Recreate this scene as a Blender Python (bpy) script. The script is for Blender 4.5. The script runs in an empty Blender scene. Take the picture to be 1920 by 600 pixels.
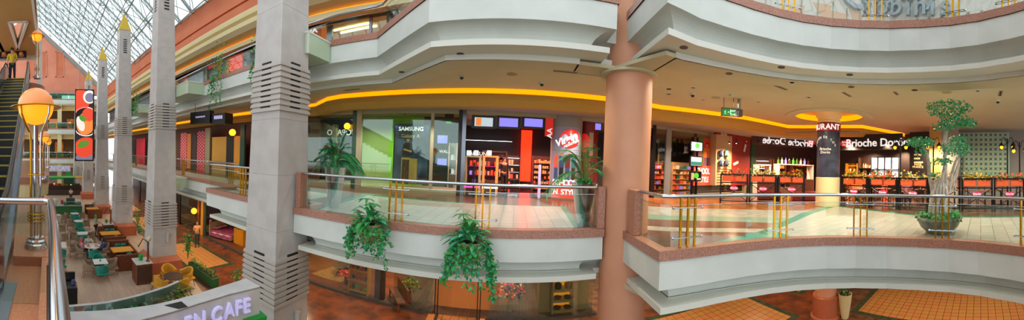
import bpy, math, random
from mathutils import Vector, Matrix
random.seed(7)
R = random.Random(11)
sc = bpy.context.scene
COL = sc.collection
PI = math.pi
# ------------------------------------------------------------------ camera model (surveying aid: pixel -> point in the place)
F = 555.; PX0 = 960.; PY0 = 302.; YAW = -7/555.; ROLL = math.asin(22/555.); EYE = 6.6
def ray(px, py):
    t = (px-PX0)/F; v = (PY0-py)/F
    x, y, z = math.sin(t), v, math.cos(t)
    cr, sr = math.cos(ROLL), math.sin(ROLL)
    X, Z = x*cr-y*sr, x*sr+y*cr
    ca, sa = math.cos(YAW), math.sin(YAW)
    return (X*ca+z*sa, -X*sa+z*ca, Z)
def at(px, py, z):
    r = ray(px, py); k = (z-EYE)/r[2]
    return (r[0]*k, r[1]*k)
def hit(px, py, pl):
    (x0, y0), (x1, y1) = pl
    r = ray(px, py); dx, dy = x1-x0, y1-y0
    k = (x0*dy-y0*dx)/(r[0]*dy-r[1]*dx)
    X, Y = r[0]*k, r[1]*k
    L = math.hypot(dx, dy)
    return ((X-x0)*dx/L+(Y-y0)*dy/L, r[2]*k+EYE)      # (distance along plane, z)

# ------------------------------------------------------------------ materials
def lin(c):
    if isinstance(c, str):
        c = c.lstrip('#'); c = [int(c[i:i+2], 16)/255 for i in (0, 2, 4)]
    return tuple((x/12.92 if x <= .04045 else ((x+.055)/1.055)**2.4) for x in c)+(1.,)
MATS = {}
def new_mat(name):
    m = bpy.data.materials.new(name); m.use_nodes = True
    MATS[name] = m
    return m, m.node_tree, m.node_tree.nodes['Principled BSDF']
def mat(name, col, rough=.6, metal=0, col2=None, scale=8, bump=0, emit=None, es=1, spec=.5, detail=4, lo=.35, hi=.65, stretch=None):
    if name in MATS: return MATS[name]
    m, nt, b = new_mat(name); N = nt.nodes; L = nt.links
    b.inputs['Base Color'].default_value = lin(col)
    b.inputs['Roughness'].default_value = rough; b.inputs['Metallic'].default_value = metal
    b.inputs['Specular IOR Level'].default_value = spec
    if col2 is not None or bump:
        tc = N.new('ShaderNodeTexCoord'); ns = N.new('ShaderNodeTexNoise')
        ns.inputs['Scale'].default_value = scale; ns.inputs['Detail'].default_value = detail
        if stretch:
            mp = N.new('ShaderNodeMapping'); mp.inputs['Scale'].default_value = stretch
            L.new(tc.outputs['Object'], mp.inputs['Vector']); L.new(mp.outputs['Vector'], ns.inputs['Vector'])
        else: L.new(tc.outputs['Object'], ns.inputs['Vector'])
        if col2 is not None:
            cr = N.new('ShaderNodeValToRGB')
            cr.color_ramp.elements[0].position = lo; cr.color_ramp.elements[1].position = hi
            cr.color_ramp.elements[0].color = lin(col); cr.color_ramp.elements[1].color = lin(col2)
            L.new(ns.outputs['Fac'], cr.inputs['Fac']); L.new(cr.outputs['Color'], b.inputs['Base Color'])
        if bump:
            bp = N.new('ShaderNodeBump'); bp.inputs['Strength'].default_value = bump; bp.inputs['Distance'].default_value = .02
            L.new(ns.outputs['Fac'], bp.inputs['Height']); L.new(bp.outputs['Normal'], b.inputs['Normal'])
    if emit is not None:
        b.inputs['Emission Color'].default_value = lin(emit); b.inputs['Emission Strength'].default_value = es
    return m
def tile_mat(name, c1, c2, mortar, size, rough=.3, offset=0, mort=.02, rot=0, bias=0.):
    m, nt, b = new_mat(name); N = nt.nodes; L = nt.links
    tc = N.new('ShaderNodeTexCoord'); mp = N.new('ShaderNodeMapping'); br = N.new('ShaderNodeTexBrick')
    mp.inputs['Rotation'].default_value = (0, 0, rot)
    sx, sy = size if isinstance(size, tuple) else (size, size)
    br.offset = offset; br.squash = 1
    br.inputs['Scale'].default_value = 1; br.inputs['Brick Width'].default_value = sx; br.inputs['Row Height'].default_value = sy
    br.inputs['Mortar Size'].default_value = mort; br.inputs['Bias'].default_value = bias
    br.inputs['Color1'].default_value = lin(c1); br.inputs['Color2'].default_value = lin(c2); br.inputs['Mortar'].default_value = lin(mortar)
    L.new(tc.outputs['Object'], mp.inputs['Vector']); L.new(mp.outputs['Vector'], br.inputs['Vector'])
    L.new(br.outputs['Color'], b.inputs['Base Color']); b.inputs['Roughness'].default_value = rough
    return m
def glass_mat(name, tint='#dcefe8', refl=.12, alpha_col='#e6f4ee'):
    m = bpy.data.materials.new(name); m.use_nodes = True; MATS[name] = m
    nt = m.node_tree; N = nt.nodes; L = nt.links; N.clear()
    o = N.new('ShaderNodeOutputMaterial'); mx = N.new('ShaderNodeMixShader'); tr = N.new('ShaderNodeBsdfTransparent'); gl = N.new('ShaderNodeBsdfGlossy')
    tr.inputs['Color'].default_value = lin(alpha_col); gl.inputs['Roughness'].default_value = .03; gl.inputs['Color'].default_value = lin(tint)
    mx.inputs[0].default_value = refl
    L.new(tr.outputs[0], mx.inputs[1]); L.new(gl.outputs[0], mx.inputs[2]); L.new(mx.outputs[0], o.inputs[0])
    return m

# ------------------------------------------------------------------ mesh builder
class MB:
    def __init__(s): s.v = []; s.f = []; s.m = []; s.mats = []; s.cur = 0
    def use(s, m):
        if m not in s.mats: s.mats.append(m)
        s.cur = s.mats.index(m); return s
    def add(s, vs, fs):
        n = len(s.v); s.v += [tuple(v) for v in vs]; s.f += [tuple(i+n for i in f) for f in fs]; s.m += [s.cur]*len(fs); return s
    def box(s, c, d, rz=0, rx=0, ry=0):
        x, y, z = d[0]/2, d[1]/2, d[2]/2
        P = [Vector(p) for p in ((-x,-y,-z),(x,-y,-z),(x,y,-z),(-x,y,-z),(-x,-y,z),(x,-y,z),(x,y,z),(-x,y,z))]
        M = Matrix.Rotation(rz, 3, 'Z') @ Matrix.Rotation(ry, 3, 'Y') @ Matrix.Rotation(rx, 3, 'X')
        return s.add([M @ p+Vector(c) for p in P], [(3,2,1,0),(4,5,6,7),(0,1,5,4),(1,2,6,5),(2,3,7,6),(3,0,4,7)])
    def bx(s, x0, x1, y0, y1, z0, z1): return s.box(((x0+x1)/2, (y0+y1)/2, (z0+z1)/2), (abs(x1-x0), abs(y1-y0), abs(z1-z0)))
    def bevbox(s, c, d, b=.02, rz=0):
        x, y, z = d[0]/2, d[1]/2, d[2]/2; b = min(b, x*.9, y*.9, z*.9)
        M = Matrix.Rotation(rz, 3, 'Z'); rings = []
        for (k, zz) in ((b, -z), (0, -z+b), (0, z-b), (b, z)):
            X, Y = x-k, y-k; q = b
            rings.append([(-X+q,-Y),(X-q,-Y),(X,-Y+q),(X,Y-q),(X-q,Y),(-X+q,Y),(-X,Y-q),(-X,-Y+q)])
            rings[-1] = [M @ Vector((px, py, zz))+Vector(c) for px, py in rings[-1]]
        vs = [p for r in rings for p in r]; fs = [tuple(range(7, -1, -1)), tuple(range(24, 32))]
        for i in range(3):
            for j in range(8): fs.append((i*8+j, i*8+(j+1)%8, i*8+8+(j+1)%8, i*8+8+j))
        return s.add(vs, fs)
    def prism(s, poly, z0, z1):
        n = len(poly); a = sum(poly[i][0]*poly[(i+1)%n][1]-poly[(i+1)%n][0]*poly[i][1] for i in range(n))
        if a < 0: poly = poly[::-1]
        vs = [(x, y, z0) for x, y in poly]+[(x, y, z1) for x, y in poly]
        return s.add(vs, [tuple(range(n-1, -1, -1)), tuple(range(n, 2*n))]+[(i, (i+1)%n, n+(i+1)%n, n+i) for i in range(n)])
    def cyl(s, x, y, z0, z1, r0, r1=None, n=16, cap=True):
        r1 = r0 if r1 is None else r1
        return s.lathe(x, y, [(r0, z0), (r1, z1)], n, cap)
    def lathe(s, x, y, prof, n=16, cap=True, a0=0, a1=None):
        full = a1 is None; a1 = 2*PI if full else a1; m = n if full else n+1
        vs = []
        for r, z in prof:
            for i in range(m):
                a = a0+(a1-a0)*i/n; vs.append((x+r*math.cos(a), y+r*math.sin(a), z))
        fs = []
        for k in range(len(prof)-1):
            for i in range(n):
                j = (i+1) % m; fs.append((k*m+i, k*m+j, (k+1)*m+j, (k+1)*m+i))
        if cap and full:
            if prof[0][0] > 1e-4: fs.append(tuple(range(m-1, -1, -1)))
            if prof[-1][0] > 1e-4: fs.append(tuple(range((len(prof)-1)*m, len(prof)*m)))
        return s.add(vs, fs)
    def sphere(s, c, r, n=14, k=8, sz=1.):
        return s.lathe(c[0], c[1], [(max(1e-5, r*math.sin(PI*i/k)), c[2]-r*sz*math.cos(PI*i/k)) for i in range(k+1)], n, False)
    def tube(s, pts, r, n=8, closed=False, cap=True):
        P = [Vector(p) for p in pts]; m = len(P); rs = r if isinstance(r, (list, tuple)) else [r]*m
        vs = []; up = Vector((0, 0, 1)); prev = None
        for i in range(m):
            if closed: t = P[(i+1) % m]-P[i-1]
            else: t = P[min(i+1, m-1)]-P[max(i-1, 0)]
            t.normalize()
            if prev is None:
                u = t.cross(up)
                if u.length < .05: u = t.cross(Vector((1, 0, 0)))
            else: u = prev-t*prev.dot(t)
            if u.length < 1e-6: u = t.orthogonal()
            u.normalize(); prev = u; w = u.cross(t)
            for j in range(n):
                a = 2*PI*j/n; vs.append(P[i]+(u*math.cos(a)+w*math.sin(a))*rs[i])
        fs = []
        for i in range(m if closed else m-1):
            for j in range(n): fs.append((i*n+j, i*n+(j+1) % n, ((i+1) % m)*n+(j+1) % n, ((i+1) % m)*n+j))
        if cap and not closed: fs += [tuple(range(n-1, -1, -1)), tuple(range((m-1)*n, m*n))]
        return s.add(vs, fs)
    def bar(s, a, b, w, h=None):
        a = Vector(a); b = Vector(b); t = (b-a).normalized(); h = w if h is None else h
        u = t.cross(Vector((0, 0, 1)))
        if u.length < .01: u = Vector((1, 0, 0))
        u.normalize(); v = u.cross(t)
        q = [(-1,-1),(1,-1),(1,1),(-1,1)]
        vs = [p+u*(i*w/2)+v*(j*h/2) for p in (a, b) for i, j in q]
        return s.add(vs, [(3,2,1,0),(4,5,6,7),(0,1,5,4),(1,2,6,5),(2,3,7,6),(3,0,4,7)])
    def sweep(s, path, prof, closed_prof=False, side=1):
        """profile [(inset, z)] swept along a plan polyline with mitred corners; inset >0 goes to the left of travel * side"""
        m = len(path); vs = []; k = len(prof)
        for i in range(m):
            p = Vector(path[i])
            d0 = (Vector(path[i])-Vector(path[i-1])).normalized() if i > 0 else None
            d1 = (Vector(path[i+1])-Vector(path[i])).normalized() if i < m-1 else None
            d0 = d0 or d1; d1 = d1 or d0
            n0 = Vector((-d0.y, d0.x)); n1 = Vector((-d1.y, d1.x)); nn = n0+n1
            nn = nn/max(nn.length, 1e-6); nn = nn/max(.35, nn.dot(n0))
            for o, z in prof: q = p+nn*o*side; vs.append((q.x, q.y, z))
        fs = []
        for i in range(m-1):
            for j in range(k if closed_prof else k-1):
                a, b = i*k+j, i*k+(j+1) % k; fs.append((a, b, b+k, a+k))
        if closed_prof: fs += [tuple(range(k)), tuple(range((m-1)*k, m*k))[::-1]]
        return s.add(vs, fs)
    def build(s, name, m=None, parent=None, smooth=False, loc=None):
        me = bpy.data.meshes.new(name)
        me.from_pydata([tuple(v) for v in s.v], [], s.f)
        ml = s.mats if s.mats else [m]
        if m is not None and s.mats and m not in s.mats: pass
        for q in ml: me.materials.append(MATS[q] if isinstance(q, str) else q)
        if s.mats: me.polygons.foreach_set('material_index', s.m)
        if smooth: me.polygons.foreach_set('use_smooth', [True]*len(s.f))
        me.update()
        o = bpy.data.objects.new(name, me); COL.objects.link(o)
        if parent is not None: o.parent = parent
        if loc is not None: o.location = loc
        return o
def smooth_angle(o, a=.6):
    for p in o.data.polygons: p.use_smooth = True
    try: o.data.set_sharp_from_angle(angle=a)
    except Exception: pass
    return o
def empty(name, loc=(0, 0, 0), rz=0):
    o = bpy.data.objects.new(name, None); COL.objects.link(o); o.location = loc; o.rotation_euler = (0, 0, rz); o.empty_display_size = .1
    return o
def tag(o, label, cat, group=None, kind=None):
    o['label'] = label; o['category'] = cat
    if group: o['group'] = group
    if kind: o['kind'] = kind
    return o
def struct(o): o['kind'] = 'structure'; return o
KIDS = {}
def copy_tree(o, loc=None, rz=None, label=None, scale=None):
    def rec(a, par):
        c = a.copy(); COL.objects.link(c)
        if par is not None: c.parent = par
        for ch in a.children: rec(ch, c)
        return c
    c = rec(o, None)
    if loc is not None: c.location = loc
    if rz is not None: c.rotation_euler = (0, 0, rz)
    if scale is not None: c.scale = (scale,)*3
    if label: c['label'] = label
    return c
def text(s, size, m, loc, rot, parent=None, ext=.01, name='lettering', align='CENTER', off=0, sx=1, shear=0, valign='BOTTOM_BASELINE'):
    cu = bpy.data.curves.new(name, 'FONT'); cu.body = s; cu.size = size; cu.extrude = ext; cu.align_x = align; cu.align_y = valign
    cu.offset = off; cu.shear = shear; cu.resolution_u = 3
    cu.materials.append(MATS[m])
    o = bpy.data.objects.new(name, cu); COL.objects.link(o); o.location = loc; o.rotation_euler = rot; o.scale = (sx, 1, 1)
    if parent is not None: o.parent = parent
    return o
# a vertical plane with its own u (along) and z; n points to the viewer
class Plane:
    def __init__(s, a, b):
        s.a, s.b = a, b; L = math.hypot(b[0]-a[0], b[1]-a[1]); s.d = ((b[0]-a[0])/L, (b[1]-a[1])/L)
        n = (s.d[1], -s.d[0])
        if n[0]*(-a[0])+n[1]*(-a[1]) < 0: n = (-n[0], -n[1])
        s.n = n; s.rz = math.atan2(s.d[1], s.d[0])
    def uz(s, px, py): return hit(px, py, (s.a, s.b))
    def pt(s, u, off=0): return (s.a[0]+s.d[0]*u+s.n[0]*off, s.a[1]+s.d[1]*u+s.n[1]*off)
    def P(s, u, z, off=0): x, y = s.pt(u, off); return (x, y, z)
    def box(s, mb, u0, u1, z0, z1, o0=0, o1=.05):
        x, y = s.pt((u0+u1)/2, (o0+o1)/2)
        return mb.box((x, y, (z0+z1)/2), (abs(u1-u0), abs(o1-o0), abs(z1-z0)), s.rz)
    def pxbox(s, mb, px0, py0, px1, py1, o0=0, o1=.05):
        ua, za = s.uz(px0, py0); ub, zb = s.uz(px1, py1)
        return s.box(mb, ua, ub, zb, za, o0, o1)
    def text(s, body, u, z, size, m, off=.02, **k):
        return text(body, size, m, s.P(u, z, off), (PI/2, 0, s.rz+(0 if s.fwd() else PI)), **k)
    def fwd(s):  # text x runs along d when viewed from the n side?
        return (s.d[0]*(-s.n[1]) - s.d[1]*(-s.n[0])) > 0
# ------------------------------------------------------------------ palette
mat('granite', '#8f5a44', .35, col2='#b98a76', scale=60, detail=2)
mat('granite_plain', '#a5573a', .4, col2='#c4714f', scale=45, detail=2)
mat('granite_red', '#8a3320', .4, col2='#a84a30', scale=60, detail=2)
mat('fascia', '#d6dcd6', .55, col2='#ccd3cc', scale=1.5)
mat('trim_white', '#d6d9ce', .5)
mat('ceiling', '#c9c0a0', .8, col2='#c2b897', scale=.7)
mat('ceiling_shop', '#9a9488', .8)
mat('cream', '#d9cb9a', .7)
mat('cream_dark', '#b98f3e', .7)
mat('orange_wall', '#d07a55', .8, col2='#c8704c', scale=.8)
mat('pink_wall', '#dc8f72', .8, col2='#d58468', scale=.6)
mat('peach', '#d39a78', .55, col2='#cc9070', scale=1.2)
mat('stone_grey', '#c4c1bd', .75, col2='#b9b6b2', scale=2.5)
mat('louvre', '#bdb8b0', .6)
mat('dark', '#16161a', .6)
mat('black', '#08080a', .4)
mat('black_metal', '#141416', .35, .6)
mat('steel', '#c7ccd4', .16, 1.)
mat('steel_dark', '#7d838c', .25, 1.)
mat('brass', '#c9961c', .25, .85)
mat('brass_bright', '#d8b33a', .3, .7)
mat('gold_leaf', '#d2b13c', .45, .35, col2='#c9a52e', scale=6)
mat('green_frame', '#2c4a3a', .4, .2)
mat('beige_frame', '#a09878', .5, .3)
mat('cove_glow', '#ffb000', .8, emit='#ff9200', es=1.05)
mat('lamp_glow', '#ffb030', .5, emit='#ff9c1e', es=2.2)
mat('spot_glow', '#fff2c8', .5, emit='#ffe9b0', es=5)
mat('led_white', '#ffffff', .5, emit='#f4f4ff', es=4)
mat('led_red', '#ff3010', .5, emit='#ff2008', es=2.6)
mat('led_pink', '#ff50a0', .5, emit='#ff3c90', es=2.2)
mat('white_paint', '#d8d8d4', .5)
mat('white_wall', '#b8b4a8', .7)
mat('green_marble', '#157a62', .25, col2='#1c8f74', scale=5)
mat('brown_marble', '#7c5a44', .25, col2='#5a3c2c', scale=2.5)
mat('red_marble', '#8a4a2e', .2, col2='#5a3a2c', scale=1.6)
mat('dark_green_marble', '#4a5640', .25, col2='#3a4232', scale=3)
tile_mat('tile_orange', '#c98450', '#c2924e', '#5a3018', .3455, mort=.012)
tile_mat('tile_white', '#adaea6', '#a5a298', '#6a6a62', (.345, .345), mort=.008)
tile_mat('wood_floor', '#b09682', '#bea590', '#8a6c58', (1.2, .13), .45, .5, mort=.004)
tile_mat('shop_wood', '#6a3a2a', '#8a4c34', '#3a1c14', (1.4, .14), .35, .5, mort=.006)
tile_mat('shop_wood_grey', '#5a4a44', '#6e5a50', '#2c2220', (.14, 1.4), .35, 0, mort=.006)
mat('wood_brown', '#7c4426', .5, col2='#5c2e18', scale=4, stretch=(1, 1, 8))
mat('wood_dark', '#3c2a22', .5, col2='#4e382c', scale=5, stretch=(8, 8, 1))
glass_mat('glass_rail', refl=.06, alpha_col='#f6fbf8')
glass_mat('glass_shop', refl=.10, alpha_col='#e8f0ec')
glass_mat('glass_roof', refl=.06, alpha_col='#eef6f8')
glass_mat('glass_green', refl=.12, alpha_col='#a8d4c0')

# ------------------------------------------------------------------ plan lines (metres; camera at 0,0)
ARC = [(3.16,4.53),(3.74,4.45),(4.34,4.3),(4.9,4.07),(5.4,3.75),(5.85,3.3),(6.2,2.75),(6.45,2.1),(6.57,1.4),(6.57,.7),(6.42,.05),(6.1,-.6),(5.65,-1.25),(5.1,-1.9),(4.4,-2.5)]
L1C = [(-5.5,5.98),(-3.7,6.05),(-1.46,6.22),(-.28,6.34),(2.05,6.55)]
L1 = [(-52,7.7),(-10.25,7.6),(-10.25,6.0),(-6.0,6.05),(-6.0,6.9),(-5.5,6.9)]+L1C+[(2.05,6.9),(2.45,6.9),(2.5,4.6)]+ARC
L2 = [(-52,7.6),(-5.44,7.45),(-3.93,7.54),(-1.9,5.9),(1.95,5.8),(1.95,6.5),(2.38,6.5),(2.38,4.42)]+ARC
FAC0 = [(-52,10.8),(-10,11.5),(14,13.1)]
def slab(z0, path, tag_):
    m = MB()
    gr = [(.2, z0), (.2, z0+.12), (-.03, z0+.12), (-.03, z0-.06)]
    m.use('granite').sweep(path, gr)
    m.use('fascia').sweep(path, [(-.0, z0-.06), (0, z0-.58)])
    cove = [(0, z0-.58)]+[(.08+.36*math.sin(a*PI/16), z0-.58-.34*(1-math.cos(a*PI/16))) for a in range(0, 9)]
    m.sweep(path, cove)
    m.use('trim_white').sweep(path, [(.42, z0-.92), (.42, z0-.94), (.1, z0-.94), (.1, z0-1.06), (.62, z0-1.06), (.62, z0-1.18), (.66, z0-1.18)])
    return struct(m.build('trim_'+tag_))
slab(5, L1, '1'); slab(10, L2, '2')
BACK = [(4.4,-9),(24,-9),(24,19),(-52,19)]
# storey floors and ceilings
def inset(path, d):
    m = MB().sweep(path, [(d, 0), (d, 0)]); return [(m.v[i][0], m.v[i][1]) for i in range(0, len(m.v), 2)]
mat('floor_brown', '#6e4c3a', .22, col2='#59402f', scale=1.3)
struct(MB().prism(inset(L1, .02)+BACK, 4.7, 5.0).build('floor_upper_walkway', 'floor_brown'))
struct(MB().prism([(-52,8.0),(-10.6,7.9),(-10.6,6.7),(-5.2,6.8),(2.2,7.1),(2.9,5.2)]+[(x+.25, y+.55) for x, y in ARC[:6]]+[(x+.6,y) for x,y in ARC[6:]]+BACK, 3.82, 3.92).build('ceiling_ground_storey', 'ceiling'))
struct(MB().prism(inset(L2, .02)+BACK, 9.7, 10.0).build('floor_top_walkway', 'floor_brown'))
# level one ceiling: low border along the edge, higher field, then a bulkhead with a glowing cove
KC = 1.149; ZC = 9.15
COVE = [(x*KC, y*KC) for x, y in [(-45,8.6),(-10.0,10.2),(-8.2,10.0),(-7.0,9.2),(-6.2,9.0),(-2.2,9.06),(.5,9.05),(2.9,9.12),(5.0,9.35),(8.5,8.75),(11.4,8.7),(11.8,8.1),(12.8,5.4),(16.0,4.3),(20.5,4.2)]]
CPATH = [(-52,7.6),(-5.44,7.45),(-3.93,7.54),(-1.9,5.9),(1.75,5.85),(2.38,4.42)]+ARC
m = MB(); m.sweep(CPATH, [(.63, 8.9), (.63, 8.82), (1.3, 8.82), (1.3, 8.88), (1.36, 8.92), (1.36, ZC)])
struct(m.build('ceiling_border', 'ceiling'))
struct(MB().prism(inset(CPATH, 1.34)+[(4.8,-9),(24,-9),(24,COVE[-1][1])]+[(x,y+.02) for x,y in COVE[::-1]], ZC, ZC+.08).build('ceiling_walkway', 'ceiling'))
m = MB()
m.use('cove_glow').sweep(COVE, [(.10, ZC+.01), (.10, 8.985)])
m.use('cream_dark').sweep(COVE, [(.10, 8.985), (-.02, 8.92), (-.02, 8.85), (.14, 8.78), (.32, 8.55), (.6, 8.55), (.6, 8.74)])
struct(m.build('trim_cove'))
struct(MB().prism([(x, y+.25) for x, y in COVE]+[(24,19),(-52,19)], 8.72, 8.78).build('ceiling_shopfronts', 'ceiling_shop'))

# ------------------------------------------------------------------ ground floor
struct(MB().prism([(-52,-12),(24,-12),(24,19),(-52,19)], -.3, 0).build('floor_ground', 'brown_marble'))
def inlay(name, poly, m, z=0, t=.004):
    return struct(MB().prism(poly, z, z+t).build(name, m))
inlay('floor_cafe', [(-50,-6),(-3,-6),(-3,5.2),(-13,7.0),(-50,6.6)], 'wood_floor')
# marble pattern of the ground walkway
def framed(name, x0, x1, y0, y1, z=0, t='tile_orange', fr='dark_green_marble', b=.3):
    inlay('floor_border', [(x0-b,y0-b),(x1+b,y0-b),(x1+b,y1+b),(x0-b,y1+b)], fr, z, .003)
    inlay(name, [(x0,y0),(x1,y0),(x1,y1),(x0,y1)], t, z, .006)
inlay('floor_marble', [(-50,7.2),(14,7.2),(14,12.8),(-10,11.5),(-50,10.9)], 'red_marble', 0, .002)
framed('floor_tiles', 13.15, 17.0, -6, 5.65)
framed('floor_tiles', 3.2, 11.0, 8.0, 11.4)
framed('floor_tiles', 13.5, 18.0, 9.3, 12.0)
framed('floor_tiles', -3.6, .6, 8.0, 10.9)
framed('floor_tiles', -11.6, -8.9, 7.6, 10.1)
framed('floor_tiles', -18.8, -14.2, 7.6, 9.9)
framed('floor_tiles', -27.5, -21.5, 7.6, 9.8)
framed('floor_tiles', -37.5, -30.5, 7.6, 9.7)
# ------------------------------------------------------------------ level one floor inlays
def inlay1(name, poly, m, t=.004): return inlay(name, poly, m, 5.0, t)
inlay1('floor_border', [(-5.2,6.25),(-3.6,6.3),(-1.4,6.45),(1.95,6.8),(1.95,7.15),(-1.4,6.85),(-5.2,6.75)], 'green_marble', .005)
inlay1('floor_border', [(-5.6,6.7),(1.6,7.1),(1.95,10.9),(-5.9,10.7)], 'green_marble', .003)
inlay1('floor_tiles', [(-5.2,6.72),(1.5,7.12),(1.7,10.7),(-5.6,10.4)], 'tile_white', .006)
inlay1('floor_tiles', [(-9.9,6.6),(-6.6,6.6),(-6.6,9.6),(-9.9,9.6)], 'tile_white', .006)
inlay1('floor_border', [(-10.2,6.3),(-6.4,6.3),(-6.4,9.9),(-10.2,9.9)], 'green_marble', .003)
inlay1('floor_tiles', [(-50,8.5),(-11.6,8.4),(-11.6,9.9),(-50,9.6)], 'tile_white', .004)
# right-hand tiled floor following the curved balcony
arc_in = inset([(2.5,4.6)]+ARC, .32)[1:]
arc_in2 = inset([(2.5,4.6)]+ARC, .55)[1:]
inlay1('floor_border', inset([(2.5,4.6)]+ARC, .24)[1:]+[(10.75,-2.5),(10.85,2),(12.4,6.75),(9.3,6.35),(5.7,5.2),(3.4,4.95)], 'green_marble', .012)
inlay1('floor_tiles', arc_in2[4:]+[(10.5,-2.5),(10.6,2.0),(12.0,6.35),(9.4,5.95),(6.05,5.0)], 'tile_white', .014)
# flowing marble ribbons
mat('ribbon_orange', '#b5702c', .2, col2='#8a4c1e', scale=2)
mat('ribbon_white', '#b4b2a8', .25, col2='#9e9a90', scale=3)
mat('ribbon_sage', '#7fa392', .2)
mat('ribbon_brown', '#6b4434', .2, col2='#7d5340', scale=3)
def ribbon(d0, d1, m, k, s0=-3.2, s1=5.0, a=.16, ph=0):
    n = 36; near = []; far = []
    for i in range(n+1):
        q = s0+(s1-s0)*i/n; w0 = a*math.sin(1.1*q+ph)-.05*q; w1 = a*math.sin(1.1*q+ph+.4)-.05*q
        near.append(((d0+w0)*.605+q*.796, (d0+w0)*.796-q*.605)); far.append(((d1+w1)*.605+q*.796, (d1+w1)*.796-q*.605))
    inlay1('floor_ribbon', near+far[::-1], m, .001+.0009*k)
ribbon(6.9, 7.5, 'ribbon_brown', 0, s0=-2.6)
ribbon(7.4, 7.95, 'ribbon_white', 1, s0=-2.6, ph=.5)
ribbon(7.9, 9.0, 'ribbon_brown', 2, s0=-2.8, ph=.4)
ribbon(8.9, 9.9, 'ribbon_sage', 3, ph=.9)
ribbon(9.8, 11.9, 'ribbon_white', 4, ph=.6)
ribbon(11.7, 15.0, 'ribbon_orange', 5, ph=.3)

# ------------------------------------------------------------------ facades (back walls) and outer shell
def wall(name, a, b, z0, z1, m, th=.2):
    p = Plane(a, b); mb = MB(); L = math.hypot(b[0]-a[0], b[1]-a[1]); p.box(mb, 0, L, z0, z1, 0, -th)
    return struct(mb.build(name, m))
wall('wall_back_ground', (-52,17.5), (24,17.5), 0, 4, 'white_wall')
wall('wall_back_upper', (-52,18.6), (24,18.6), 5, 8.72, 'dark')
wall('wall_right_ground', (23.5,-9), (23.5,19), 0, 4, 'cream')
wall('wall_right_upper', (22,-9), (22,19), 5, 9.15, 'dark')
# top storey: shopfront, cream coves, orange parapet
TOP = [(-50,9.0),(-30,9.6),(-9,10.6),(-6,11.0),(-1,11.0)]
m = MB()
m.use('orange_wall').sweep(TOP, [(0, 16.7), (0, 15.3), (.12, 15.3), (.12, 15.15), (0, 15.15), (0, 14.6)])
m.use('cream').sweep(TOP, [(0, 14.6), (-.25, 14.5), (-.45, 14.3), (-.45, 14.05), (-.2, 13.95), (-.2, 13.85), (-.55, 13.75), (-.55, 13.5), (-.3, 13.3), (.5, 13.3)])
m.use('cove_glow').sweep(TOP, [(.5, 13.3), (.5, 13.15)])
m.use('cream').sweep(TOP, [(.5, 13.15), (.1, 13.05), (.1, 12.8), (.8, 12.8)])
m.use('white_paint').sweep(TOP, [(-.02, 16.78), (-.14, 16.78), (-.14, 16.7), (0, 16.7)])
struct(m.build('trim_parapet'))
for i in range(len(TOP)-1):
    a, b = TOP[i], TOP[i+1]
struct(MB().prism([(x, y+.5) for x, y in TOP]+[(-1,19),(-50,19)], 12.8, 12.9).build('ceiling_top_storey', 'cream'))
# ------------------------------------------------------------------ obelisk pillars
def obelisk(x, y, label, H=15.7, lamp_side=0):
    t = empty('obelisk_pillar', (x, y, 0)); tag(t, label, 'pillar', 'grey obelisk pillars down the atrium')
    sd = lambda z: (1.42-.036*z)/2
    m = MB()
    zs = [.95]+[i*1.5 for i in range(1, 11)]+[H]
    for i in range(len(zs)-1):
        a, b = sd(zs[i]), sd(zs[i+1]); z0, z1 = zs[i]+.006, zs[i+1]
        vs = [(-a,-a,z0),(a,-a,z0),(a,a,z0),(-a,a,z0),(-b,-b,z1),(b,-b,z1),(b,b,z1),(-b,b,z1)]
        m.add(vs, [(3,2,1,0),(4,5,6,7),(0,1,5,4),(1,2,6,5),(2,3,7,6),(3,0,4,7)])
        a -= .012; m.box((0, 0, z0), (2*a, 2*a, .03))
    m.build('shaft', 'stone_grey', t)
    m = MB(); q = .93
    m.prism([(-q,-q),(q,-q),(q,q),(-q,q)], 0, .72)
    a, b = q, sd(.95)+.04
    m.add([(-a,-a,.72),(a,-a,.72),(a,a,.72),(-a,a,.72),(-b,-b,.96),(b,-b,.96),(b,b,.96),(-b,b,.96)], [(4,5,6,7),(0,1,5,4),(1,2,6,5),(2,3,7,6),(3,0,4,7)])
    m.build('pedestal', 'granite_plain', t)
    for zb, n in ((2.5, 9), (7.72, 9)):
        m = MB(); v = MB()
        for k in range(n):
            z = zb+k*.148; s = sd(z)+.045
            m.box((0, 0, z+.02), (2*s, 2*s, .05)); m.box((0, 0, z+.07), (2*s-.03, 2*s-.03, .05))
            s2 = sd(z)+.02
            v.box((0, 0, z+.115), (.62*s2, 2*s2+.012, .075)); v.box((0, 0, z+.115), (2*s2+.012, .62*s2, .075))
        b = m.build('louvre_band', 'louvre', t); v.build('vent_slot', 'dark', b)
    v = MB()
    for k in range(7):
        z = 14.0+k*.16; s2 = sd(z); v.box((0, 0, z), (.28, 2*s2+.015, .08)); v.box((0, 0, z), (2*s2+.015, .28, .08))
    v.build('vent_slot', 'dark', t)
    s = sd(H)+.03
    MB().add([(-s,-s,H),(s,-s,H),(s,s,H),(-s,s,H),(0,0,H+1.5)], [(0,1,4),(1,2,4),(2,3,4),(3,0,4),(3,2,1,0)]).build('gold_cap', 'gold_leaf', t)
    m = MB(); m.cyl(sd(2)+.1, .15, 1.75, 2.2, .085, n=14); m.box((sd(2)+.03, .15, 1.98), (.12, .05, .1))
    m.build('wall_light', 'louvre', t)
    return t
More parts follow.
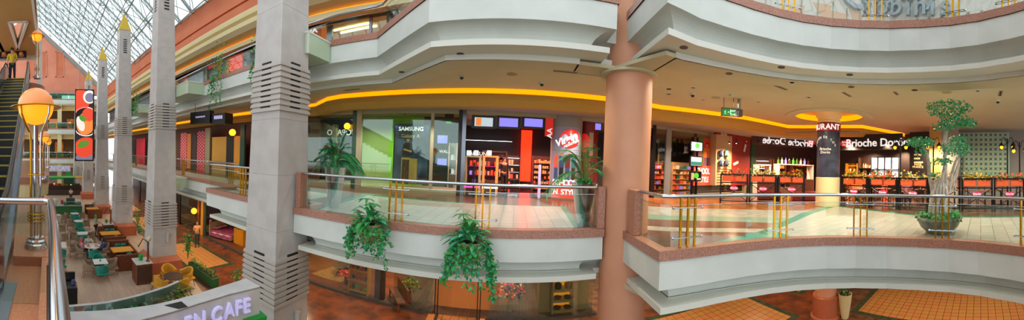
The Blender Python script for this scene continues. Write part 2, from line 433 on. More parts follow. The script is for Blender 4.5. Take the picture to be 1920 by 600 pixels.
OB = [(-6.14, 5.96, 'nearest and largest grey stone obelisk pillar, touching the end of the balcony'),
      (-15.1, 5.92, 'second grey obelisk pillar with granite pedestal beside the yellow tub chairs'),
      (-22.6, 5.6, 'third grey obelisk pillar behind the sofa booths, gold pyramid tip in full view'),
      (-30.5, 5.3, 'fourth grey obelisk pillar, just right of the hanging food screen'),
      (-39.5, 5.0, 'fifth grey obelisk pillar, half hidden by the hanging food screen'),
      (-47.0, 4.3, 'farthest small obelisk pillar showing its gold tip above the screen')]
for a in OB: obelisk(*a, H=15.7 if a[0] > -45 else 15.0)

# ------------------------------------------------------------------ round columns
t = empty('round_column', (2.67, 6.8, 0)); tag(t, 'large smooth peach round column standing between the two balconies', 'column')
m = MB().cyl(0, 0, 0, 15, .575, n=48); smooth_angle(m.build('shaft', 'peach', t), .5)
smooth_angle(MB().lathe(0, 0, [(.58, 8.76), (.72, 8.76), (.72, 8.82), (.58, 8.82)], 40).build('ceiling_collar', 'ceiling', t), .4)
smooth_angle(MB().lathe(0, 0, [(.62, 0), (.62, .3), (.58, .34)], 40).build('base_ring', 'granite', t), .4)

mat('graphic_dark', '#20232e', .35, col2='#4a4f6a', scale=1.6, lo=.4, hi=.75)
mat('sign_red', '#8e1a14', .5)
mat('letter_white', '#e8e8e6', .5, emit='#ffffff', es=.45)
mat('letter_plain', '#dcdad2', .5)
CX, CY = 12.0, 6.8
t = empty('restaurant_column', (CX, CY, 0)); tag(t, 'round column wrapped in dark menu graphics with red restaurant band', 'column')
smooth_angle(MB().cyl(0, 0, 0, 9.7, .5, n=48).build('shaft', 'peach', t), .5)
smooth_angle(MB().lathe(0, 0, [(.68, 0), (.68, .06), (.6, .12), (.6, .95), (.56, 1.0), (.5, 1.0)], 48).build('lower_base', 'granite_plain', t), .5)
smooth_angle(MB().lathe(0, 0, [(.52, 5), (.56, 5.02), (.56, 6.32), (.5, 6.34)], 48).build('upper_base', 'cream', t), .5)
wrap = smooth_angle(MB().lathe(0, 0, [(.505, 6.34), (.54, 6.36), (.54, 8.42), (.505, 8.44)], 48).build('menu_wrap', 'graphic_dark', t), .5)
band = smooth_angle(MB().lathe(0, 0, [(.5, 8.42), (.56, 8.44), (.56, 8.8), (.5, 8.82)], 48).build('sign_band', 'sign_red', t), .5)
smooth_angle(MB().lathe(0, 0, [(.5, 8.82), (.57, 8.83), (.57, 8.9), (.52, 8.94), (.52, 9.05), (.6, 9.12), (.66, 9.4), (.8, 9.6), (.5, 9.66)], 48).build('capital', 'cream', t), .5)
a_cam = math.atan2(-CY, -CX)
def ring_text(s, r, z, size, m, parent, a_mid, step, zfun=None, off=0):
    n = len(s)
    for i, ch in enumerate(s):
        if ch == ' ': continue
        a = a_mid+(i-(n-1)/2)*step
        text(ch, size, m, (r*math.cos(a), r*math.sin(a), z+(zfun(i-(n-1)/2) if zfun else 0)), (PI/2, 0, a+PI/2), parent, ext=.008, name='letter', off=off)
ring_text('RESTAURANT', .565, 8.5, .36, 'letter_white', band, a_cam-2.5*.44-.05, .44, off=.004)
ring_text('SALON DE THE', .545, 8.1, .15, 'letter_plain', wrap, a_cam-.45, .19, lambda i: -.012*i*i)
text('Brioche', .17, 'letter_plain', (.55*math.cos(a_cam-.25), .55*math.sin(a_cam-.25), 7.55), (PI/2, 0, a_cam-.25+PI/2), wrap)
text('Dorée', .17, 'letter_plain', (.55*math.cos(a_cam-.25), .55*math.sin(a_cam-.25), 7.4), (PI/2, 0, a_cam-.25+PI/2), wrap)
# glowing ceiling recess round the column
def cut(o, cutter):
    md = o.modifiers.new('b', 'BOOLEAN'); md.object = cutter; md.operation = 'DIFFERENCE'; md.solver = 'EXACT'
    dg = bpy.context.evaluated_depsgraph_get(); me = bpy.data.meshes.new_from_object(o.evaluated_get(dg))
    o.modifiers.clear(); o.data = me; bpy.data.objects.remove(cutter)
cutter = MB().cyl(CX, CY, 9.0, 9.4, 1.75, n=48).build('cutter', 'ceiling')
cut(bpy.data.objects['ceiling_walkway'], cutter)
m = MB(); m.use('ceiling').lathe(CX, CY, [(2.05, 9.15), (2.05, 9.11), (1.95, 9.09), (1.6, 9.09), (1.6, 9.2)], 48, False)
m.use('cove_glow').lathe(CX, CY, [(1.7, 9.22), (1.75, 9.25), (1.75, 9.5)], 48, False)
m.use('cream').lathe(CX, CY, [(1.75, 9.5), (1.2, 9.62), (.5, 9.66)], 48, False)
struct(m.build('trim_column_recess'))

# ------------------------------------------------------------------ balcony railings
def along(path, s):
    for i in range(len(path)-1):
        a, b = Vector(path[i]), Vector(path[i+1]); l = (b-a).length
        if s <= l or i == len(path)-2: return a+(b-a)*(s/l), (b-a).normalized()
        s -= l
def plen(path): return sum((Vector(path[i+1])-Vector(path[i])).length for i in range(len(path)-1))
def near_s(path, px, z):
    """distance along path at which it is seen in direction px"""
    L = plen(path); best = (9, 0)
    for i in range(400):
        p, _ = along(path, L*i/400)
        az = math.atan2(p.x, p.y); e = abs(az-((px-960)/F+7/555.))
        if e < best[0]: best = (e, L*i/400)
    return best[1]
def sub(path, s0, s1):
    n = max(2, int((s1-s0)/.25)+1)
    return [tuple(along(path, s0+(s1-s0)*i/(n-1))[0]) for i in range(n)]
def railing(label, path, z0, groups, gap=.28, hz=1.1, np_=3, rail_path=None, wide=False):
    p0 = path[0]; t = empty('balcony_railing', (0, 0, 0)); tag(t, label, 'railing')
    rp = rail_path or path
    L = plen(path)
    hp = sub(rp, 0, plen(rp))
    smooth_angle(MB().tube([(x, y, z0+hz-.035) for x, y in hp], .036, 10).build('handrail', 'steel', t), 1)
    cuts = [0]+sorted(groups)+[L]
    for i in range(len(cuts)-1):
        a = cuts[i]+(.05 if i else .02); b = cuts[i+1]-(.05 if i < len(cuts)-2 else .02)
        if b-a < .1: continue
        pp = sub(path, a, b); m = MB().sweep(pp, [(-.006, z0+.1), (.006, z0+.1), (.006, z0+hz-.2), (-.006, z0+hz-.2)], True)
        g = m.build('glass_panel', 'glass_rail', t)
        MB().tube([(x, y, z0+hz-.2) for x, y in pp], .007, 6).build('glass_edge', 'steel', g)
    for s in groups:
        p, d = along(path, s); n = Vector((-d.y, d.x)); rz = math.atan2(d.y, d.x)
        for k in range(np_):
            q = p+d*((k-(np_-1)/2)*.15)-n*.0
            MB().box((q.x, q.y, z0+(hz+.06)/2), (.035 if not wide else .05, .05, hz-.12), rz).build('post', 'brass', t)
        for zz in (z0+.3, z0+hz-.25):
            m = MB()
            a = p-d*.3; b = p+d*.3
            for o in (-.035, .035): m.tube([(a.x+n.x*o, a.y+n.y*o, zz), (b.x+n.x*o, b.y+n.y*o, zz)], .009, 6)
            for q in (a, b): m.sphere((q.x, q.y, zz), .028, 8, 6)
            m.build('fixing', 'steel', t)
    return t
RC = inset(L1C, .09); RC[0] = (-5.28, RC[0][1]); RC[-1] = (1.88, RC[-1][1])
railing('curved glass railing of the middle balcony with steel handrail and dark bronze posts', RC, 5, [near_s(RC, 731, 6), near_s(RC, 895, 6)])
RA = inset([(2.5, 5.72), (2.5, 4.6)]+ARC, .09)
railing('long curved glass railing with gold posts on the balcony before the restaurant', RA, 5, [near_s(RA, px, 6) for px in (1278, 1452, 1600, 1752, 1912)])
RL = inset([(-10.25,6.05),(-6.9,6.05)], .09)
railing('short glass railing of the protruding balcony left of the nearest obelisk', RL, 5, [2.2])
RL = inset([(-50,7.69),(-10.4,7.6)], .09)
railing('long receding glass railing of the recessed walkway on the upper shopping level', RL, 5, [4+5*i for i in range(8)])
RT = inset([(-50,7.6),(-5.44,7.45),(-3.93,7.54),(-1.9,5.9),(1.9,5.8)], .09)
railing('long glass railing of the topmost walkway with angled corner', RT, 10, [3+5*i for i in range(9)], hz=.95)
RT = inset([(2.38,6.3),(2.38,4.45)]+ARC, .09)
railing('curved glass railing with brass posts high on the top balcony edge', RT, 10, [near_s(RT, px, 11) for px in (1455, 1622, 1772, 1880)], hz=.95)
# granite end posts of the balconies
m = MB(); m.bevbox((-5.38, 6.12, 5.60), (.16, .3, .96), .01)
tag(m.build('granite_post', 'granite'), 'granite end post of middle balcony against the nearest obelisk', 'post', 'granite balcony end posts')
m = MB(); m.bevbox((2.0, 6.74, 5.60), (.18, .36, .96), .01)
tag(m.build('granite_post', 'granite'), 'granite end post of middle balcony against the peach column', 'post', 'granite balcony end posts')
m = MB(); m.bevbox((2.58, 5.96, 5.60), (.2, .4, .96), .01)
tag(m.build('granite_post', 'granite'), 'granite post at the start of the right curved balcony beside the peach column', 'post', 'granite balcony end posts')

# ------------------------------------------------------------------ glazed roof
X0, X1, YE, ZE, SL, YR = -50., 16., 10.3, 16.8, .9, -4.0
def rp(x, y, dz=0): return (x, y, ZE+(YE-y)*SL+dz)
m = MB(); nx, ny = 33, 9
xs = [X0+(X1-X0)*i/nx for i in range(nx+1)]; ys = [YE+(YR-YE)*j/ny for j in range(ny+1)]
for x in xs: m.bar(rp(x, YE), rp(x, YR), .10, .14)
for y in ys: m.bar(rp(X0, y), rp(X1, y), .10, .12)
for i in range(nx):
    for j in range(ny):
        if (i+j) % 2: m.bar(rp(xs[i], ys[j]), rp(xs[i+1], ys[j+1]), .05)
        else: m.bar(rp(xs[i+1], ys[j]), rp(xs[i], ys[j+1]), .05)
lx = [(xs[i]+xs[i+1])/2 for i in range(nx)]; ly = [(ys[j]+ys[j+1])/2 for j in range(ny)]
for i in range(nx):
    for j in range(ny):
        c = rp(lx[i], ly[j], -1.15)
        for a, b in ((i, j), (i+1, j), (i, j+1), (i+1, j+1)): m.bar(c, rp(xs[a], ys[b]), .045)
        if i < nx-1: m.bar(c, rp(lx[i+1], ly[j], -1.15), .06)
        if j < ny-1: m.bar(c, rp(lx[i], ly[j+1], -1.15), .06)
mat('roof_steel', '#8d9a98', .5, .2)
roof = struct(m.build('ceiling_skylight_frame', 'roof_steel'))
m = MB()
m.add([rp(X0, YE, .1), rp(X1, YE, .1), rp(X1, YR, .1), rp(X0, YR, .1)], [(0,1,2,3)])
struct(m.build('window_skylight_glass', 'glass_roof'))
ZR = rp(0, YR)[2]
m = MB()
for i in range(nx+1): m.bar((xs[i], YR, ZR), (xs[i], YR-11, ZR-9.9), .1, .14)
for j in range(8): m.bar((X0, YR-11*j/7, ZR-9.9*j/7), (X1, YR-11*j/7, ZR-9.9*j/7), .1)
struct(m.build('ceiling_skylight_frame', 'roof_steel'))

# ------------------------------------------------------------------ far end wall with stacked balconies
XF = -51.
m = MB()
m.use('pink_wall')
def fw(mm, y0, y1, z0, z1, x0=XF, x1=None, mt=None):
    if mt: mm.use(mt)
    mm.bx(x0-.3 if x1 is None else x0, x0 if x1 is None else x1, y0, y1, z0, z1)
# gable above the third storey following the roof slope
zr = lambda y: ZE+(YE-y)*SL-.6
m.add([(XF, -9, 15.8), (XF, 9, 15.8), (XF, 9, zr(9)), (XF, YR, zr(YR)), (XF, -9, zr(YR)-3)], [(4,3,2,1,0)])
struct(m.build('wall_far_gable', 'pink_wall'))
m = MB()
for y0 in (-4.2, -2.0, .9): 
    m.use('pink_wall')
    for (a, b, c, d) in ((y0-.1, y0+1.3, 18.9, 19.05), (y0-.1, y0+1.3, 23.05, 23.2), (y0-.1, y0+.05, 18.9, 23.2), (y0+1.15, y0+1.3, 18.9, 23.2)): m.bx(XF, XF+.12, a, b, c, d)
    m.use('orange_wall').bx(XF+.005, XF+.03, y0, y0+1.2, 19, 23.1)
struct(m.build('trim_recessed_panels'))
m = MB(); m.add([(XF+.1, 9, zr(9)-.2), (XF+.1, YR, zr(YR)-.2), (XF+.1, YR, zr(YR)-.9), (XF+.1, 9, zr(9)-.9)], [(0,1,2,3)])
m.sweep([(XF+.2, 9), (XF+.2, YR)], [(0, 15.8), (0, 16.1)])
for k in range(9): m.bar((XF+.3, 9-k*1.5, zr(9-k*1.5)-.9), (XF+.3, 9-k*1.5-.7, zr(9-k*1.5-.7)-.1), .09)
struct(m.build('trim_gable', 'roof_steel'))
struct(MB().bx(XF-6.2, XF-6, -9, 9, 0, 16).build('wall_far_back', 'wood_dark'))
mat('far_shop', '#8a5a34', .7, col2='#c8803c', scale=1.2, lo=.45, hi=.6)
for k, z in enumerate((5, 10, 15)):
    m = MB()
    m.use('cream').bx(XF-6, XF+.6, -9, 9, z-.9, z-.02).use('granite').bx(XF+.55, XF+.68, -9, 9, z-.05, z+.15)
    m.use('fascia').bx(XF+.6, XF+.72, -9, 9, z-.75, z-.05)
    m.use('cream').bx(XF-1.5, XF-.3, -9, 9, z-1.6, z-.9)
    struct(m.build('floor_far_gallery'))
    t = empty('balcony_railing', (XF, 0, z)); tag(t, ['glass railing of the far lowest gallery with diners behind it', 'glass railing of the far middle gallery', 'glass railing of the far highest gallery under the pink gable'][k], 'railing')
    MB().tube([(.62, -9, 1.1), (.62, 7.5, 1.1)], .045, 8).build('handrail', 'steel', t)
    for q in range(8): MB().box((.62, -8+q*2, .6), (.012, 1.9, .85)).build('glass_panel', 'glass_green', t)
for y in (-5, 1.5, 6.6):
    struct(MB().bx(XF-.2, XF+.5, y-.35, y+.35, 0, 16).build('wall_far_pier', 'orange_wall' if y > 5 else 'cream'))
mat('letter_sign', '#b9b6d8', .4, emit='#b6b2e4', es=.35)
# ------------------------------------------------------------------ near walkway, escalator, lamps
mat('peach_marble', '#d08a62', .3, col2='#c47a52', scale=30)
mat('plate_grey', '#8a9296', .35, .5)
mat('beige_soffit', '#b08f4e', .8, col2='#a5844a', scale=.4)
own = [(-4.95,-.02),(-.0,.06),(.3,.06),(.3,-7),(-15,-7),(-15,-2.6),(-4.95,-2.6)]
struct(MB().prism(own, 4.5, 5.0).build('floor_near_walkway', 'peach_marble'))
m = MB(); m.use('peach_marble').prism([(-4.98,-.62),(-4.0,-.52),(-4.0,.04),(-4.98,.0)], 5.0, 5.13)
m.prism([(-4.0,-.12),(.3,-.09),(.3,.06),(-4.0,.0)], 5.0, 5.12)
m.use('granite_red').prism([(-3.99,-.5),(-3.985,-.5),(-3.985,-.125),(-3.99,-.125)], 5.0, 5.125)
struct(m.build('trim_marble_kerb'))
def near_rail():
    t = empty('balcony_railing', (0, 0, 0)); tag(t, 'thick steel handrail with glass on the near ledge beside the escalator', 'railing')
    pts = [(-3.0,-.55,6.07),(-3.0,-.08,6.07),(-2.99,-.02,6.07),(-2.95,.0,6.07),(-2.0,.02,6.07),(-1.2,.025,6.07),(-.45,.03,6.07)]
    smooth_angle(MB().tube(pts, .036, 14).build('handrail', 'steel', t), 1)
    MB().bx(-2.95, -.5, -.008, .004, 5.12, 5.95).build('glass_panel', 'glass_rail', t)
    MB().bx(-3.006, -2.994, -.5, -.05, 5.0, 5.95).build('glass_panel', 'glass_rail', t)
    for x in (-2.9, -1.4): MB().box((x, -.0, 5.58), (.03, .04, .94)).build('post', 'steel_dark', t)
near_rail()

# escalator
def escalator():
    t = empty('escalator', (0, 0, 5)); tag(t, 'long dark escalator with steel sides rising to the next level', 'escalator')
    X0, X1 = -4.5, -14.6; n = 24; rise = 5/n; run = (X1-X0)/n
    yr = lambda x: -.62-.045*(-x-4); 
    steps = MB(); edges = MB()
    for k in range(n):
        xa = X0+run*k; z = rise*(k+1); ya = yr(xa); 
        steps.bx(xa+run*1.05, xa, ya-1.05, ya-.04, z-.55, z)
        edges.bx(xa-.045, xa+.004, ya-1.05, ya-.04, z-.03, z+.004)
    mat('step_metal', '#3c3f44', .45, .6)
    mat('step_edge', '#c4b23c', .5)
    s = steps.build('steps', 'step_metal', t); edges.build('step_edging', 'step_edge', s)
    MB().bx(-4.5, -3.45, -1.7, -.62, -.02, .02).build('landing_plate', 'step_metal', t)
    MB().bx(-3.45, -2.5, -1.7, -.40, 0, .012).build('comb_plate', 'plate_grey', t)
    MB().bx(-16.4, -14.6, -2.4, -1.1, 4.9, 5.0).build('landing_plate', 'step_metal', t)
    for sd in (0, 1):
        def Y(x, o=0): return yr(x)-(1.12 if sd else 0)+o
        prof = [(-2.95, .35), (-3.3, .35), (-4.2, .45), (-5.2, .95)]
        def line(dz): return [(-3.3, dz), (-4.2, dz+.08), (-5.0, dz+.42), (-14.5, 5.0+dz-.1), (-15.2, 5.0+dz), (-16, 5.0+dz)]
        lo = line(-.25); hi = line(.82)
        vs = []; 
        for (x, z) in lo: vs.append((x, Y(x), z))
        for (x, z) in hi: vs.append((x, Y(x), z))
        k = len(lo); m = MB()
        m.add(vs, [(i, i+1, k+i+1, k+i) for i in range(k-1)])
        m.build('balustrade', 'glass_green' if 0 else 'panel_steel', t)
        sk = MB(); A = line(-.3); B = line(.12)
        for o in (.05, -.05): 
            vs = [(x, Y(x, o), z) for x, z in A]+[(x, Y(x, o), z) for x, z in B]
            sk.add(vs, [(i, i+1, k+i+1, k+i) for i in range(k-1)])
        C = line(.12); sk.add([(x, Y(x, .05), z) for x, z in C]+[(x, Y(x, -.05), z) for x, z in C], [(i, i+1, k+i+1, k+i) for i in range(k-1)])
        sk.build('skirt', 'steel_dark', t)
        hr = [(-3.25,.12),(-3.05,.2),(-2.92,.45),(-2.98,.72),(-3.2,.88),(-3.5,.92)]+[(x, z+.1) for x, z in line(.82)[1:]]+[(-16.2,5.75),(-16.3,5.5),(-16.1,5.3)]
        smooth_angle(MB().tube([(x, Y(x), z) for x, z in hr], .045, 10).build('handrail', 'black', t), 1)
        MB().tube([(x+.03, Y(x), z-.06 if z > .5 else z+.02) for x, z in hr[3:-2]], .03, 8).build('handrail_guide', 'steel', t)
        nb = MB(); nb.add([(-3.4, Y(-3.2, .04), 0), (-3.05, Y(-3.2, .04), .1), (-2.97, Y(-3.2, .04), .4), (-3.05, Y(-3.2, .04), .7), (-3.3, Y(-3.2, .04), .82), (-3.4, Y(-3.2, .04), .82),
                           (-3.4, Y(-3.2, -.04), 0), (-3.05, Y(-3.2, -.04), .1), (-2.97, Y(-3.2, -.04), .4), (-3.05, Y(-3.2, -.04), .7), (-3.3, Y(-3.2, -.04), .82), (-3.4, Y(-3.2, -.04), .82)],
                          [(0,1,2,3,4,5), (11,10,9,8,7,6)]+[(i+1, i, i+6, i+7) for i in range(5)])
        nb.build('newel', 'panel_steel', t)
    return t
mat('panel_steel', '#9aa6ac', .22, .85)
escalator()

# rounded landings at the escalator head
for z, yr_, nm in ((5, -.12, '1'), (10, -.35, '2')):
    pts = [(-40, yr_-1.6), (-40, yr_), (-17, yr_)]+[(-17+1.5*math.sin(a*PI/16), yr_-1.5+1.5*math.cos(a*PI/16)) for a in range(0, 9)]+[(-15.5, -7), (-40, -7)]
    m = MB(); m.use('granite').prism(pts, z-.25, z+.12)
    m.use('cream').prism([(x-.04, y-.03) for x, y in pts], z-.95, z-.25)
    m.prism([(x-.3, y-.3) for x, y in pts], z-1.35, z-.95)
    struct(m.build('floor_escalator_landing'))
# beige overhead structure with a triangular opening
a0 = at(76, 106, 13); 
soff = MB().prism([(-20.5,-.82),(-6.5,-.5),(-6.5,-7),(-20.5,-7)], 13, 13.7).build('ceiling_overhead_bay', 'beige_soffit')
tri = [at(17, 41, 13), at(51, 40, 13), at(33, 92, 13)]
cut(soff, MB().prism(tri, 12.5, 14.5).build('cutter', 'cream'))
soff = struct(soff)
m = MB(); m.use('white_paint')
for i in range(3):
    a, b = tri[i], tri[(i+1) % 3]; m.bar((a[0], a[1], 13.0), (b[0], b[1], 13.0), .14, .12)
m.bx(-20.5, -20.35, -7, -.8, 12.7, 13.9)
struct(m.build('trim_triangular_opening'))
m = MB(); m.use('white_paint').bx(-20.6, -20.3, -.95, -.6, 10, 14.5).bx(-9, -8.8, -.62, -.5, 12.8, 16).bx(-20.5,-6.5,-.84,-.72,12.95,13.75)
m.use('orange_wall').bx(-20.5,-6.5,-1.0,-.9,13.7,15.2)
struct(m.build('trim_overhead_edge'))
struct(MB().bx(-20.4, -8, -3.2, -3.0, 13.0, 13.02).build('trim_soffit_joint', 'cream'))

def poster(name, label, cat, pl, px0, py0, px1, py1, m, off=.03, th=.04, frame=None, fw=.03):
    t = empty(name, (0, 0, 0)); tag(t, label, cat)
    b = MB(); pl.pxbox(b, px0, py0, px1, py1, off-th, off); b.build('panel', m, t)
    if frame:
        f = MB(); u0, z1 = pl.uz(px0, py0); u1, z0 = pl.uz(px1, py1)
        pl.box(f, u0-fw, u0, z0-fw, z1+fw, off-th, off+.02); pl.box(f, u1, u1+fw, z0-fw, z1+fw, off-th, off+.02)
        pl.box(f, u0, u1, z0-fw, z0, off-th, off+.02); pl.box(f, u0, u1, z1, z1+fw, off-th, off+.02)
        f.build('frame', frame, t)
    return t
# dark banner with hands
mat('skin', '#c98a62', .55); mat('skin_dark', '#8c5a3c', .55); mat('skin_light', '#dba98a', .55)
PB = Plane((-19.5, -.9), (-19.5, -6))
t = poster('advertising_banner', 'dark banner picturing three hands above the escalator head', 'banner', PB, 49, 92, -28, 112, 'black', frame='steel_dark')
for px in (40, 27, 8):
    u, z = PB.uz(px, 101); m = MB()
    x, y = PB.pt(u, .05)
    m.sphere((x, y, z), .16, 10, 6, .8)
    for k in range(5): m.tube([(x, y+(k-2)*.06, z-.06), (x+.02, y+(k-2)*.085, z-.26+.03*abs(k-2))], .028, 6)
    m.build('hand_print', 'skin', t)

# globe lamps
def globe_lamp(label, loc, group='globe lamps on steel poles'):
    t = empty('globe_lamp', loc); tag(t, label, 'lamp', group)
    smooth_angle(MB().lathe(0, 0, [(.175, 0), (.175, .03), (.165, .05), (.165, .07), (.15, .09), (.15, .12), (.12, .14), (.12, .17), (.05, .19)], 32).build('base', 'steel', t), .5)
    for k in range(4):
        a = PI/4+k*PI/2; c, s = math.cos(a), math.sin(a)
        MB().tube([(.1*c, .1*s, .1), (.1*c, .1*s, 1.55), (.12*c, .12*s, 1.72), (.2*c, .2*s, 1.84), (.27*c, .27*s, 1.98), (.285*c, .285*s, 2.1)], .016, 8).build('pole', 'brass' if k % 2 else 'steel', t)
    MB().tube([(0, 0, .1), (0, 0, 1.82)], .035, 10).build('centre_pole', 'steel', t)
    for z in (.42, .47, .52, 1.1):
        MB().tube([(.125*math.cos(i*PI/12), .125*math.sin(i*PI/12), z) for i in range(24)], .008, 6, True).build('ring', 'brass', t)
    smooth_angle(MB().lathe(0, 0, [(.27, 2.09), (.37, 2.075), (.38, 2.085), (.37, 2.1), (.27, 2.11), (.27, 2.09)], 40, False).build('collar', 'brass', t), .5)
    smooth_angle(MB().lathe(0, 0, [(1e-4, 2.365)]+[(.268*math.sin(i*PI/20), 2.1+.268*math.cos(i*PI/20)) for i in range(1, 11)], 32, False).build('upper_globe', 'lamp_shell', t), 1)
    smooth_angle(MB().lathe(0, 0, [(.26*math.cos(i*PI/20), 2.09-.26*math.sin(i*PI/20)) for i in range(0, 10)]+[(1e-4, 1.83)], 32, False).build('lower_globe', 'lamp_under', t), 1)
    return t
mat('lamp_shell', '#e89a62', .3, emit='#e07a3c', es=.35)
mat('lamp_under', '#ff9c2e', .4, emit='#ff9418', es=1.0)
gl = globe_lamp('large globe lamp on steel and brass poles on the marble ledge, nearest of them', (-4.38, -.22, 5.13))
copy_tree(gl, (-14.9, -.68, 10.12), .3, 'small globe lamp high up at the escalator head landing')
copy_tree(gl, (-14.6, -.35, 5.12), .5, 'small globe lamp seen behind the large globe lamp, a storey level with it')
copy_tree(gl, (-24, -.2, 5.12), .2, 'tiny farthest globe lamp beyond the two nearer ones')

# hanging food screen
PS = Plane((-27, 3.9), (-27, 2.0))
mat('screen_dark', '#1d1a1c', .4, emit='#1d1a1c', es=.8)
def em(n, c, e=.8): return mat(n, c, .5, emit=c, es=e)
em('food_red', '#d8442c', .55); em('food_orange', '#e0823c', .55); em('food_white', '#e4d4cc', .6); em('food_green', '#4c8c2c', .5); em('food_grey', '#77758c', .5)
t = empty('hanging_screen', (0, 0, 0)); tag(t, 'tall hanging screen showing noodle bowls, in front of the fifth obelisk', 'screen')
m = MB(); PS.pxbox(m, 141, 167, 176, 302, -.22, 0); m.build('housing', 'black', t)
m = MB(); PS.pxbox(m, 142.5, 169, 173.5, 299.5, 0, .02); scr = m.build('display', 'screen_dark', t)
def disc_on(pl, px, py, r, m, off, parent, sx=1, rot=0, n=28, name='dish_print', clipu=None):
    u, z = pl.uz(px, py); vs = []
    for i in range(n):
        a = 2*PI*i/n; du, dz = r*sx*math.cos(a), r*math.sin(a)
        uu = u+du*math.cos(rot)-dz*math.sin(rot); zz = z+du*math.sin(rot)+dz*math.cos(rot)
        if clipu: uu = min(max(uu, clipu[0]), clipu[1]); zz = min(max(zz, clipu[2]), clipu[3])
        vs.append(pl.P(uu, zz, off))
    return MB().add(vs, [tuple(range(n))]).build(name, m, parent)
ul, zt = PS.uz(142.5, 169); ur, zb = PS.uz(173.5, 299.5)
cl = (min(ul, ur), max(ul, ur), zb, zt)
disc_on(PS, 150, 190, 1.1, 'food_red', .022, scr, .8, .3, clipu=cl); disc_on(PS, 168, 182, .6, 'food_white', .024, scr, clipu=cl); disc_on(PS, 168, 183, .42, 'food_grey', .026, scr, clipu=cl)
disc_on(PS, 161, 228, 1.35, 'food_white', .022, scr, clipu=cl); disc_on(PS, 161, 228, 1.25, 'black', .024, scr, clipu=cl); disc_on(PS, 162, 231, 1.1, 'food_orange', .026, scr, .8, .4, clipu=cl); disc_on(PS, 166, 215, .6, 'food_red', .028, scr, 1, .2, clipu=cl)
disc_on(PS, 151, 232, .7, 'food_white', .03, scr, .5, -.3, clipu=cl); disc_on(PS, 155, 222, .25, 'food_green', .032, scr, 1.5, .7, clipu=cl)
disc_on(PS, 160, 276, .9, 'food_red', .024, scr, 1.2, -.3, clipu=cl); disc_on(PS, 156, 270, .3, 'food_green', .028, scr, 1.8, -.3, clipu=cl); disc_on(PS, 160, 295, .45, 'food_grey', .022, scr, 2, 0, clipu=cl)
m = MB()
for k in range(14):
    u, z = PS.uz(150+R.random()*18, 212+R.random()*34); u2 = u+R.uniform(-.5, .5); m.bar(PS.P(u, z, .034), PS.P(u2, z+R.uniform(-.3, .3), .034), .03, .004)
for k in range(12):
    u, z = PS.uz(146+R.random()*22, 262+R.random()*22); m.bar(PS.P(u, z, .034), PS.P(u+.35, z-.12, .034), .03, .004)
m.build('noodle_pattern', 'food_orange', scr)
for y in (2.6, 3.4): MB().tube([(-27.1, y, PS.uz(158, 168)[1]), (-27.1, y, 22)], .02, 6).build('cable', 'steel_dark', t)

# ------------------------------------------------------------------ garden cafe kiosk canopy with its sign
ZK = 3.7
front = [at(px, py, ZK) for px, py in ((135, 607), (200, 607), (261, 600), (317.6, 585.6), (374, 568), (430, 551), (488, 537))]
back = [at(px, py, ZK) for px, py in ((135, 584), (190, 582), (242, 577.5), (291, 570.5), (336, 560), (405, 539.5), (461, 522))]
front = [(-5.35, -2.0), (-5.1, -1.0)]+front; back = [(-5.6, -2.0), (-5.4, -1.0)]+back
t = empty('cafe_kiosk', (0, 0, 0)); tag(t, 'white curved kiosk canopy with garden cafe letters, below the near rail', 'kiosk')
m = MB(); m.prism(front+back[::-1], ZK-.04, ZK); m.sweep(front, [(0, ZK-.01), (0, ZK-.62), (.1, ZK-.62)], side=-1 if 0 else 1)
m.sweep(back, [(0, ZK-.01), (0, ZK-.3)])
mat('kiosk_white', '#c9c9c9', .5, col2='#bdbdc0', scale=3)
can = m.build('canopy', 'kiosk_white', t)
h = [at(130+x/5.333, 520+y/5.333, ZK+.004) for x, y in ((950, 280), (1120, 240), (1185, 295), (1090, 315))]
MB().prism(h, ZK+.002, ZK+.006).build('roof_hatch', 'dark', can)
LP = [(250,'G'), (276,'A'), (301,'R'), (327,'D'), (350,'E'), (372,'N'), (404,'C'), (427,'A'), (445,'F'), (460,'E')]
def front_at(px):
    for i in range(len(front)-1):
        a, b = front[i], front[i+1]; A = math.atan2(*a), math.atan2(*b); az = (px-960)/F+YAW
        if A[0] <= az <= A[1]:
            u, _ = hit(px, 560, (a, b)); L = math.hypot(b[0]-a[0], b[1]-a[1]); d = ((b[0]-a[0])/L, (b[1]-a[1])/L)
            return a[0]+d[0]*u, a[1]+d[1]*u, math.atan2(d[1], d[0])
for px, ch in LP:
    x, y, rz = front_at(px); nx_, ny_ = math.sin(rz), -math.cos(rz)
    o = text(ch, .42, 'letter_sign', (x+nx_*.06, y+ny_*.06, ZK-.44), (PI/2, 0, rz), can, ext=.035, name='letter', off=.004, sx=.86)
mat('green_panel', '#0f7a2c', .5, emit='#0c8a30', es=.15)
m = MB(); m.sweep(front[-2:], [(-.02, ZK-.62), (-.02, ZK-1.2)]); 
x, y, rz = front_at(480); m.box((x-.1, y-.05, 2.55), (.5, .5, 1.1), rz); m.box((x-.1, y-.05, 1), (.45, .45, 2.0), rz)
m.build('corner_post', 'green_panel', t)
m = MB()
for k in range(5): m.sweep(front[5:], [(.04, ZK-.7-k*.12), (.1, ZK-.7-k*.12), (.1, ZK-.74-k*.12), (.04, ZK-.74-k*.12)], True)
m.build('wood_slats', 'wood_brown', t)
MB().prism([(x+.35*0, y) for x, y in ((-5.3,-1.5),(-5.1,-1.5),(-5.1,-1.3),(-5.3,-1.3))], 0, 3.66).build('support_post', 'kiosk_white', t)
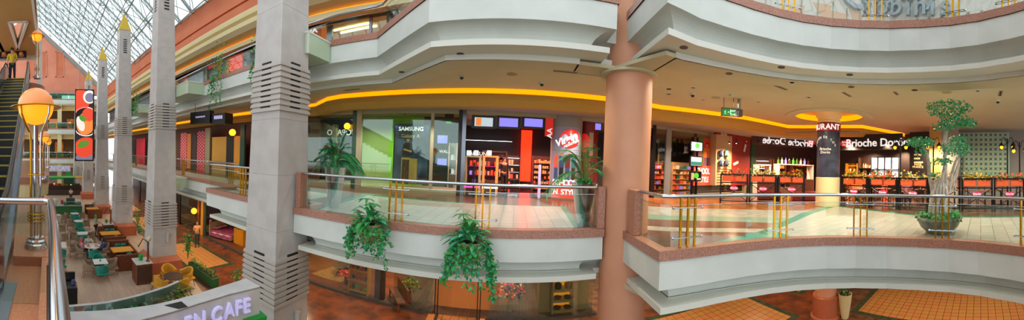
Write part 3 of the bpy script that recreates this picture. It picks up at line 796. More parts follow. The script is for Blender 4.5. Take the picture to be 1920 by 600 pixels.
# curved glass counter seen behind the canopy
outer = [at(px, py, 1.35) for px, py in ((110,574),(150,571),(200,566),(262,552),(310,537),(333,527))]
t = empty('curved_display_counter', (0, 0, 0)); tag(t, 'curved glass-topped food counter behind the white kiosk canopy', 'counter')
m = MB(); m.use('kiosk_white').sweep(outer, [(0.02, 0), (.02, 1.25), (.06, 1.25), (.06, 1.32), (.0, 1.32), (0, 1.37), (.12, 1.37), (.12, 1.32)], side=-1)
m.use('steel_dark').sweep(outer, [(.5, 1.2), (.5, 0)], side=-1)
m.build('frame', None, t)
MB().sweep(outer, [(.12, 1.36), (.95, 1.36)], side=-1).build('glass_top', 'glass_green', t)
m = MB(); m.use('steel').sweep(outer, [(.1, 1.05), (.98, 1.05), (.98, 0)], side=-1); m.build('tray_shelf', None, t)
cols = []
for n_, c in (('leafy_green', '#3f7a28'), ('fruit_red', '#b5301c'), ('fruit_yellow', '#d8a21c'), ('fruit_orange', '#d8701c'), ('cream_food', '#d8c89a')): mat(n_, c, .5); cols.append(n_)
for k in range(5):
    a, _ = along(outer, plen(outer)*(.1+.14*k)); 
def pile(label, cat, pts, mts, r=.05, group=None, name='salad_tray'):
    m = MB()
    for x, y, z in pts: m.use(R.choice(mts)).sphere((x, y, z), r*R.uniform(.7, 1.2), 8, 5, .7)
    o = m.build(name); tag(o, label, cat, group, 'stuff'); return o
pts = []
for k in range(220):
    p, d = along(outer, plen(outer)*R.uniform(.68, .98)); n = Vector((d.y, -d.x)); q = p+n*R.uniform(.15, .9); pts.append((q.x, q.y, 1.1+R.uniform(0, .06)))
pile('mixed greens and cut fruit in the end of the curved glass counter', 'food', pts, cols)
for k in range(6):
    p, d = along(outer, plen(outer)*(.45+.035*k)); n = Vector((d.y, -d.x)); q = p+n*.5
    o = MB().bevbox((q.x, q.y, 1.1), (.1, .6, .08), .01, math.atan2(d.y, d.x)).build('food_tray', ['green_panel', 'wood_dark', 'cream_food'][k % 3])
    tag(o, ['narrow green tray in the curved glass counter', 'narrow dark wooden tray in the curved glass counter', 'narrow cream tray in the curved glass counter'][k % 3], 'tray', 'trays in the curved counter')
# ------------------------------------------------------------------ people
HAIR = '#1c1410'
mat('hair_dark', HAIR, .7); mat('store_lip', '#8a4038', .6); mat('hair_grey', '#8c8c90', .7)
def skin_mesh(name, verts, edges, radii, m, parent, sub_=1, root=0):
    me = bpy.data.meshes.new(name); me.from_pydata(verts, edges, []); me.materials.append(MATS[m] if isinstance(m, str) else m)
    o = bpy.data.objects.new(name, me); COL.objects.link(o); o.parent = parent
    sk = o.modifiers.new('skin', 'SKIN'); sk.use_smooth_shade = True
    me.skin_vertices.new() if not me.skin_vertices else None
    for i, r in enumerate(radii):
        d = me.skin_vertices[0].data[i]; d.radius = r if isinstance(r, tuple) else (r, r); d.use_root = (i == root)
    s = o.modifiers.new('sub', 'SUBSURF'); s.levels = sub_; s.render_levels = sub_
    return o
def person(label, loc, rz, shirt, trousers, pose='stand', h=1.7, hair='hair_dark', skin='skin', female=False, scarf=None, shoes='black', arms=('down', 'down'), group=None, lean=0, apron=None):
    """faces -Y in its own frame"""
    t = empty('person', loc, rz); tag(t, label, 'person', group); k = h/1.7
    V = []; E = []; Rd = []
    def v(p, r, a=None):
        V.append((p[0]*k, p[1]*k, p[2]*k)); Rd.append(tuple(x*k for x in r) if isinstance(r, tuple) else r*k)
        if a is not None: E.append((a, len(V)-1))
        return len(V)-1
    sit = pose == 'sit'
    hz = .52 if sit else .93; dz = hz-.93
    ly = -lean
    pel = v((0, 0, hz), (.13, .1)); wst = v((0, ly*.3, 1.08+dz), (.12, .09), pel); chs = v((0, ly*.7, 1.28+dz), (.15, .11), wst); sh = v((0, ly, 1.41+dz), (.11, .08), chs)
    nk = v((0, ly-.005, 1.48+dz), .05, sh); hd = v((0, ly-.015, 1.56+dz), (.072, .08), nk); hd2 = v((0, ly-.02, 1.63+dz), (.078, .092), hd); hd3 = v((0, ly-.01, 1.68+dz), (.06, .07), hd2)
    v((0, ly-.105, 1.585+dz), .014, hd)
    for s, am in ((1, arms[0]), (-1, arms[1])):
        if sit:
            hp = v((s*.09, -.03, hz-.01), .085, pel); kn = v((s*.11, -.43, hz-.0), .06, hp); an = v((s*.11, -.45, .1), .04, kn); ft = v((s*.11, -.60, .04), .035, an)
        else:
            st = .04*s
            hp = v((s*.09, 0, .88), .088, pel); kn = v((s*.1, -.02+st, .5), .058, hp); an = v((s*.1, .02+st, .09), .038, kn); ft = v((s*.11, -.15+st, .04), .035, an)
        so = v((s*.18, ly, 1.39+dz), .055, sh)
        if am == 'down': el = v((s*.235, .03+ly*.5, 1.13+dz), .042, so); wr = v((s*.25, -.06+ly*.3, .9+dz), .028, el); hdv = (0, -.02, -1)
        elif am == 'front': el = v((s*.23, ly-.02, 1.14+dz), .042, so); wr = v((s*.13, ly-.28, 1.12+dz), .028, el); hdv = (-.2*s, -.9, .1)
        elif am == 'up': el = v((s*.25, ly-.12, 1.2+dz), .042, so); wr = v((s*.17, ly-.3, 1.42+dz), .028, el); hdv = (0, -.5, .8)
        else: el = v((s*.27, ly-.08, 1.15+dz), .042, so); wr = v((s*.2, ly-.36, 1.2+dz), .028, el); hdv = (0, -1, 0)
        H = Vector(hdv).normalized(); W = Vector(V[wr])/k; S = H.cross(Vector((s, 0, .2))).normalized()
        pm = v(W+H*.07, (.036, .022), wr); T = H.cross(S)
        for j in range(4):
            f1 = v(W+H*(.1+.006*(1.5-abs(j-1.5)))+S*(.027*(j-1.5)), .010, pm); v(W+H*(.15+.008*(1.5-abs(j-1.5)))+S*(.029*(j-1.5))+T*.02*s, .008, f1)
        v(W+H*.08+S*.055, .010, pm)
    body = skin_mesh('body', V, E, Rd, skin, t)
    # clothing shells follow the same joints
    def shell(name, idx, m, grow, cutends=()):
        mp = {i: n for n, i in enumerate(idx)}; vs = [V[i] for i in idx]; es = [(mp[a], mp[b]) for a, b in E if a in mp and b in mp]
        rr = [tuple(x+grow for x in Rd[i]) if isinstance(Rd[i], tuple) else Rd[i]+grow for i in idx]
        return skin_mesh(name, vs, es, rr, m, t)
    # index map
    per = 4+3+1+8+1
    b0 = 9
    L = [b0+i*per for i in (0, 1)]
    upper = [0, 1, 2, 3]+[L[0]+4, L[0]+5, L[1]+4, L[1]+5]
    up_long = upper+[L[0]+6, L[1]+6]
    lower = [0]+[L[0], L[0]+1, L[0]+2, L[1], L[1]+1, L[1]+2]
    shell('shirt', up_long if scarf or apron else upper, shirt, .016*k)
    shell('trousers', lower, trousers, .012*k)
    m = MB()
    for q in L:
        a, f = Vector(V[q+2]), Vector(V[q+3]); m.bevbox(((a.x+f.x)/2, (a.y+f.y)/2, .045*k), (.1*k, .27*k, .09*k), .03)
    m.build('shoes', shoes, t)
    hc = Vector(V[hd2]); m = MB()
    if scarf:
        m.lathe(hc.x, hc.y+.015, [(1e-4, hc.z+.125*k), (.07*k, hc.z+.11*k), (.105*k, hc.z+.05*k), (.108*k, hc.z-.03*k), (.1*k, hc.z-.12*k), (.14*k, hc.z-.22*k), (.17*k, hc.z-.27*k)], 12, False, a0=-PI/2+.75, a1=1.5*PI-.75)
        m.build('headscarf', scarf, t, True)
    else:
        lo = -.13 if female else -.03
        m.lathe(hc.x, hc.y+.012, [(1e-4, hc.z+.118*k), (.06*k, hc.z+.108*k), (.094*k, hc.z+.06*k), (.1*k, hc.z+.01*k), (.096*k, hc.z+lo*k)], 12, False, a0=-PI/2+.8, a1=1.5*PI-.8)
        m.lathe(hc.x, hc.y+.012, [(1e-4, hc.z+.118*k), (.06*k, hc.z+.106*k), (.095*k, hc.z+.055*k)], 12, False)
        m.build('hair', hair, t, True)
    for s in (-1, 1): MB().sphere((hc.x+s*.03*k, hc.y-.086*k, hc.z-.005*k), .011*k, 6, 4).build('eye', 'dark', t)
    MB().box((hc.x, hc.y-.088*k, hc.z-.075*k), (.045*k, .012*k, .01*k)).build('mouth', 'store_lip', t)
    return t
for n_, c in (('yellow_shirt', '#c9b41c'), ('grey_trousers', '#3c3e48'), ('peach_shirt', '#e0a878'), ('white_shirt', '#cfccc6'), ('pink_cloth', '#c98a94'), ('blue_denim', '#3a4a78'), ('green_scarf', '#18a048'), ('red_scarf', '#b84c50'), ('grey_shirt', '#9aa29c'), ('black_cloth', '#18181c'), ('navy_scarf', '#28304c'), ('teal_shirt', '#3c7c7c')): mat(n_, c, .8)

person('person in yellow shirt and grey trousers riding the escalator, seen from behind', (-15.1, -1.95, 10.0), -PI/2, 'yellow_shirt', 'grey_trousers', h=1.72, arms=('down', 'front'))
x, y = at(188, 443, 0); y -= .35
person('person in green headscarf and light jacket standing beside the farther marble-topped cabinet', (x, y, .005), 2.6, 'grey_shirt', 'black_cloth', h=1.62, scarf='green_scarf', arms=('front', 'front'))
x, y = at(369, 463, 0)
person('person in peach shirt and dark trousers walking past the ground floor shop', (x, y, .005), 1.2, 'peach_shirt', 'grey_trousers', h=1.75, arms=('down', 'front'))
x, y = at(354, 466, 0)
person('small child in dark clothes walking beside the adult in peach shirt', (x, y, .005), 1.0, 'black_cloth', 'black_cloth', h=1.05)

# ------------------------------------------------------------------ cafe furniture
mat('teal_fabric', '#1a8a78', .7, col2='#147466', scale=9); mat('taupe_fabric', '#9a8268', .8, col2='#85705a', scale=12)
mat('yellow_fabric', '#d09a28', .7, col2='#c08c20', scale=9); mat('oak', '#b5742c', .5, col2='#a0621e', scale=6)
mat('table_white', '#d5d6d4', .25); mat('booth_wood', '#7e4426', .55, col2='#6a361c', scale=8); mat('booth_table', '#d89420', .4)
mat('counter_green', '#2f6a38', .5); mat('marble_top', '#cdccc8', .3, col2='#b8b6b2', scale=6)
def armchair(name, label, m, legm='oak', w=.62, hb=.82, hs=.43, group=None, thick=.05, arm=.64):
    """tub armchair facing +Y (toward the table)"""
    t = empty(name); tag(t, label, 'chair', group)
    smooth_angle(MB().bevbox((0, 0, hs-.04), (w-.08, w-.1, .1), .04).build('seat', m, t), .8)
    shell = MB(); n = 14; outer = []; 
    prof = []
    for i in range(n+1):
        a = PI+PI*i/n*1.0; c, s = math.cos(a), math.sin(a)
        hh = arm+(hb-arm)*max(0, math.sin(PI*i/n))**1.3
        x, y = w/2*c, w/2*.95*s+.05
        if i in (0, n): y += .16
        prof.append((x, y, hh))
    vs = []
    for x, y, hh in prof:
        k = 1-thick/(w/2)
        vs += [(x*.86, y*.86, hs-.1), (x, y, hh-.02), (x*.98, y*.98, hh), (x*k, y*k, hh-.01), (x*k*.9, y*k*.9, hs-.02)]
    fs = []
    for i in range(n):
        for j in range(4): fs.append((i*5+j, (i+1)*5+j, (i+1)*5+j+1, i*5+j+1))
        fs.append((i*5+4, (i+1)*5+4, (i+1)*5, i*5))
    fs += [(0,1,2,3,4), tuple(n*5+q for q in (4,3,2,1,0))]
    smooth_angle(shell.add(vs, fs).build('backrest', m, t), .9)
    for sx in (-1, 1):
        for sy in (-1, 1): MB().tube([(sx*w*.33, sy*w*.3, hs-.08), (sx*w*.4, sy*w*.38, 0)], [.022, .014], 6).build('leg', legm, t)
    return t
def cafe_table(label, shape, w, d=None, group=None, m='table_white', h=.74):
    t = empty('cafe_table'); tag(t, label, 'table', group)
    b = MB()
    if shape == 'round': b.lathe(0, 0, [(w/2-.01, h-.03), (w/2, h-.02), (w/2, h-.005), (w/2-.01, h)], 28)
    else: b.bevbox((0, 0, h-.015), (w, d or w, .03), .01)
    b.build('tabletop', m, t); MB().cyl(0, 0, .03, h-.03, .035, n=10).build('column', 'steel_dark', t)
    MB().lathe(0, 0, [(.24, 0), (.24, .02), (.05, .04)], 20).build('base', 'steel_dark', t)
    return t
tealc = armchair('tub_chair', 'x', 'teal_fabric', group='teal cafe chairs', w=.7, hb=.86)
taupe = armchair('wicker_armchair', 'x', 'taupe_fabric', group='taupe cafe armchairs', arm=.68, w=.7, hb=.88)
used = {'t': 0, 'b': 0}
def put(src, loc, rz, label):
    key = src.name
    if not used.get(key): used[key] = 1; o = src; o.location = loc; o.rotation_euler = (0, 0, rz); o['label'] = label; return o
    return copy_tree(src, loc, rz, label)
sets = [ # px, py of the table centre, shape, width, name, which seats are present (L,R,N,F) N=near camera
    (188, 490, 'square', .72, 'square white table nearest the kiosk', 'LRNF'),
    (173, 461, 'round', 1.0, 'round white table with three diners', 'LRN'),
    (155, 437, 'square', .72, 'small square white table behind the diners', 'LRNF'),
    (147, 414, 'round', .8, 'third table from the green counter', 'LRNF'),
    (140, 400, 'round', .8, 'round table nearest the green counter', 'LRNF'),
    (113, 459, 'rect', 1.1, 'large white table beside the steel handrail', 'RN'),
    (106, 403, 'round', .8, 'round table touching the handrail line', 'R'),
    (100, 423, 'rect', .8, 'far white table half behind the handrail', 'R'),
    (103, 440, 'rect', .8, 'near white table half behind the handrail', 'R'),
]
ends = {'L': 'left', 'R': 'right', 'N': 'near', 'F': 'far'}
tsrc = {}
for (px, py, shp, w_, nm, seats) in sets:
    x, y = at(px, py, .74)
    T = cafe_table(nm[0].upper()+nm[1:], shp, w_, .75 if shp != 'round' else None, 'white cafe tables'); T['label'] = nm; T.location = (x, y, .005)
    # the tables are set square to the hall: near = +X, far = -X, left = -Y, right = +Y
    r_ = w_/2+.27
    for s in seats:
        dx, dy, rz = {'N': (r_, 0, PI/2), 'F': (-r_, 0, -PI/2), 'L': (0, -r_, 0), 'R': (0, r_, PI)}[s]
        put(tealc if s in 'NF' else taupe, (x+dx, y+dy, .005), rz, '%s, %s side of the %s' % ('teal tub chair' if s in 'NF' else 'taupe oak-legged armchair', ends[s], nm))
    if nm.startswith('round white table with'):
        for dx, dy, rz, lb, sh_, sc_ in ((-r_, -.15, PI/2, 'seated person in white top behind the round table', 'white_shirt', None), (0, -r_+.05, PI, 'seated person in pale pink with red headscarf at left of the round table', 'pink_cloth', 'red_scarf'), (.05, r_-.05, 0, 'seated person in blue with dark headscarf at right of the round table', 'blue_denim', 'navy_scarf')):
            person(lb, (x+dx, y+dy, .0), rz, sh_, 'grey_trousers', 'sit', 1.62, scarf=sc_, arms=('reach', 'front'), lean=.06, skin='skin_light')
        c_ = armchair('tub_chair', 'grey tub chair of the person in white behind the round table', 'taupe_fabric'); c_.location = (x-r_-.02, y-.15, .005); c_.rotation_euler = (0, 0, -PI/2)
        for k in range(6):
            a = k*1.05; q = MB().lathe(0, 0, [(.04, 0), (.1, .012), (.1, .018), (.04, .008)], 14).build('plate', ['white_paint', 'leafy_green', 'fruit_orange'][k % 3], loc=(x+.28*math.cos(a), y+.28*math.sin(a), .745))
            tag(q, ['white dish on the round table of the three diners', 'dish of green salad on the round table of the three diners', 'orange dish on the round table of the three diners'][k % 3], 'plate', 'dishes on the round table')
x, y = at(188, 490, .74); tag(MB().lathe(0, 0, [(.03, 0), (.05, .05), (.04, .09), (1e-4, .1)], 10, False).build('table_centrepiece', 'leafy_green', loc=(x, y, .745)), 'small green centrepiece on the square table nearest the kiosk', 'decoration')
x, y = at(108, 500, .5)
put(tealc, (x-.3, y+.1, .005), PI*.7, 'teal tub chair alone by the steel handrail, in front of the large white table')
# green counter with steel equipment at the far end of the cafe
def boxy(name, label, cat, parts, loc=(0, 0, 0), rz=0, group=None):
    t = empty(name, loc, rz); tag(t, label, cat, group)
    for pn, m, bxs in parts:
        b = MB()
        for q in bxs: b.bx(*q)
        b.build(pn, m, t)
    return t
xc, yc = at(131, 405, 0)
ct = boxy('serving_counter', 'green-fronted serving counter with pale marble top in the cafe', 'counter', [
    ('body', 'counter_green', [(-.3, 0, -1.7, 1.2, 0, 1.0)]), ('worktop', 'marble_top', [(-.6, .1, -1.8, 1.3, 1.0, 1.06)]), ('plinth', 'white_paint', [(-.3, .04, -1.7, 1.22, 0, .12)]),
    ('side_body', 'counter_green', [(-3.4, -.3, .95, 1.25, 0, 1.0)]), ('side_worktop', 'marble_top', [(-3.5, -.55, .7, 1.35, 1.0, 1.06)])], (xc, yc, 0))
tag(boxy('display_case', 'x', 'display case', [('glass_case', 'glass_green', [(0, .5, 0, 1.7, 0, .3)]), ('food_tray', 'cream_food', [(.05, .45, .05, 1.65, .02, .06)]), ('frame', 'steel', [(0, .5, 0, 1.7, .3, .32), (0, .5, -.02, 0, 0, .3), (0, .5, 1.7, 1.72, 0, .3)])], (xc-.5, yc-.6, 1.06)), 'low glass display case on the green cafe counter', 'display case')
tag(boxy('coffee_machine', 'x', 'machine', [('housing', 'steel', [(0, .5, 0, .9, .1, .5)]), ('drip_tray', 'steel_dark', [(.0, .6, .05, .85, 0, .1)]), ('top_rail', 'black', [(0, .5, 0, .9, .5, .54)])], (xc-1.65, yc-.3, 1.0)), 'steel coffee machine behind the green cafe counter', 'machine')
boxy('equipment_counter', 'low steel equipment counter behind the green cafe counter', 'counter', [('body', 'steel_dark', [(0, .7, 0, 1.9, 0, .98)]), ('worktop', 'steel', [(-.02, .72, -.02, 1.92, .98, 1.0)])], (xc-1.75, yc-1.2, 0))
tag(MB().bevbox((xc-.9, yc-.75, 1.25), (.25, .25, .4), .05).build('blender_jug', 'fruit_red'), 'red blender jug on the cafe counter', 'blender')
tag(MB().lathe(xc-.2, yc-1.5, [(.25, 1.08), (.3, 1.3), (.28, 1.6), (.12, 1.75)], 14).build('juice_dispenser', 'white_paint'), 'white round dispenser at the left end of the green counter', 'dispenser')
x, y = at(133, 378, 0)
person('person in white uniform working behind the green cafe counter', (x, y, 0), 1.2, 'white_shirt', 'black_cloth', h=1.7, arms=('front', 'front'))
# fruit market stall with green awning
xs_, ys_ = at(118, 372, 0); xs_ -= 3
boxy('market_stall', 'fruit and juice stall with green canopy behind the cafe counter', 'stall', [
    ('shelf', 'wood_dark', [(-1.2, .2, -2.2, 2.8, 0, .8), (-1.2, -.4, -2.2, 2.8, .8, 1.3)]), ('canopy', 'green_panel', [(-1.8, .6, -2.4, 1.9, 2.35, 2.6)]), ('canopy_trim', 'booth_table', [(-1.8, .5, 1.9, 4.4, 2.35, 2.55)]),
    ('post', 'wood_dark', [(.2, .3, -2.3, -2.2, 0, 2.35)]), ('post', 'wood_dark', [(.2, .3, 1.8, 1.9, 0, 2.35)]), ('price_sign', 'green_frame', [(.62, .66, .2, 1.7, 1.7, 2.5)])], (xs_, ys_, 0))
for c_, (ya, yb), lb in (('fruit_red', (-2.1, -1.2), 'heap of red fruit on the market stall shelf'), ('fruit_orange', (-1.1, -.1), 'heap of oranges on the market stall shelf'), ('fruit_yellow', (0, .8), 'heap of yellow fruit on the market stall shelf'), ('leafy_green', (.9, 2.6), 'heap of green produce on the market stall shelf')):
    b = MB()
    for k in range(60): b.sphere((xs_-R.uniform(.3, 1.1)+.0, ys_+R.uniform(ya, yb), 1.35+R.uniform(0, .2)), .09, 6, 4)
    tag(b.build('produce_heap', c_), lb, 'fruit', None, 'stuff')
# sofa booths with tables and cushions
def booth(px, py, L_, label):
    x, y = at(px, py, 0); y = min(y-.55, 4.2)
    t = empty('sofa_booth', (x, y, .005)); tag(t, label, 'booth', 'brown sofa booths beside the obelisks')
    for dx in (-.95, .95):
        MB().bevbox((dx, 0, .25), (.55, L_, .5), .03).build('seat', 'booth_wood', t)
        MB().bevbox((dx*1.38, 0, .45), (.12, L_+.1, .9), .03).build('backrest', 'booth_wood', t)
    MB().bevbox((0, L_/2, .4), (2.6, .1, .8), .03).build('side_panel', 'booth_wood', t)
    tb = empty('booth_table', (x, y, .005)); tag(tb, 'orange-yellow table inside the '+label.replace('brown wooden ', ''), 'table', 'booth tables')
    MB().bevbox((0, -.05, .73), (.85, L_*.95, .05), .01).build('tabletop', 'booth_table', tb); MB().bx(-.05, .05, -L_*.3, L_*.3, 0, .7).build('leg', 'wood_dark', tb)
    for j, (dx, dy) in enumerate(((-.9, .25), (-.9, -.15), (.9, .2))):
        c = MB(); c.bevbox((0, 0, .17), (.14, .36, .34), .06); o = c.build('cushion', 'teal_fabric', loc=(x+dx, y+dy, .5)); o.rotation_euler = (0, .3 if dx < 0 else -.3, .2*j)
        tag(o, 'teal cushion %s, %s' % (['far seat wall side', 'far seat aisle side', 'near seat'][j], label.replace('brown wooden ', 'in ').replace('midway ', '')), 'cushion', 'teal booth cushions')
booth(231, 455, 1.45, 'brown wooden booth midway between two obelisks')
booth(259, 488, 1.3, 'brown wooden booth nearest the second obelisk')
booth(190, 404, 1.3, 'brown wooden booth farthest away, by the fourth obelisk')
# wooden consoles with marble tops
def console(px, py, w_, label):
    x, y = at(px, py, 0); t = empty('wooden_cabinet', (x, y, .005)); tag(t, label, 'cabinet')
    MB().bevbox((0, 0, .5), (w_, w_*.95, 1.0), .02).build('body', 'wood_brown', t); MB().bevbox((0, 0, 1.02), (w_+.06, w_+.02, .04), .01).build('worktop', 'marble_top', t)
    for s in (-1, 1): MB().bx(w_/2, w_/2+.012, s*.02, s*w_*.42, .12, .9).build('door', 'wood_dark', t)
    return x, y
x, y = console(266, 527, .85, 'carved wooden cabinet with marble top beside the tub chairs')
tag(MB().lathe(x-.1, y-.05, [(.09, 1.045), (.11, 1.1), (.11, 1.3), (.08, 1.34)], 16).build('green_jug', 'green_scarf'), 'bright green jug on the marble-topped cabinet by the tub chairs', 'jug')
def desk_lamp(x, y, z, label):
    t = empty('statue_lamp', (x, y, z)); tag(t, label, 'lamp', 'lamps on the cafe cabinets')
    MB().lathe(0, 0, [(.1, 0), (.1, .03), (.05, .08), (.07, .4), (.05, .7), (.06, .95), (.02, 1.0)], 12).build('pole', 'brown_metal', t)
    MB().tube([(0, 0, .95), (-.05, -.25, 1.15), (-.05, -.5, .75)], .03, 8).build('arm', 'black', t)
    MB().lathe(0, .05, [(.04, .98), (.11, 1.1), (.09, 1.2), (.02, 1.25)], 10).build('lamp_shade', 'cream', t)
mat('brown_metal', '#7a4a2a', .4, .5)
desk_lamp(x+.15, y+.25, 1.045, 'bronze swing-arm lamp on the cabinet beside the tub chairs')
x, y = console(202, 444, .8, 'carved wooden cabinet behind which the person in green headscarf stands')
desk_lamp(x+.1, y+.2, 1.045, 'bronze swing-arm lamp on the farther cabinet by the third obelisk')
tag(MB().lathe(x-.1, y-.1, [(.08, 1.045), (.12, 1.15), (.1, 1.3)], 12).build('table_plant', 'leafy_green'), 'small green plant on the farther marble-topped cabinet', 'plant')
# yellow tub chairs round a brown table
x, y = at(325, 517, .62)
T = cafe_table('round dark wood table among the yellow tub chairs', 'round', .95, m='wood_dark', h=.62); T.location = (x, y, .005)
yc_ = armchair('tub_chair', 'y', 'yellow_fabric', 'wood_dark', .78, .84, .42, 'yellow tub chairs', .1, .66)
for i, (dx, dy, rz, lb) in enumerate(((-.72, .05, -PI/2, 'yellow tub chair behind the round dark table, against the obelisk pedestal'), (.15, -.72, .2, 'yellow tub chair at the left of the round dark table'), (.72, .12, PI/2+.1, 'yellow tub chair nearest the kiosk at the round dark table'), (-.1, .75, PI+.1, 'yellow tub chair at the right of the round dark table'))):
    o = yc_ if i == 0 else copy_tree(yc_)
    o.location = (x+dx, y+dy, .005); o.rotation_euler = (0, 0, rz); o['label'] = lb
# dark prams/machine beside the rail
x, y = at(133, 548, .6)
boxy('coffee_cart', 'small black and steel coffee equipment trolley below the handrail', 'trolley', [('body', 'black', [(-.3, .3, -.35, .25, 0, .9)]), ('top', 'steel', [(-.25, .2, -.3, .2, .9, .95)]), ('handle', 'black', [(-.45, -.35, -.3, .2, .9, 1.3)])], (x, y, 0))
tag(MB().lathe(x+.05, y+.1, [(.06, .952), (.09, .98), (.09, 1.12), (.07, 1.15)], 14).build('blue_pot', 'blue_denim'), 'small blue pot standing on the black equipment trolley', 'pot')

# ------------------------------------------------------------------ plants
mat('leaf_mid', '#3a9a44', .5, col2='#267a4c', scale=3); mat('leaf_bright', '#4cae3a', .5, col2='#2c8a4a', scale=3); mat('leaf_teal', '#2a9a76', .5, col2='#38b078', scale=3); mat('leaf_palm', '#2a8a5a', .5, col2='#4a9a3a', scale=2); mat('leaf_dry', '#a8963c', .6)
mat('soil', '#3a2a1e', .9); mat('stem_green', '#5a7a2c', .6); mat('bark', '#d0c8ba', .8, col2='#a09788', scale=7, bump=.3)
def leaf(m, base, d, L_, w_, droop=.3, seg=4, up=None):
    d = Vector(d).normalized(); s = d.cross(Vector((0, 0, 1)))
    if s.length < .05: s = Vector((1, 0, 0))
    s.normalize(); p = Vector(base); vs = []; fs = []
    for i in range(seg+1):
        f = i/seg; ww = w_*math.sin(PI*min(.98, .06+f*.94))**.8*.5
        q = p+d*L_*f+Vector((0, 0, -droop*L_*f*f))
        up_ = Vector((0, 0, w_*.12))
        vs += [q-s*ww+up_, q, q+s*ww+up_]
    for i in range(seg):
        a = i*3; fs += [(a, a+1, a+4, a+3), (a+1, a+2, a+5, a+4)]
    m.add(vs, fs)
def small_leaf(m, c, r):
    a = R.uniform(0, 2*PI); b = R.uniform(-.9, .9); d = Vector((math.cos(a)*math.cos(b), math.sin(a)*math.cos(b), math.sin(b)-.3)).normalized()
    s = d.orthogonal().normalized(); s = Matrix.Rotation(R.uniform(0, 6), 3, d) @ s
    c = Vector(c); m.add([c, c+d*r*.5+s*r*.38, c+d*r*1.1, c+d*r*.5-s*r*.38], [(0,1,2,3)])
# green planter box with shrubs on the ground by the second obelisk
xa, ya = at(352, 506, 0); xb, yb = at(398, 541, 0)
def planter_box(label, a, b, w_, h, m, plants, nleaf=260):
    p = Plane(a, b); L_ = math.hypot(b[0]-a[0], b[1]-a[1]); t = empty('planter_box'); tag(t, label, 'planter')
    c = p.pt(L_/2, -w_/2); MB().bevbox((c[0], c[1], h/2+.005), (L_, w_, h), .02, p.rz).build('box', m, t)
    MB().box((c[0], c[1], h+.01), (L_-.1, w_-.1, .02), p.rz).build('soil', 'soil', t)
    b_ = MB()
    for k in range(nleaf):
        q = p.pt(R.uniform(.06, L_-.06), -R.uniform(.05, w_-.05)); b_.use(R.choice(plants)); small_leaf(b_, (q[0], q[1], h+R.uniform(.0, .28)), .09)
    b_.build('foliage', None, t); return t
planter_box('long green planter box with leafy shrubs beside the tub chairs', (xa, ya), (xb, yb), .4, .45, 'counter_green', ['leaf_bright', 'leaf_mid', 'leaf_dry'])
def shrub(label, x, y, z, h, r, n, leaves=('leaf_mid', 'leaf_bright'), size=.12, name='shrub'):
    t = empty(name, (x, y, z)); tag(t, label, 'plant'); s = MB(); f = MB()
    for k in range(5):
        a = k*1.3; tip = (r*.5*math.cos(a), r*.5*math.sin(a), h*R.uniform(.7, 1)); s.tube([(0, 0, 0), (tip[0]*.4, tip[1]*.4, tip[2]*.5), tip], [.02, .014, .006], 5)
        for j in range(n//5):
            q = R.uniform(.25, 1); f.use(R.choice(leaves)); small_leaf(f, (tip[0]*q+R.gauss(0, r*.25), tip[1]*q+R.gauss(0, r*.25), tip[2]*q+R.gauss(0, .06)), size)
    s.build('stem', 'stem_green', t); f.build('foliage', None, t); return t
x, y = at(352, 500, 0); shrub('tall thin shrub growing beside the second obelisk pedestal', x, y, .45, 1.9, .45, 150)
x, y = at(444, 524, .3); shrub('sparse small shrub just above the kiosk canopy', x, y, 0, .9, .35, 50)
x, y = at(258, 428, 0); shrub('leafy shrub behind the booths near the third obelisk', x, y, .0, 2.0, .6, 160)
x, y = at(262, 440, 0); shrub('low leafy shrub behind the booth near the second obelisk', x, y, .0, 1.1, .5, 90)
# ------------------------------------------------------------------ level one shopfronts
PC = Plane((-10.0, 11.9), (12.0, 14.2))
def shift(p, d): return Plane(p.pt(0, -d), p.pt(math.hypot(p.b[0]-p.a[0], p.b[1]-p.a[1]), -d))
P1, P2, P3, P5 = shift(PC, 1), shift(PC, 2.2), shift(PC, 3.5), shift(PC, 5.2)
mat('lime_wall', '#8fd02c', .6); mat('sage_wall', '#a8b878', .7); mat('store_dark', '#1e1618', .5); mat('store_red', '#7a1a18', .5)
mat('samsung_blue', '#1c2450', .4, col2='#2c3a7c', scale=1.5); mat('gold_phone', '#caa24a', .35, .3); mat('navy_night', '#1a2038', .5, col2='#5a6890', scale=1.1, lo=.45, hi=.7)
mat('screen_blue', '#8a86e0', .4, emit='#8c88ff', es=.55); mat('screen_pale', '#c0d0d8', .4, emit='#b8ccd8', es=.5); mat('screen_green', '#3aa82c', .4, emit='#3cb82c', es=.6); mat('screen_off', '#0c0c10', .2)
mat('floor_gloss', '#2c1e1e', .08); mat('floor_warm', '#7a3c1e', .2)
mat('orange_poster', '#c8361c', .5); mat('jeans', '#3c5478', .7)
mat('plaster_grey', '#8e8c86', .7)
mat('shelf_pale', '#b59a72', .5)
def wallbox(name, pl, u0, u1, z0, z1, o0, o1, m):
    b = MB(); pl.box(b, u0, u1, z0, z1, o0, o1); return struct(b.build(name, m))
def U(px, pl=None): return (pl or PC).uz(px, 300)[0]
# floors of the shops
def strip(name, pl, u0, u1, d0, d1, m, z=5.0, t=.012):
    a, b, c, d = pl.pt(u0, -d0), pl.pt(u1, -d0), pl.pt(u1, -d1), pl.pt(u0, -d1)
    return struct(MB().prism([a, b, c, d], z, z+t).build(name, m))
strip('floor_store', PC, U(862), U(1400), .1, 6, 'floor_gloss')
strip('floor_window_display', PC, U(575), U(860), .1, 2.2, 'shelf_pale', t=.14)
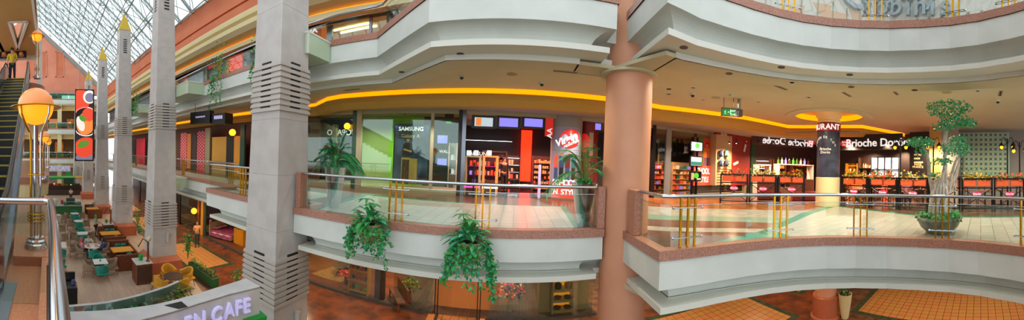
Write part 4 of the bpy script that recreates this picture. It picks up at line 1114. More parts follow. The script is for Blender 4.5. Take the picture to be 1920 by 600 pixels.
# back walls
wallbox('wall_window_back', P2, U(572, P2), U(665, P2), 5, 8.72, 0, -.1, 'store_dark')
wallbox('wall_window_back', P2, U(665, P2), U(728, P2), 5, 8.72, 0, -.1, 'sage_wall')
wallbox('wall_window_back', P2, U(728, P2), U(793, P2), 5, 8.72, 0, -.1, 'lime_wall')
wallbox('wall_window_back', P2, U(793, P2), U(862, P2), 5, 8.72, 0, -.1, 'store_dark')
P6 = shift(PC, 5.6)
wallbox('wall_store_back', P6, U(800, P6), U(1420, P6), 5, 8.72, 0, -.1, 'store_dark')
# mullions and panes
def post(pl, px0, px1, m, label, z0=5.0, z1=8.72, d=.14, name='door_post', off=0):
    b = MB(); u0, u1 = pl.uz(px0, 300)[0], pl.uz(px1, 300)[0]; pl.box(b, u0, u1, z0, z1, off, off+d); o = b.build(name, m); struct(o); return o
k = 1
def pane(pl, px0, px1, m='glass_shop', z0=5.14, z1=8.56, off=.05):
    global k
    b = MB(); u0, u1 = pl.uz(px0, 300)[0], pl.uz(px1, 300)[0]; pl.box(b, u0, u1, z0, z1, off, off+.012); o = b.build('window_%d' % k, m); k += 1; return struct(o)
post(PC, 661, 669, 'green_frame', ''); post(PC, 669, 678, 'beige_frame', ''); post(PC, 806, 812, 'beige_frame', '', d=.08); post(PC, 858, 865, 'dark', ''); post(PC, 865, 872, 'steel_dark', '')
post(PC, 1246, 1255, 'plaster_grey', ''); post(PC, 1220, 1226, 'black', ''); post(PC, 1300, 1304, 'black', '', d=.08); post(PC, 1393, 1402, 'beige_frame', ''); post(PC, 1402, 1410, 'green_frame', '', d=.3)
pane(PC, 560, 661); pane(PC, 678, 806); pane(PC, 812, 858); pane(PC, 1255, 1300); pane(PC, 1304, 1393); pane(PC, 1228, 1246)
m = MB(); PC.box(m, U(560), U(860), 5.0, 5.14, -.02, .12); PC.box(m, U(1226), U(1400), 5.0, 5.12, -.02, .12); PC.box(m, U(560), U(1400), 8.56, 8.72, -.02, .1); struct(m.build('trim_shopfront', 'beige_frame'))
# ---- left dark window
def neon(pl, body, px, py, size, m, name='shop_sign', label='', cat='sign', mirror=False, off=.02, grp=None, ext=.01):
    u, z = pl.uz(px, py); o = pl.text(body, u, z-size*.35, size, m, off=off, ext=ext, name=name)
    if mirror: o.scale = (-1, 1, 1)
    tag(o, label, cat, grp); return o
neon(P1, 'MOPACO', 641, 248, .42, 'letter_white', label='white mirrored lettering in the dark window behind the left palm', mirror=True)
boxy('mannequin_plinth', 'beige pedestal post inside the dark window behind the left palm', 'stand', [('body', 'beige_frame', [(-.12, .12, -.12, .12, 0, 3.2)])], (*P1.pt(P1.uz(627, 300)[0], 0), 5.0))
# orange wall globes on the posts
def wall_globe(label, pl, px, py, r=.155, off=.35):
    u, z = pl.uz(px, py); x, y, _ = pl.P(u, z, off); t = empty('globe_wall_lamp', (x, y, z)); tag(t, label, 'lamp', 'orange globe wall lamps')
    smooth_angle(MB().sphere((0, 0, 0), r, 18, 12).build('globe', 'lamp_glow', t), 2)
    m = MB(); m.cyl(0, 0, -r-.06, -r+.03, .05, n=10); m.tube([(0, 0, -r-.03), (-pl.n[0]*off, -pl.n[1]*off, -r-.08)], .018, 6); m.build('bracket', 'black', t)
    return t
wall_globe('orange globe lamp on the green post above the left palm', PC, 657, 238)
wall_globe('orange globe lamp at the right edge of the dark red shop box', PC, 1389, 266)
wall_globe('orange globe lamp on the green frame beside the mirrored restaurant sign', PC, 1421, 266)
# ---- phone poster
t = poster('phone_poster', 'tall blue-black phone advertising poster with person in black jacket in the shop window', 'poster', P1, 741, 234, 801, 345, 'navy_night', frame='black')
m = MB(); P1.pxbox(m, 742, 234.5, 800, 247.5, .03, .036); m.build('header_band', 'samsung_blue', t)
u, z = P1.uz(771, 246); P1.text('SAMSUNG', u, z, .30, 'letter_white', off=.045, ext=.004, parent=t, off_=0) if 0 else text('SAMSUNG', .27, 'letter_white', P1.P(u, z+.02, .045), (PI/2, 0, P1.rz), t, ext=.004, off=.006)
u, z = P1.uz(770, 258); text('Galaxy A', .25, 'cream_food', P1.P(u, z, .045), (PI/2, 0, P1.rz), t, ext=.003, off=.002)
# printed figure, flat relief on the poster
def figure_print(pl, px, py, hgt, shirt, legs, parent, skin='skin', off=.04, crossed=False, crop=None):
    """flat printed person, head top at px,py"""
    u, z = pl.uz(px, py); s = hgt
    def poly(pts, m, o, nm='figure_print'): MB().add([pl.P(u+a*s, z-b*s, off+o) for a, b in pts], [tuple(range(len(pts)))]).build(nm, m, parent)
    if crop is None: poly([(-.09, .48), (-.1, .98), (-.02, .98), (0, .55), (.02, .98), (.1, .98), (.09, .48)], legs, 0)
    poly([(-.05, .16), (-.13, .2), (-.17, .42), (-.14, .5), (.14, .5), (.17, .42), (.13, .2), (.05, .16)], shirt, .001)
    if crossed: poly([(-.14, .36), (.1, .42), (.12, .38), (-.1, .32)], skin, .003)
    poly([(.045*math.cos(a*PI/8), .075+.07*math.sin(a*PI/8)) for a in range(16)], skin, .002)
    poly([(.05*math.cos(a*PI/8), .05+.05*math.sin(a*PI/8)) for a in range(8, 17)], 'black', .003)
figure_print(P1, 766, 257, 1.75, 'black', 'black', t, crossed=True, crop=1)
m = MB(); P1.pxbox(m, 753, 295, 768, 345, .032, .05); m.build('phone_print', 'gold_phone', t)
m = MB(); P1.pxbox(m, 767, 297, 781, 345, .032, .048); ph = m.build('phone_print', 'gold_phone', t)
m = MB(); P1.pxbox(m, 754.5, 299, 766, 345, .05, .054); m.build('phone_display', 'wood_dark', t)
ua, za = P1.uz(757, 340); ub, zb_ = P1.uz(764, 300); m = MB(); m.bar(P1.P(ua, za, .056), P1.P(ub, zb_, .056), .1, .01); m.bar(P1.P(ua-.05, za-.1, .056), P1.P(ua+.2, za+.5, .056), .07, .01); m.build('phone_graphic', 'fruit_orange', t)
# spotlight on track
def spot(label, x, y, z, d=(0, -1), group='black ceiling spotlights'):
    t = empty('spotlight', (x, y, z)); tag(t, label, 'spotlight', group)
    MB().box((0, 0, 0), (.14, .14, .06)).build('base', 'black', t)
    MB().tube([(0, 0, 0), (0, 0, -.14)], .015, 6).build('arm', 'black', t)
    h = MB().tube([(0, 0, -.14), (d[0]*.12, d[1]*.12, -.3)], [.05, .07], 10).build('lamp_head', 'black', t)
    return t
u, z = P1.uz(757, 202); x, y, _ = P1.P(u, z, 0); spot('black spotlight above the phone poster', x, y, z, (.8, -.3))
# ---- screens
def screen(label, pl, px0, py0, px1, py1, m, off=.0, th=.06, group='flat screens of the electronics store', extra=None):
    t = empty('television'); tag(t, label, 'television', group)
    b = MB(); pl.pxbox(b, px0, py0, px1, py1, off, off+th); b.build('housing', 'black', t)
    dx, dy = (px1-px0)*.12, (py1-py0)*.16; b = MB(); pl.pxbox(b, px0+dx, py0+dy, px1-dx, py1-dy, off+th, off+th+.006); d = b.build('display', m, t)
    if extra: b = MB(); pl.pxbox(b, *extra[0], off+th+.006, off+th+.01); b.build('picture', extra[1], d)
    return t
screen('wide television above the store entrance, leftmost, with a colourful menu', PC, 885, 216, 929, 242, 'screen_pale', extra=((893, 221, 902, 236), 'food_orange'))
screen('wide television above the store entrance, middle one, with purple picture', PC, 931, 217, 976, 243, 'screen_blue')
screen('wide television above the store entrance, rightmost, with purple picture', PC, 978, 218, 1022, 243, 'screen_blue')
screen('tall black screen with green lines in the shop window', PC, 832, 210, 848, 239, 'screen_off', off=-.5, extra=((834, 225, 844, 229), 'screen_green'))
screen('screen showing a purple picture behind the shop window, right of the phone poster', P1, 818, 250, 842, 273, 'screen_blue')
screen('slanted purple screen low in the shop window', P1, 818, 294, 840, 313, 'screen_blue')
screen('small screen partly hidden behind the right palm', PC, 1116, 226, 1134, 246, 'screen_blue', off=-.4)
# ---- shelves full of goods
PROD = {}
def product(m, kind='box'):
    if (m, kind) not in PROD:
        b = MB()
        if kind == 'box': b.bevbox((0, 0, .5), (.8, .6, 1), .06)
        elif kind == 'bottle': b.lathe(0, 0, [(.3, 0), (.34, .05), (.34, .6), (.12, .75), (.12, 1)], 8)
        else: b.sphere((0, 0, .42), .42, 8, 6)
        o = b.build(kind, m); PROD[(m, kind)] = [o, False]
    return PROD[(m, kind)]
NPROD = [0]
def goods(x, y, z, rz, s, m, kind, label, group, nm):
    src = product(m, kind)
    o = src[0] if not src[1] else src[0].copy()
    if src[1]: COL.objects.link(o)
    src[1] = True; o.name = nm; o.location = (x, y, z); o.rotation_euler = (0, 0, rz); o.scale = s
    o['label'] = label; o['category'] = 'product' if kind == 'box' else kind; o['group'] = group; NPROD[0] += 1
    return o
def shelf_unit(label, pl, px0, px1, rows, depth=.35, frame='wood_dark', cols=('food_red', 'screen_blue', 'white_paint'), n=7, what='boxed product', lit=None, kind='box', h=1.95, z0=5.0, dens=.9, cat='shelf'):
    u0, u1 = sorted((pl.uz(px0, 300)[0], pl.uz(px1, 300)[0])); t = empty('display_shelf'); tag(t, label, cat)
    b = MB()
    pl.box(b, u0, u0+.04, z0, z0+h, 0, depth); pl.box(b, u1-.04, u1, z0, z0+h, 0, depth); pl.box(b, u0, u1, z0, z0+h, -.03, 0); b.build('frame', frame, t)
    for r in range(rows):
        z = z0+.12+(h-.25)*r/rows; b = MB(); pl.box(b, u0+.04, u1-.04, z-.03, z, 0, depth); s = b.build('shelf', frame, t)
        if lit: b = MB(); pl.box(b, u0+.06, u1-.06, z+(h-.25)/rows-.045, z+(h-.25)/rows-.03, .0, .04); b.build('light_strip', lit, s)
        for i in range(n):
            if R.random() > dens: continue
            uu = u0+.08+(u1-u0-.16)*(i+.5)/n; w_ = (u1-u0)/n*.8; hh = min(.32, (h-.3)/rows*.75)*R.uniform(.6, 1)
            x, y, _ = pl.P(uu, 0, depth*.5)
            goods(x, y, z, pl.rz, (w_, .22, hh), R.choice(cols), kind, '%s on the %s' % (what, label), 'goods on the '+label, {'box': 'boxed_product', 'bottle': 'bottle', 'ball': 'rolled_product'}[kind])
    return t
shelf_unit('tall lit shelf left of the red aisle', P5, 950, 975, 4, cols=('food_red', 'cream_food', 'black'), n=4, lit='led_white')
shelf_unit('tall shelf right of the red aisle', P3, 998, 1034, 6, cols=('food_red', 'cream_food', 'food_orange', 'wood_dark'), n=8)
shelf_unit('pink-lit back shelf of the electronics store', P5, 878, 948, 3, cols=('screen_blue', 'food_red', 'white_paint', 'black'), n=10, lit='led_pink')
shelf_unit('small white shelf left of the store entrance', P2, 842, 858, 3, cols=('screen_pale', 'white_paint', 'black'), n=4, frame='white_paint', h=2.4)
shelf_unit('tall dark shelf right of the peach column', P3, 1222, 1244, 5, cols=('food_orange', 'fruit_yellow', 'screen_blue', 'food_red'), n=4, lit='led_red')
shelf_unit('pale shelf behind the television stand', P3, 1256, 1300, 5, cols=('white_paint', 'food_orange', 'screen_blue', 'teal_fabric', 'food_red'), n=6, frame='shelf_pale')
# illuminated red bars and low tables
def bar_light(pl, px0, py0, px1, py1, m, label, off=0):
    b = MB(); pl.pxbox(b, px0, py0, px1, py1, off, off+.05); return tag(b.build('ceiling_light_bar', m), label, 'light')
bar_light(P5, 1005, 233, 1034, 240, 'led_red', 'red glowing strip high at the back of the electronics store')
bar_light(P5, 1222, 232, 1296, 240, 'led_red', 'red glowing strip across the window right of the peach column')
bar_light(P5, 1305, 236, 1330, 241, 'led_red', 'short red glowing strip above the school poster')
bar_light(P5, 870, 262, 960, 266, 'led_white', 'white light strip at the back of the electronics store')
bar_light(P3, 1256, 252, 1296, 256, 'led_white', 'white light strip above the long shelf in the right window')
b = MB(); P5.pxbox(b, 978, 244, 994, 340, 0, .06); tag(b.build('glowing_panel', 'led_red'), 'red glowing panel added at the end of the aisle to redden its floor', 'panel')  # emissive panel added so the glossy store floor picks up red light
def counter(label, pl, px0, px1, ytop, m, off, d=.6, trim=None, cat='counter', body='boxes'):
    u0, z1 = pl.uz(px0, ytop); u1, _ = pl.uz(px1, ytop); t = empty('display_table'); tag(t, label, cat)
    b = MB(); pl.box(b, u0, u1, z1-.06, z1, off, off+d); b.build('tabletop', m, t)
    for uu in (u0+.05, u1-.05): b = MB(); pl.box(b, uu-.05, uu+.05, 5.012, z1-.06, off+.03, off+d-.03); b.build('leg', m, t)
    b = MB(); pl.box(b, min(u0, u1)+.1, max(u0, u1)-.1, 5.012, 5.5, off+.05, off+d-.1); b.build('body', 'wood_dark', t)
    if trim: b = MB(); pl.box(b, u0, u1, 5.35, 5.40, off+d, off+d+.02); b.build('light_strip', trim, t)
    return t
counter('pink-lit phone display table at the store entrance, left one', P1, 873, 903, 292, 'cream_food', 0, .7, 'led_pink')
counter('orange display table at the store entrance beside the pink one', P1, 906, 934, 292, 'food_orange', 0, .7, 'led_white')
counter('dark accessory table far inside the electronics store', P3, 905, 950, 283, 'wood_dark', 0, .7)
for px, lb in ((880, 'small silver phone display on the pink-lit table, left'), (893, 'small silver phone display on the pink-lit table, right'), (917, 'upright phone display on the orange table')):
    u, z = P1.uz(px, 292); x, y, _ = P1.P(u, z, .35); tag(MB().bevbox((x, y, z+.12), (.22, .1, .24), .02, P1.rz).build('phone_display', 'screen_pale'), lb, 'display')
neon(P1, 'SAMSUNG', 898, 288, .24, 'letter_white', label='glowing white brand lettering over the pink-lit table', off=.1)
u, z = PC.uz(812, 284); neon(P1, 'WALL', 834, 284, .2, 'letter_white', label='small white lettering low behind the shop window')
for px, lb in ((890, 'slim black security gate at the store entrance, left'), (952, 'slim black security gate at the store entrance, middle'), (1012, 'slim lilac security gate at the store entrance, right')):
    u = U(px); x, y, _ = PC.P(u, 0, .1); tag(MB().bevbox((x, y, 5.75), (.07, .35, 1.48), .03, PC.rz).build('security_gate', 'black' if px < 1000 else 'letter_sign'), lb, 'gate', 'security gates')
# people inside the store
for px, py, pl, lb, sh_, rz_ in ((946, 345, P2, 'person in dark clothes standing inside the store entrance', 'black_cloth', .4), (940, 330, P3, 'person in blue shirt far inside the electronics store', 'blue_denim', .2)):
    x, y, _ = pl.P(pl.uz(px, 300)[0], 0, 0); person(lb, (x, y, 5.012), rz_, sh_, 'black_cloth', h=1.72)
# ---- round graphic column with posters
def curved_board(px, r, label, spans, z0=5.0, z1=8.72, off=.0):
    u = U(px); x, y, _ = PC.P(u, 0, off); t = empty('round_display_column', (x, y, 0)); tag(t, label, 'display')
    smooth_angle(MB().cyl(0, 0, z0, z1, r, n=40).build('body', 'plaster_grey', t), .5)
    return t, x, y
t, x, y = curved_board(1064, .72, 'round column with large red round logo and school photo graphics at the store entrance', None, off=-.3)
ac = math.atan2(-y, -x)
def arc_patch(r, a0, a1, z0, z1, m, parent, name, n=14):
    return smooth_angle(MB().lathe(0, 0, [(r, z0), (r, z1)], n, False, a0, a1).build(name, m, parent), 1)
def arc_blob(r, a, z, ra, rz_, m, parent, name, n=24, tilt=0):
    vs = []
    for q in range(n):
        th = 2*PI*q/n; du = ra*math.cos(th)*math.cos(tilt)-rz_*math.sin(th)*math.sin(tilt); dz = ra*math.cos(th)*math.sin(tilt)+rz_*math.sin(th)*math.cos(tilt)
        vs.append((r*math.cos(a+du/r), r*math.sin(a+du/r), z+dz))
    vs.append((r*math.cos(a), r*math.sin(a), z)); return MB().add(vs, [(q, (q+1) % n, n) for q in range(n)]).build(name, m, parent)
mat('red_logo', '#c02014', .4, emit='#c82010', es=.35); mat('lilac_grey', '#9a96ac', .6)
arc_patch(.725, ac-1.0, ac+.9, 7.2, 8.2, 'lilac_grey', t, 'upper_graphic')
arc_patch(.725, ac-1.0, ac+.9, 5.05, 5.75, 'food_red', t, 'lower_band')
arc_patch(.728, ac-1.0, ac+.9, 5.75, 7.15, 'lilac_grey', t, 'photo_graphic')
for q, (da, c) in enumerate(((-.62, 'jeans'), (-.25, 'store_dark'), (.12, 'jeans'), (.5, 'wood_dark'))):
    arc_patch(.735, ac+da-.13, ac+da+.13, 5.85, 6.45, c, t, 'photo_figure'); arc_patch(.737, ac+da-.15, ac+da+.15, 6.4, 6.9, ['food_red', 'blue_denim', 'store_red', 'teal_shirt'][q], t, 'photo_figure'); arc_blob(.74, ac+da, 6.98, .07, .09, 'skin', t, 'photo_figure')
lg = arc_blob(.74, ac+.22, 7.68, .5, .42, 'red_logo', t, 'round_logo', tilt=.4)
def ctext(s, r, a, z, size, m, parent, tilt=0, **kw):
    o = text(s, size, m, (r*math.cos(a), r*math.sin(a), z), (PI/2, 0, a+PI/2), parent, ext=.004, **kw)
    if tilt: o.rotation_euler = (Matrix.Rotation(a+PI/2, 3, 'Z') @ Matrix.Rotation(PI/2, 3, 'X') @ Matrix.Rotation(tilt, 3, 'Z')).to_euler()
    return o
ctext('Virgin', .80, ac+.02, 7.5, .42, 'letter_white', lg, .45, shear=.3, off=.008)
ctext('MEGASTORE', .83, ac+.3, 7.42, .13, 'letter_white', lg, .45)
for i, ch in enumerate('SCHOOL'): ctext(ch, .745, ac-.72+i*.27, 5.62-.0, .36, 'letter_white', t, off=.01)
for i, ch in enumerate('IN STYLE'):
    if ch != ' ': ctext(ch, .745, ac-.78+i*.22, 5.22, .33, 'letter_white', t, off=.008)
# second red roundel board behind the right palm
u = U(1112); x, y, _ = PC.P(u, 0, -.8); t = empty('round_display_column', (x, y, 0)); tag(t, 'second round graphic column half hidden behind the right palm', 'display')
smooth_angle(MB().cyl(0, 0, 5, 8.72, .5, n=32).build('body', 'store_red', t), .5); ac2 = math.atan2(-y, -x)
lg = arc_blob(.52, ac2-.35, 7.6, .28, .45, 'red_logo', t, 'round_logo'); arc_patch(.53, ac2+.1, ac2+.5, 7.0, 8.1, 'shelf_pale', t, 'upper_graphic')
b = MB(); PC.pxbox(b, 1023, 212, 1036, 256, .0, .06); t = b.build('red_sign', 'red_logo'); tag(t, 'narrow red vertical sign left of the round logo column', 'sign')
u, z = PC.uz(1029.5, 250); o = text('AA', .34, 'letter_white', PC.P(u+.12, z, .07), (0, 0, 0), None, ext=.004); o.rotation_euler = (Matrix.Rotation(PC.rz, 3, 'Z') @ Matrix.Rotation(PI/2, 3, 'X') @ Matrix.Rotation(PI/2, 3, 'Z')).to_euler()
tag(o, 'white vertical letters on the narrow red sign', 'lettering')
# ---- right window: television stand, school poster, red box
u = U(1286); x, y, _ = PC.P(u, 0, .75); t = empty('television_stand', (x, y, 5.0)); t.rotation_euler = (0, 0, PC.rz); tag(t, 'black stand carrying three stacked televisions outside the right window', 'television stand')
m = MB(); m.bevbox((0, 0, .03), (.9, .5, .06), .02); m.build('base', 'black', t)
for s in (-.16, .16): MB().bx(s-.05, s+.05, -.04, .04, .06, 3.25).build('pole', 'black_metal', t)
for i, zc in enumerate((2.75, 1.95, 1.15)):
    tv = empty('television', (x, y, 5+zc)); tv.rotation_euler = (0, 0, PC.rz); tag(tv, ['top television with green and yellow picture on the three-screen stand', 'middle television with pale landscape on the three-screen stand', 'lowest television with green picture on the three-screen stand'][i], 'television', 'televisions on the stand')
    MB().bevbox((0, -.1, 0), (.86, .1, .56), .02).build('housing', 'black', tv)
    d = MB().bx(-.37, .37, -.158, -.152, -.22, .22).build('display', ['screen_pale', 'screen_pale', 'screen_off'][i], tv)
    if i == 1: MB().bx(-.36, .36, -.163, -.158, -.2, -.02).build('picture', 'teal_fabric', d)
    else:
        b = MB(); b.add([(.02+.17*math.cos(a*PI/8), -.165, .04+.15*math.sin(a*PI/8)) for a in range(16)], [tuple(range(15, -1, -1))]); b.build('picture', 'screen_green', d)
        MB().bx(-.34, -.14, -.165, -.16, -.18, .18).build('picture', 'cream_food', d); MB().bx(.06, .34, -.168, -.16, -.19, -.1).build('picture', 'white_paint', d)
t = poster('school_poster', 'large red school poster with smiling child in orange shirt in the right window', 'poster', PC, 1300, 257, 1330, 347, 'orange_poster', off=.12)
b = MB(); PC.pxbox(b, 1300.5, 258, 1315, 309, .12, .125); b.build('photo_background', 'leafy_green', t)
figure_print(PC, 1323, 268, 1.75, 'fruit_orange', 'jeans', t, off=.13); figure_print(PC, 1308, 270, 1.6, 'pink_cloth', 'jeans', t, off=.128)
b = MB(); PC.pxbox(b, 1298, 310, 1330, 347, .15, .17); b.build('lower_band', 'food_red', t)
u, z = PC.uz(1313, 326); text('SCHOOL', .48, 'letter_white', PC.P(u, z, .18), (PI/2, 0, PC.rz), t, ext=.004, sx=.6, off=.014)
u, z = PC.uz(1313, 341); text('IN STYLE', .44, 'letter_white', PC.P(u, z, .18), (PI/2, 0, PC.rz), t, ext=.004, sx=.56, off=.012)
t = empty('display_booth'); tag(t, 'dark red shop booth with slatted backpack wall and hanging lamps', 'booth')
b = MB(); PC.pxbox(b, 1331, 236, 1357, 346, .05, .6); b.build('slat_wall', 'shelf_pale', t)
b = MB(); PC.pxbox(b, 1357, 236, 1394, 346, .05, .5); b.build('red_panel', 'store_red', t)
b = MB(); PC.pxbox(b, 1330, 234, 1395, 262, .4, .64); hd_ = b.build('header', 'store_red', t)
u, z = PC.uz(1346, 247); text('ReD', .36, 'letter_plain', PC.P(u, z, .66), (PI/2, 0, PC.rz), hd_, ext=.01); u, z = PC.uz(1343, 256); text('Box', .34, 'letter_plain', PC.P(u, z, .66), (PI/2, 0, PC.rz), hd_, ext=.01)
u, z = PC.uz(1384, 337); text('Virgin', .16, 'letter_white', PC.P(u, z, .52), (PI/2, 0, PC.rz), t, ext=.003, shear=.3)
b = MB(); 
for kk in range(12): 
    u0, _ = PC.uz(1332, 300); u1, _ = PC.uz(1356, 300); PC.box(b, u0, u1, 5.3+kk*.16, 5.32+kk*.16, .6, .62)
b.build('slat_groove', 'wood_dark', t)
for px, py, c_, lb in ((1336, 288, 'blue_denim', 'blue backpack hanging upper left in the red booth'), (1346, 288, 'teal_shirt', 'teal backpack hanging upper right in the red booth'), (1336, 305, 'jeans', 'denim backpack hanging lower left in the red booth'), (1346, 305, 'navy_scarf', 'navy backpack hanging lower right in the red booth')):
    u, z = PC.uz(px, py); x, y, _ = PC.P(u, 0, .74); b = MB(); b.bevbox((x, y, z), (.26, .18, .4), .07, PC.rz); o = b.build('backpack', c_); tag(o, lb, 'backpack', 'backpacks in the red booth')
    MB().bevbox((x+PC.n[0]*.1, y+PC.n[1]*.1, z-.08), (.18, .06, .16), .03, PC.rz).build('pocket', c_, o)
for px, lb in ((1350, 'small glowing pendant lamp in the red booth, left'), (1363, 'small glowing pendant lamp in the red booth, right')):
    u, z = PC.uz(px, 268); x, y, _ = PC.P(u, 0, .8); t = empty('pendant_lamp', (x, y, z)); tag(t, lb, 'lamp', 'pendants in the red booth'); MB().lathe(0, 0, [(.07, -.05), (.05, .03), (.02, .06)], 12, False).build('lamp_shade', 'black', t); MB().tube([(0, 0, .06), (0, 0, 8.72-z)], .008, 5).build('cord', 'black', t); MB().sphere((0, 0, -.05), .035, 10, 6).build('bulb', 'spot_glow', t)
for px, py, rot, lb in ((1385, 278, .3, 'white slanted paper graphic, upper one on the red booth panel'), (1368, 306, 1.2, 'white slanted paper graphic, lower one on the red booth panel')):
    u, z = PC.uz(px, py); x, y, _ = PC.P(u, z, .54); b = MB().box((0, 0, 0), (.16, .01, .5)); o = b.build('paper_graphic', 'white_paint', loc=(x, y, z)); o.rotation_euler = (0, rot, PC.rz); tag(o, lb, 'sign', 'paper graphics')
# ---- exit sign hanging in the walkway
t = empty('exit_sign'); tag(t, 'green lit exit sign hanging from the walkway ceiling', 'sign')
PE = Plane(at(1300, 210, 8.35), at(1420, 222, 8.35))
PE = Plane((6.0, 8.6), (7.6, 7.6)) 
mat('exit_green', '#1c6a2c', .4, emit='#14802c', es=.5); mat('exit_white', '#e8ffe8', .4, emit='#e0ffe0', es=.9)
b = MB(); PE.pxbox(b, 1352, 202, 1381, 219, -.06, .06); b.build('housing', 'steel_dark', t)
b = MB(); PE.pxbox(b, 1354, 204, 1377, 217.5, .06, .066); fc = b.build('sign_face', 'exit_green', t)
def exb(x0, y0, x1, y1, w_=.03): ua, za = PE.uz(x0, y0); ub, zb2 = PE.uz(x1, y1); MB().bar(PE.P(ua, za, .07), PE.P(ub, zb2, .07), w_, .004).build('pictogram', 'exit_white', fc)
exb(1357, 215, 1359, 211); exb(1359, 211, 1361, 215); exb(1359, 207.5, 1359, 211.5, .04); exb(1357, 210, 1361.5, 208.5, .02); exb(1363, 211, 1367, 211); exb(1365.5, 209, 1367.2, 211, .02); exb(1365.5, 213, 1367.2, 211, .02); exb(1369, 206, 1369, 215.5, .07)
u, z = PE.uz(1374, 210.5); text('EXIT', .09, 'exit_white', PE.P(u, z, .07), (PI/2, 0, PE.rz), fc, ext=.003); u, z = PE.uz(1374, 215.5); text('خروج', .09, 'exit_white', PE.P(u, z, .07), (PI/2, 0, PE.rz), fc, ext=.003)
for px in (1357, 1375): u, z = PE.uz(px, 202); MB().tube([PE.P(u, z, 0), PE.P(u, 9.15, 0)], .012, 6).build('hanger', 'black', t)
u, z = PE.uz(1386, 190); x, y, _ = PE.P(u, z, 0); t = boxy('ceiling_speaker', 'small grey box fixture on the ceiling beside the exit sign', 'fixture', [('housing', 'steel_dark', [(-.1, .1, -.1, .1, 8.5, 8.76)]), ('bracket', 'steel', [(-.05, .05, -.05, .05, 8.76, 9.15)])], (x, y, 0))

# ------------------------------------------------------------------ Brioche restaurant
mat('plant_orange', '#cc5428', .6); mat('restaurant_back', '#3a1a14', .6); mat('sign_black', '#0c0c0e', .5)
PBL = Plane((9.8, 14.2), (18.5, 11.0)); PBL2 = shift(PBL, 2.2)
wallbox('wall_restaurant_back', PBL2, U(1404, PBL2), 12, 5, 8.72, 0, -.1, 'restaurant_back')
PBR = Plane((17.0, 9.2), (16.4, 3.6)); PBR2 = shift(PBR, 2.5); PSG = Plane((15.2, 8.6), (15.2, 3.0))
wallbox('wall_restaurant_back', PBR2, -3, 8, 5, 9.15, 0, -.1, 'store_dark')
# sign seen from behind (mirrored) and main sign
def brioche(pl, px0, px1, py, mirror, label, size, pxo):
    t = empty('restaurant_sign'); tag(t, label, 'sign', 'restaurant fascia signs')
    b = MB(); pl.pxbox(b, px0, py-16, px1, py+10, -.06, 0); b.build('board', 'restaurant_back' if mirror else 'sign_black', t)
    u, z = pl.uz((px0+px1)/2+(0 if mirror else 9), py+4); o = text('Brioche Dorée', size, 'letter_white', pl.P(u, z, .03), (PI/2, 0, pl.rz+(0 if pl.fwd() else PI)), t, ext=.02, off=.008)
    if mirror: o.scale = (-1, 1, 1)
    u, z = pl.uz(pxo, py-1); vs = [pl.P(u+.36*math.cos(a*PI/12), z+.2*math.sin(a*PI/12), .02) for a in range(24)]; lo_ = MB().add(vs, [tuple(range(24))]).build('oval_logo', 'red_logo', t)
    o = text('Brioche\nDorée', .15, 'letter_white', pl.P(u, z+.0, .03), (PI/2, 0, pl.rz+(0 if pl.fwd() else PI)), lo_, ext=.004, valign='CENTER')
    if mirror: o.scale = (-1, 1, 1)
brioche(PBL, 1446, 1512, 268, True, 'mirrored restaurant name sign left of the wrapped column', .66, 1520)
brioche(PSG, 1575, 1692, 270, False, 'white restaurant name on black fascia right of the wrapped column', .6, 1586)
b = MB(); PBL.pxbox(b, 1410, 252, 1528, 278, -.1, -.04); struct(b.build('trim_restaurant_fascia', 'restaurant_back'))
bar_light(PBL, 1412, 249, 1445, 252, 'led_red', 'red light strip above the spotlights of the left restaurant front', 0)
for i, px in enumerate((1418, 1446, 1467, 1484, 1499)):
    u, z = PBL.uz(px, 243); x, y, _ = PBL.P(u, z, .3); spot('black spotlight above the left restaurant counter, %s from the green frame' % ['first', 'second', 'third', 'fourth', 'fifth'][i], x, y, min(z, 8.6))
shelf_unit('wooden bread shelf behind the mirrored sign', PBL2, 1413, 1442, 4, cols=('food_orange', 'shelf_pale', 'cream_food'), n=6, frame='wood_brown', kind='ball', what='bread roll', h=2.4, lit='led_white')
shelf_unit('middle pastry shelf behind the mirrored sign', PBL2, 1446, 1470, 4, cols=('food_orange', 'cream_food', 'white_paint'), n=5, frame='wood_brown', kind='ball', what='pastry', h=2.4)
shelf_unit('amber bottle shelf beside the wrapped column', PBL2, 1482, 1520, 5, cols=('fruit_orange', 'fruit_yellow', 'leafy_green', 'food_red'), n=7, frame='wood_brown', kind='bottle', what='bottle', h=2.5)
shelf_unit('amber-lit pastry case past the wrapped column', PBR2, 1590, 1612, 4, cols=('fruit_orange', 'cream_food', 'food_orange'), n=5, frame='booth_table', kind='ball', what='pastry', h=2.2, lit='lamp_glow')
shelf_unit('back bar bottle shelf under the black sign', PBR2, 1614, 1650, 4, cols=('wood_brown', 'white_paint', 'fruit_orange'), n=8, frame='wood_dark', kind='bottle', what='bottle', h=2.6)
counter('long pale counter with goods in the left restaurant front', PBL, 1412, 1436, 308, 'marble_top', 0, .7)
counter('glass bar counter with bottles in the left restaurant front', PBL, 1450, 1515, 307, 'marble_top', 0, .7)
for i in range(9):
    px = 1454+i*7; u = PBL.uz(px, 307)[0]; z = PBL.uz(1450, 307)[1]; x, y, _ = PBL.P(u, 0, .35)
    goods(x, y, z, 0, (.22, .22, .42), ['leafy_green', 'white_paint', 'screen_blue', 'wood_dark', 'screen_green'][i % 5], 'bottle', 'bottle standing on the glass bar counter of the restaurant', 'bottles on the glass bar counter', 'bottle')
counter('red restaurant service counter under the black sign', PBR, 1612, 1668, 328, 'food_red', .2, .7)
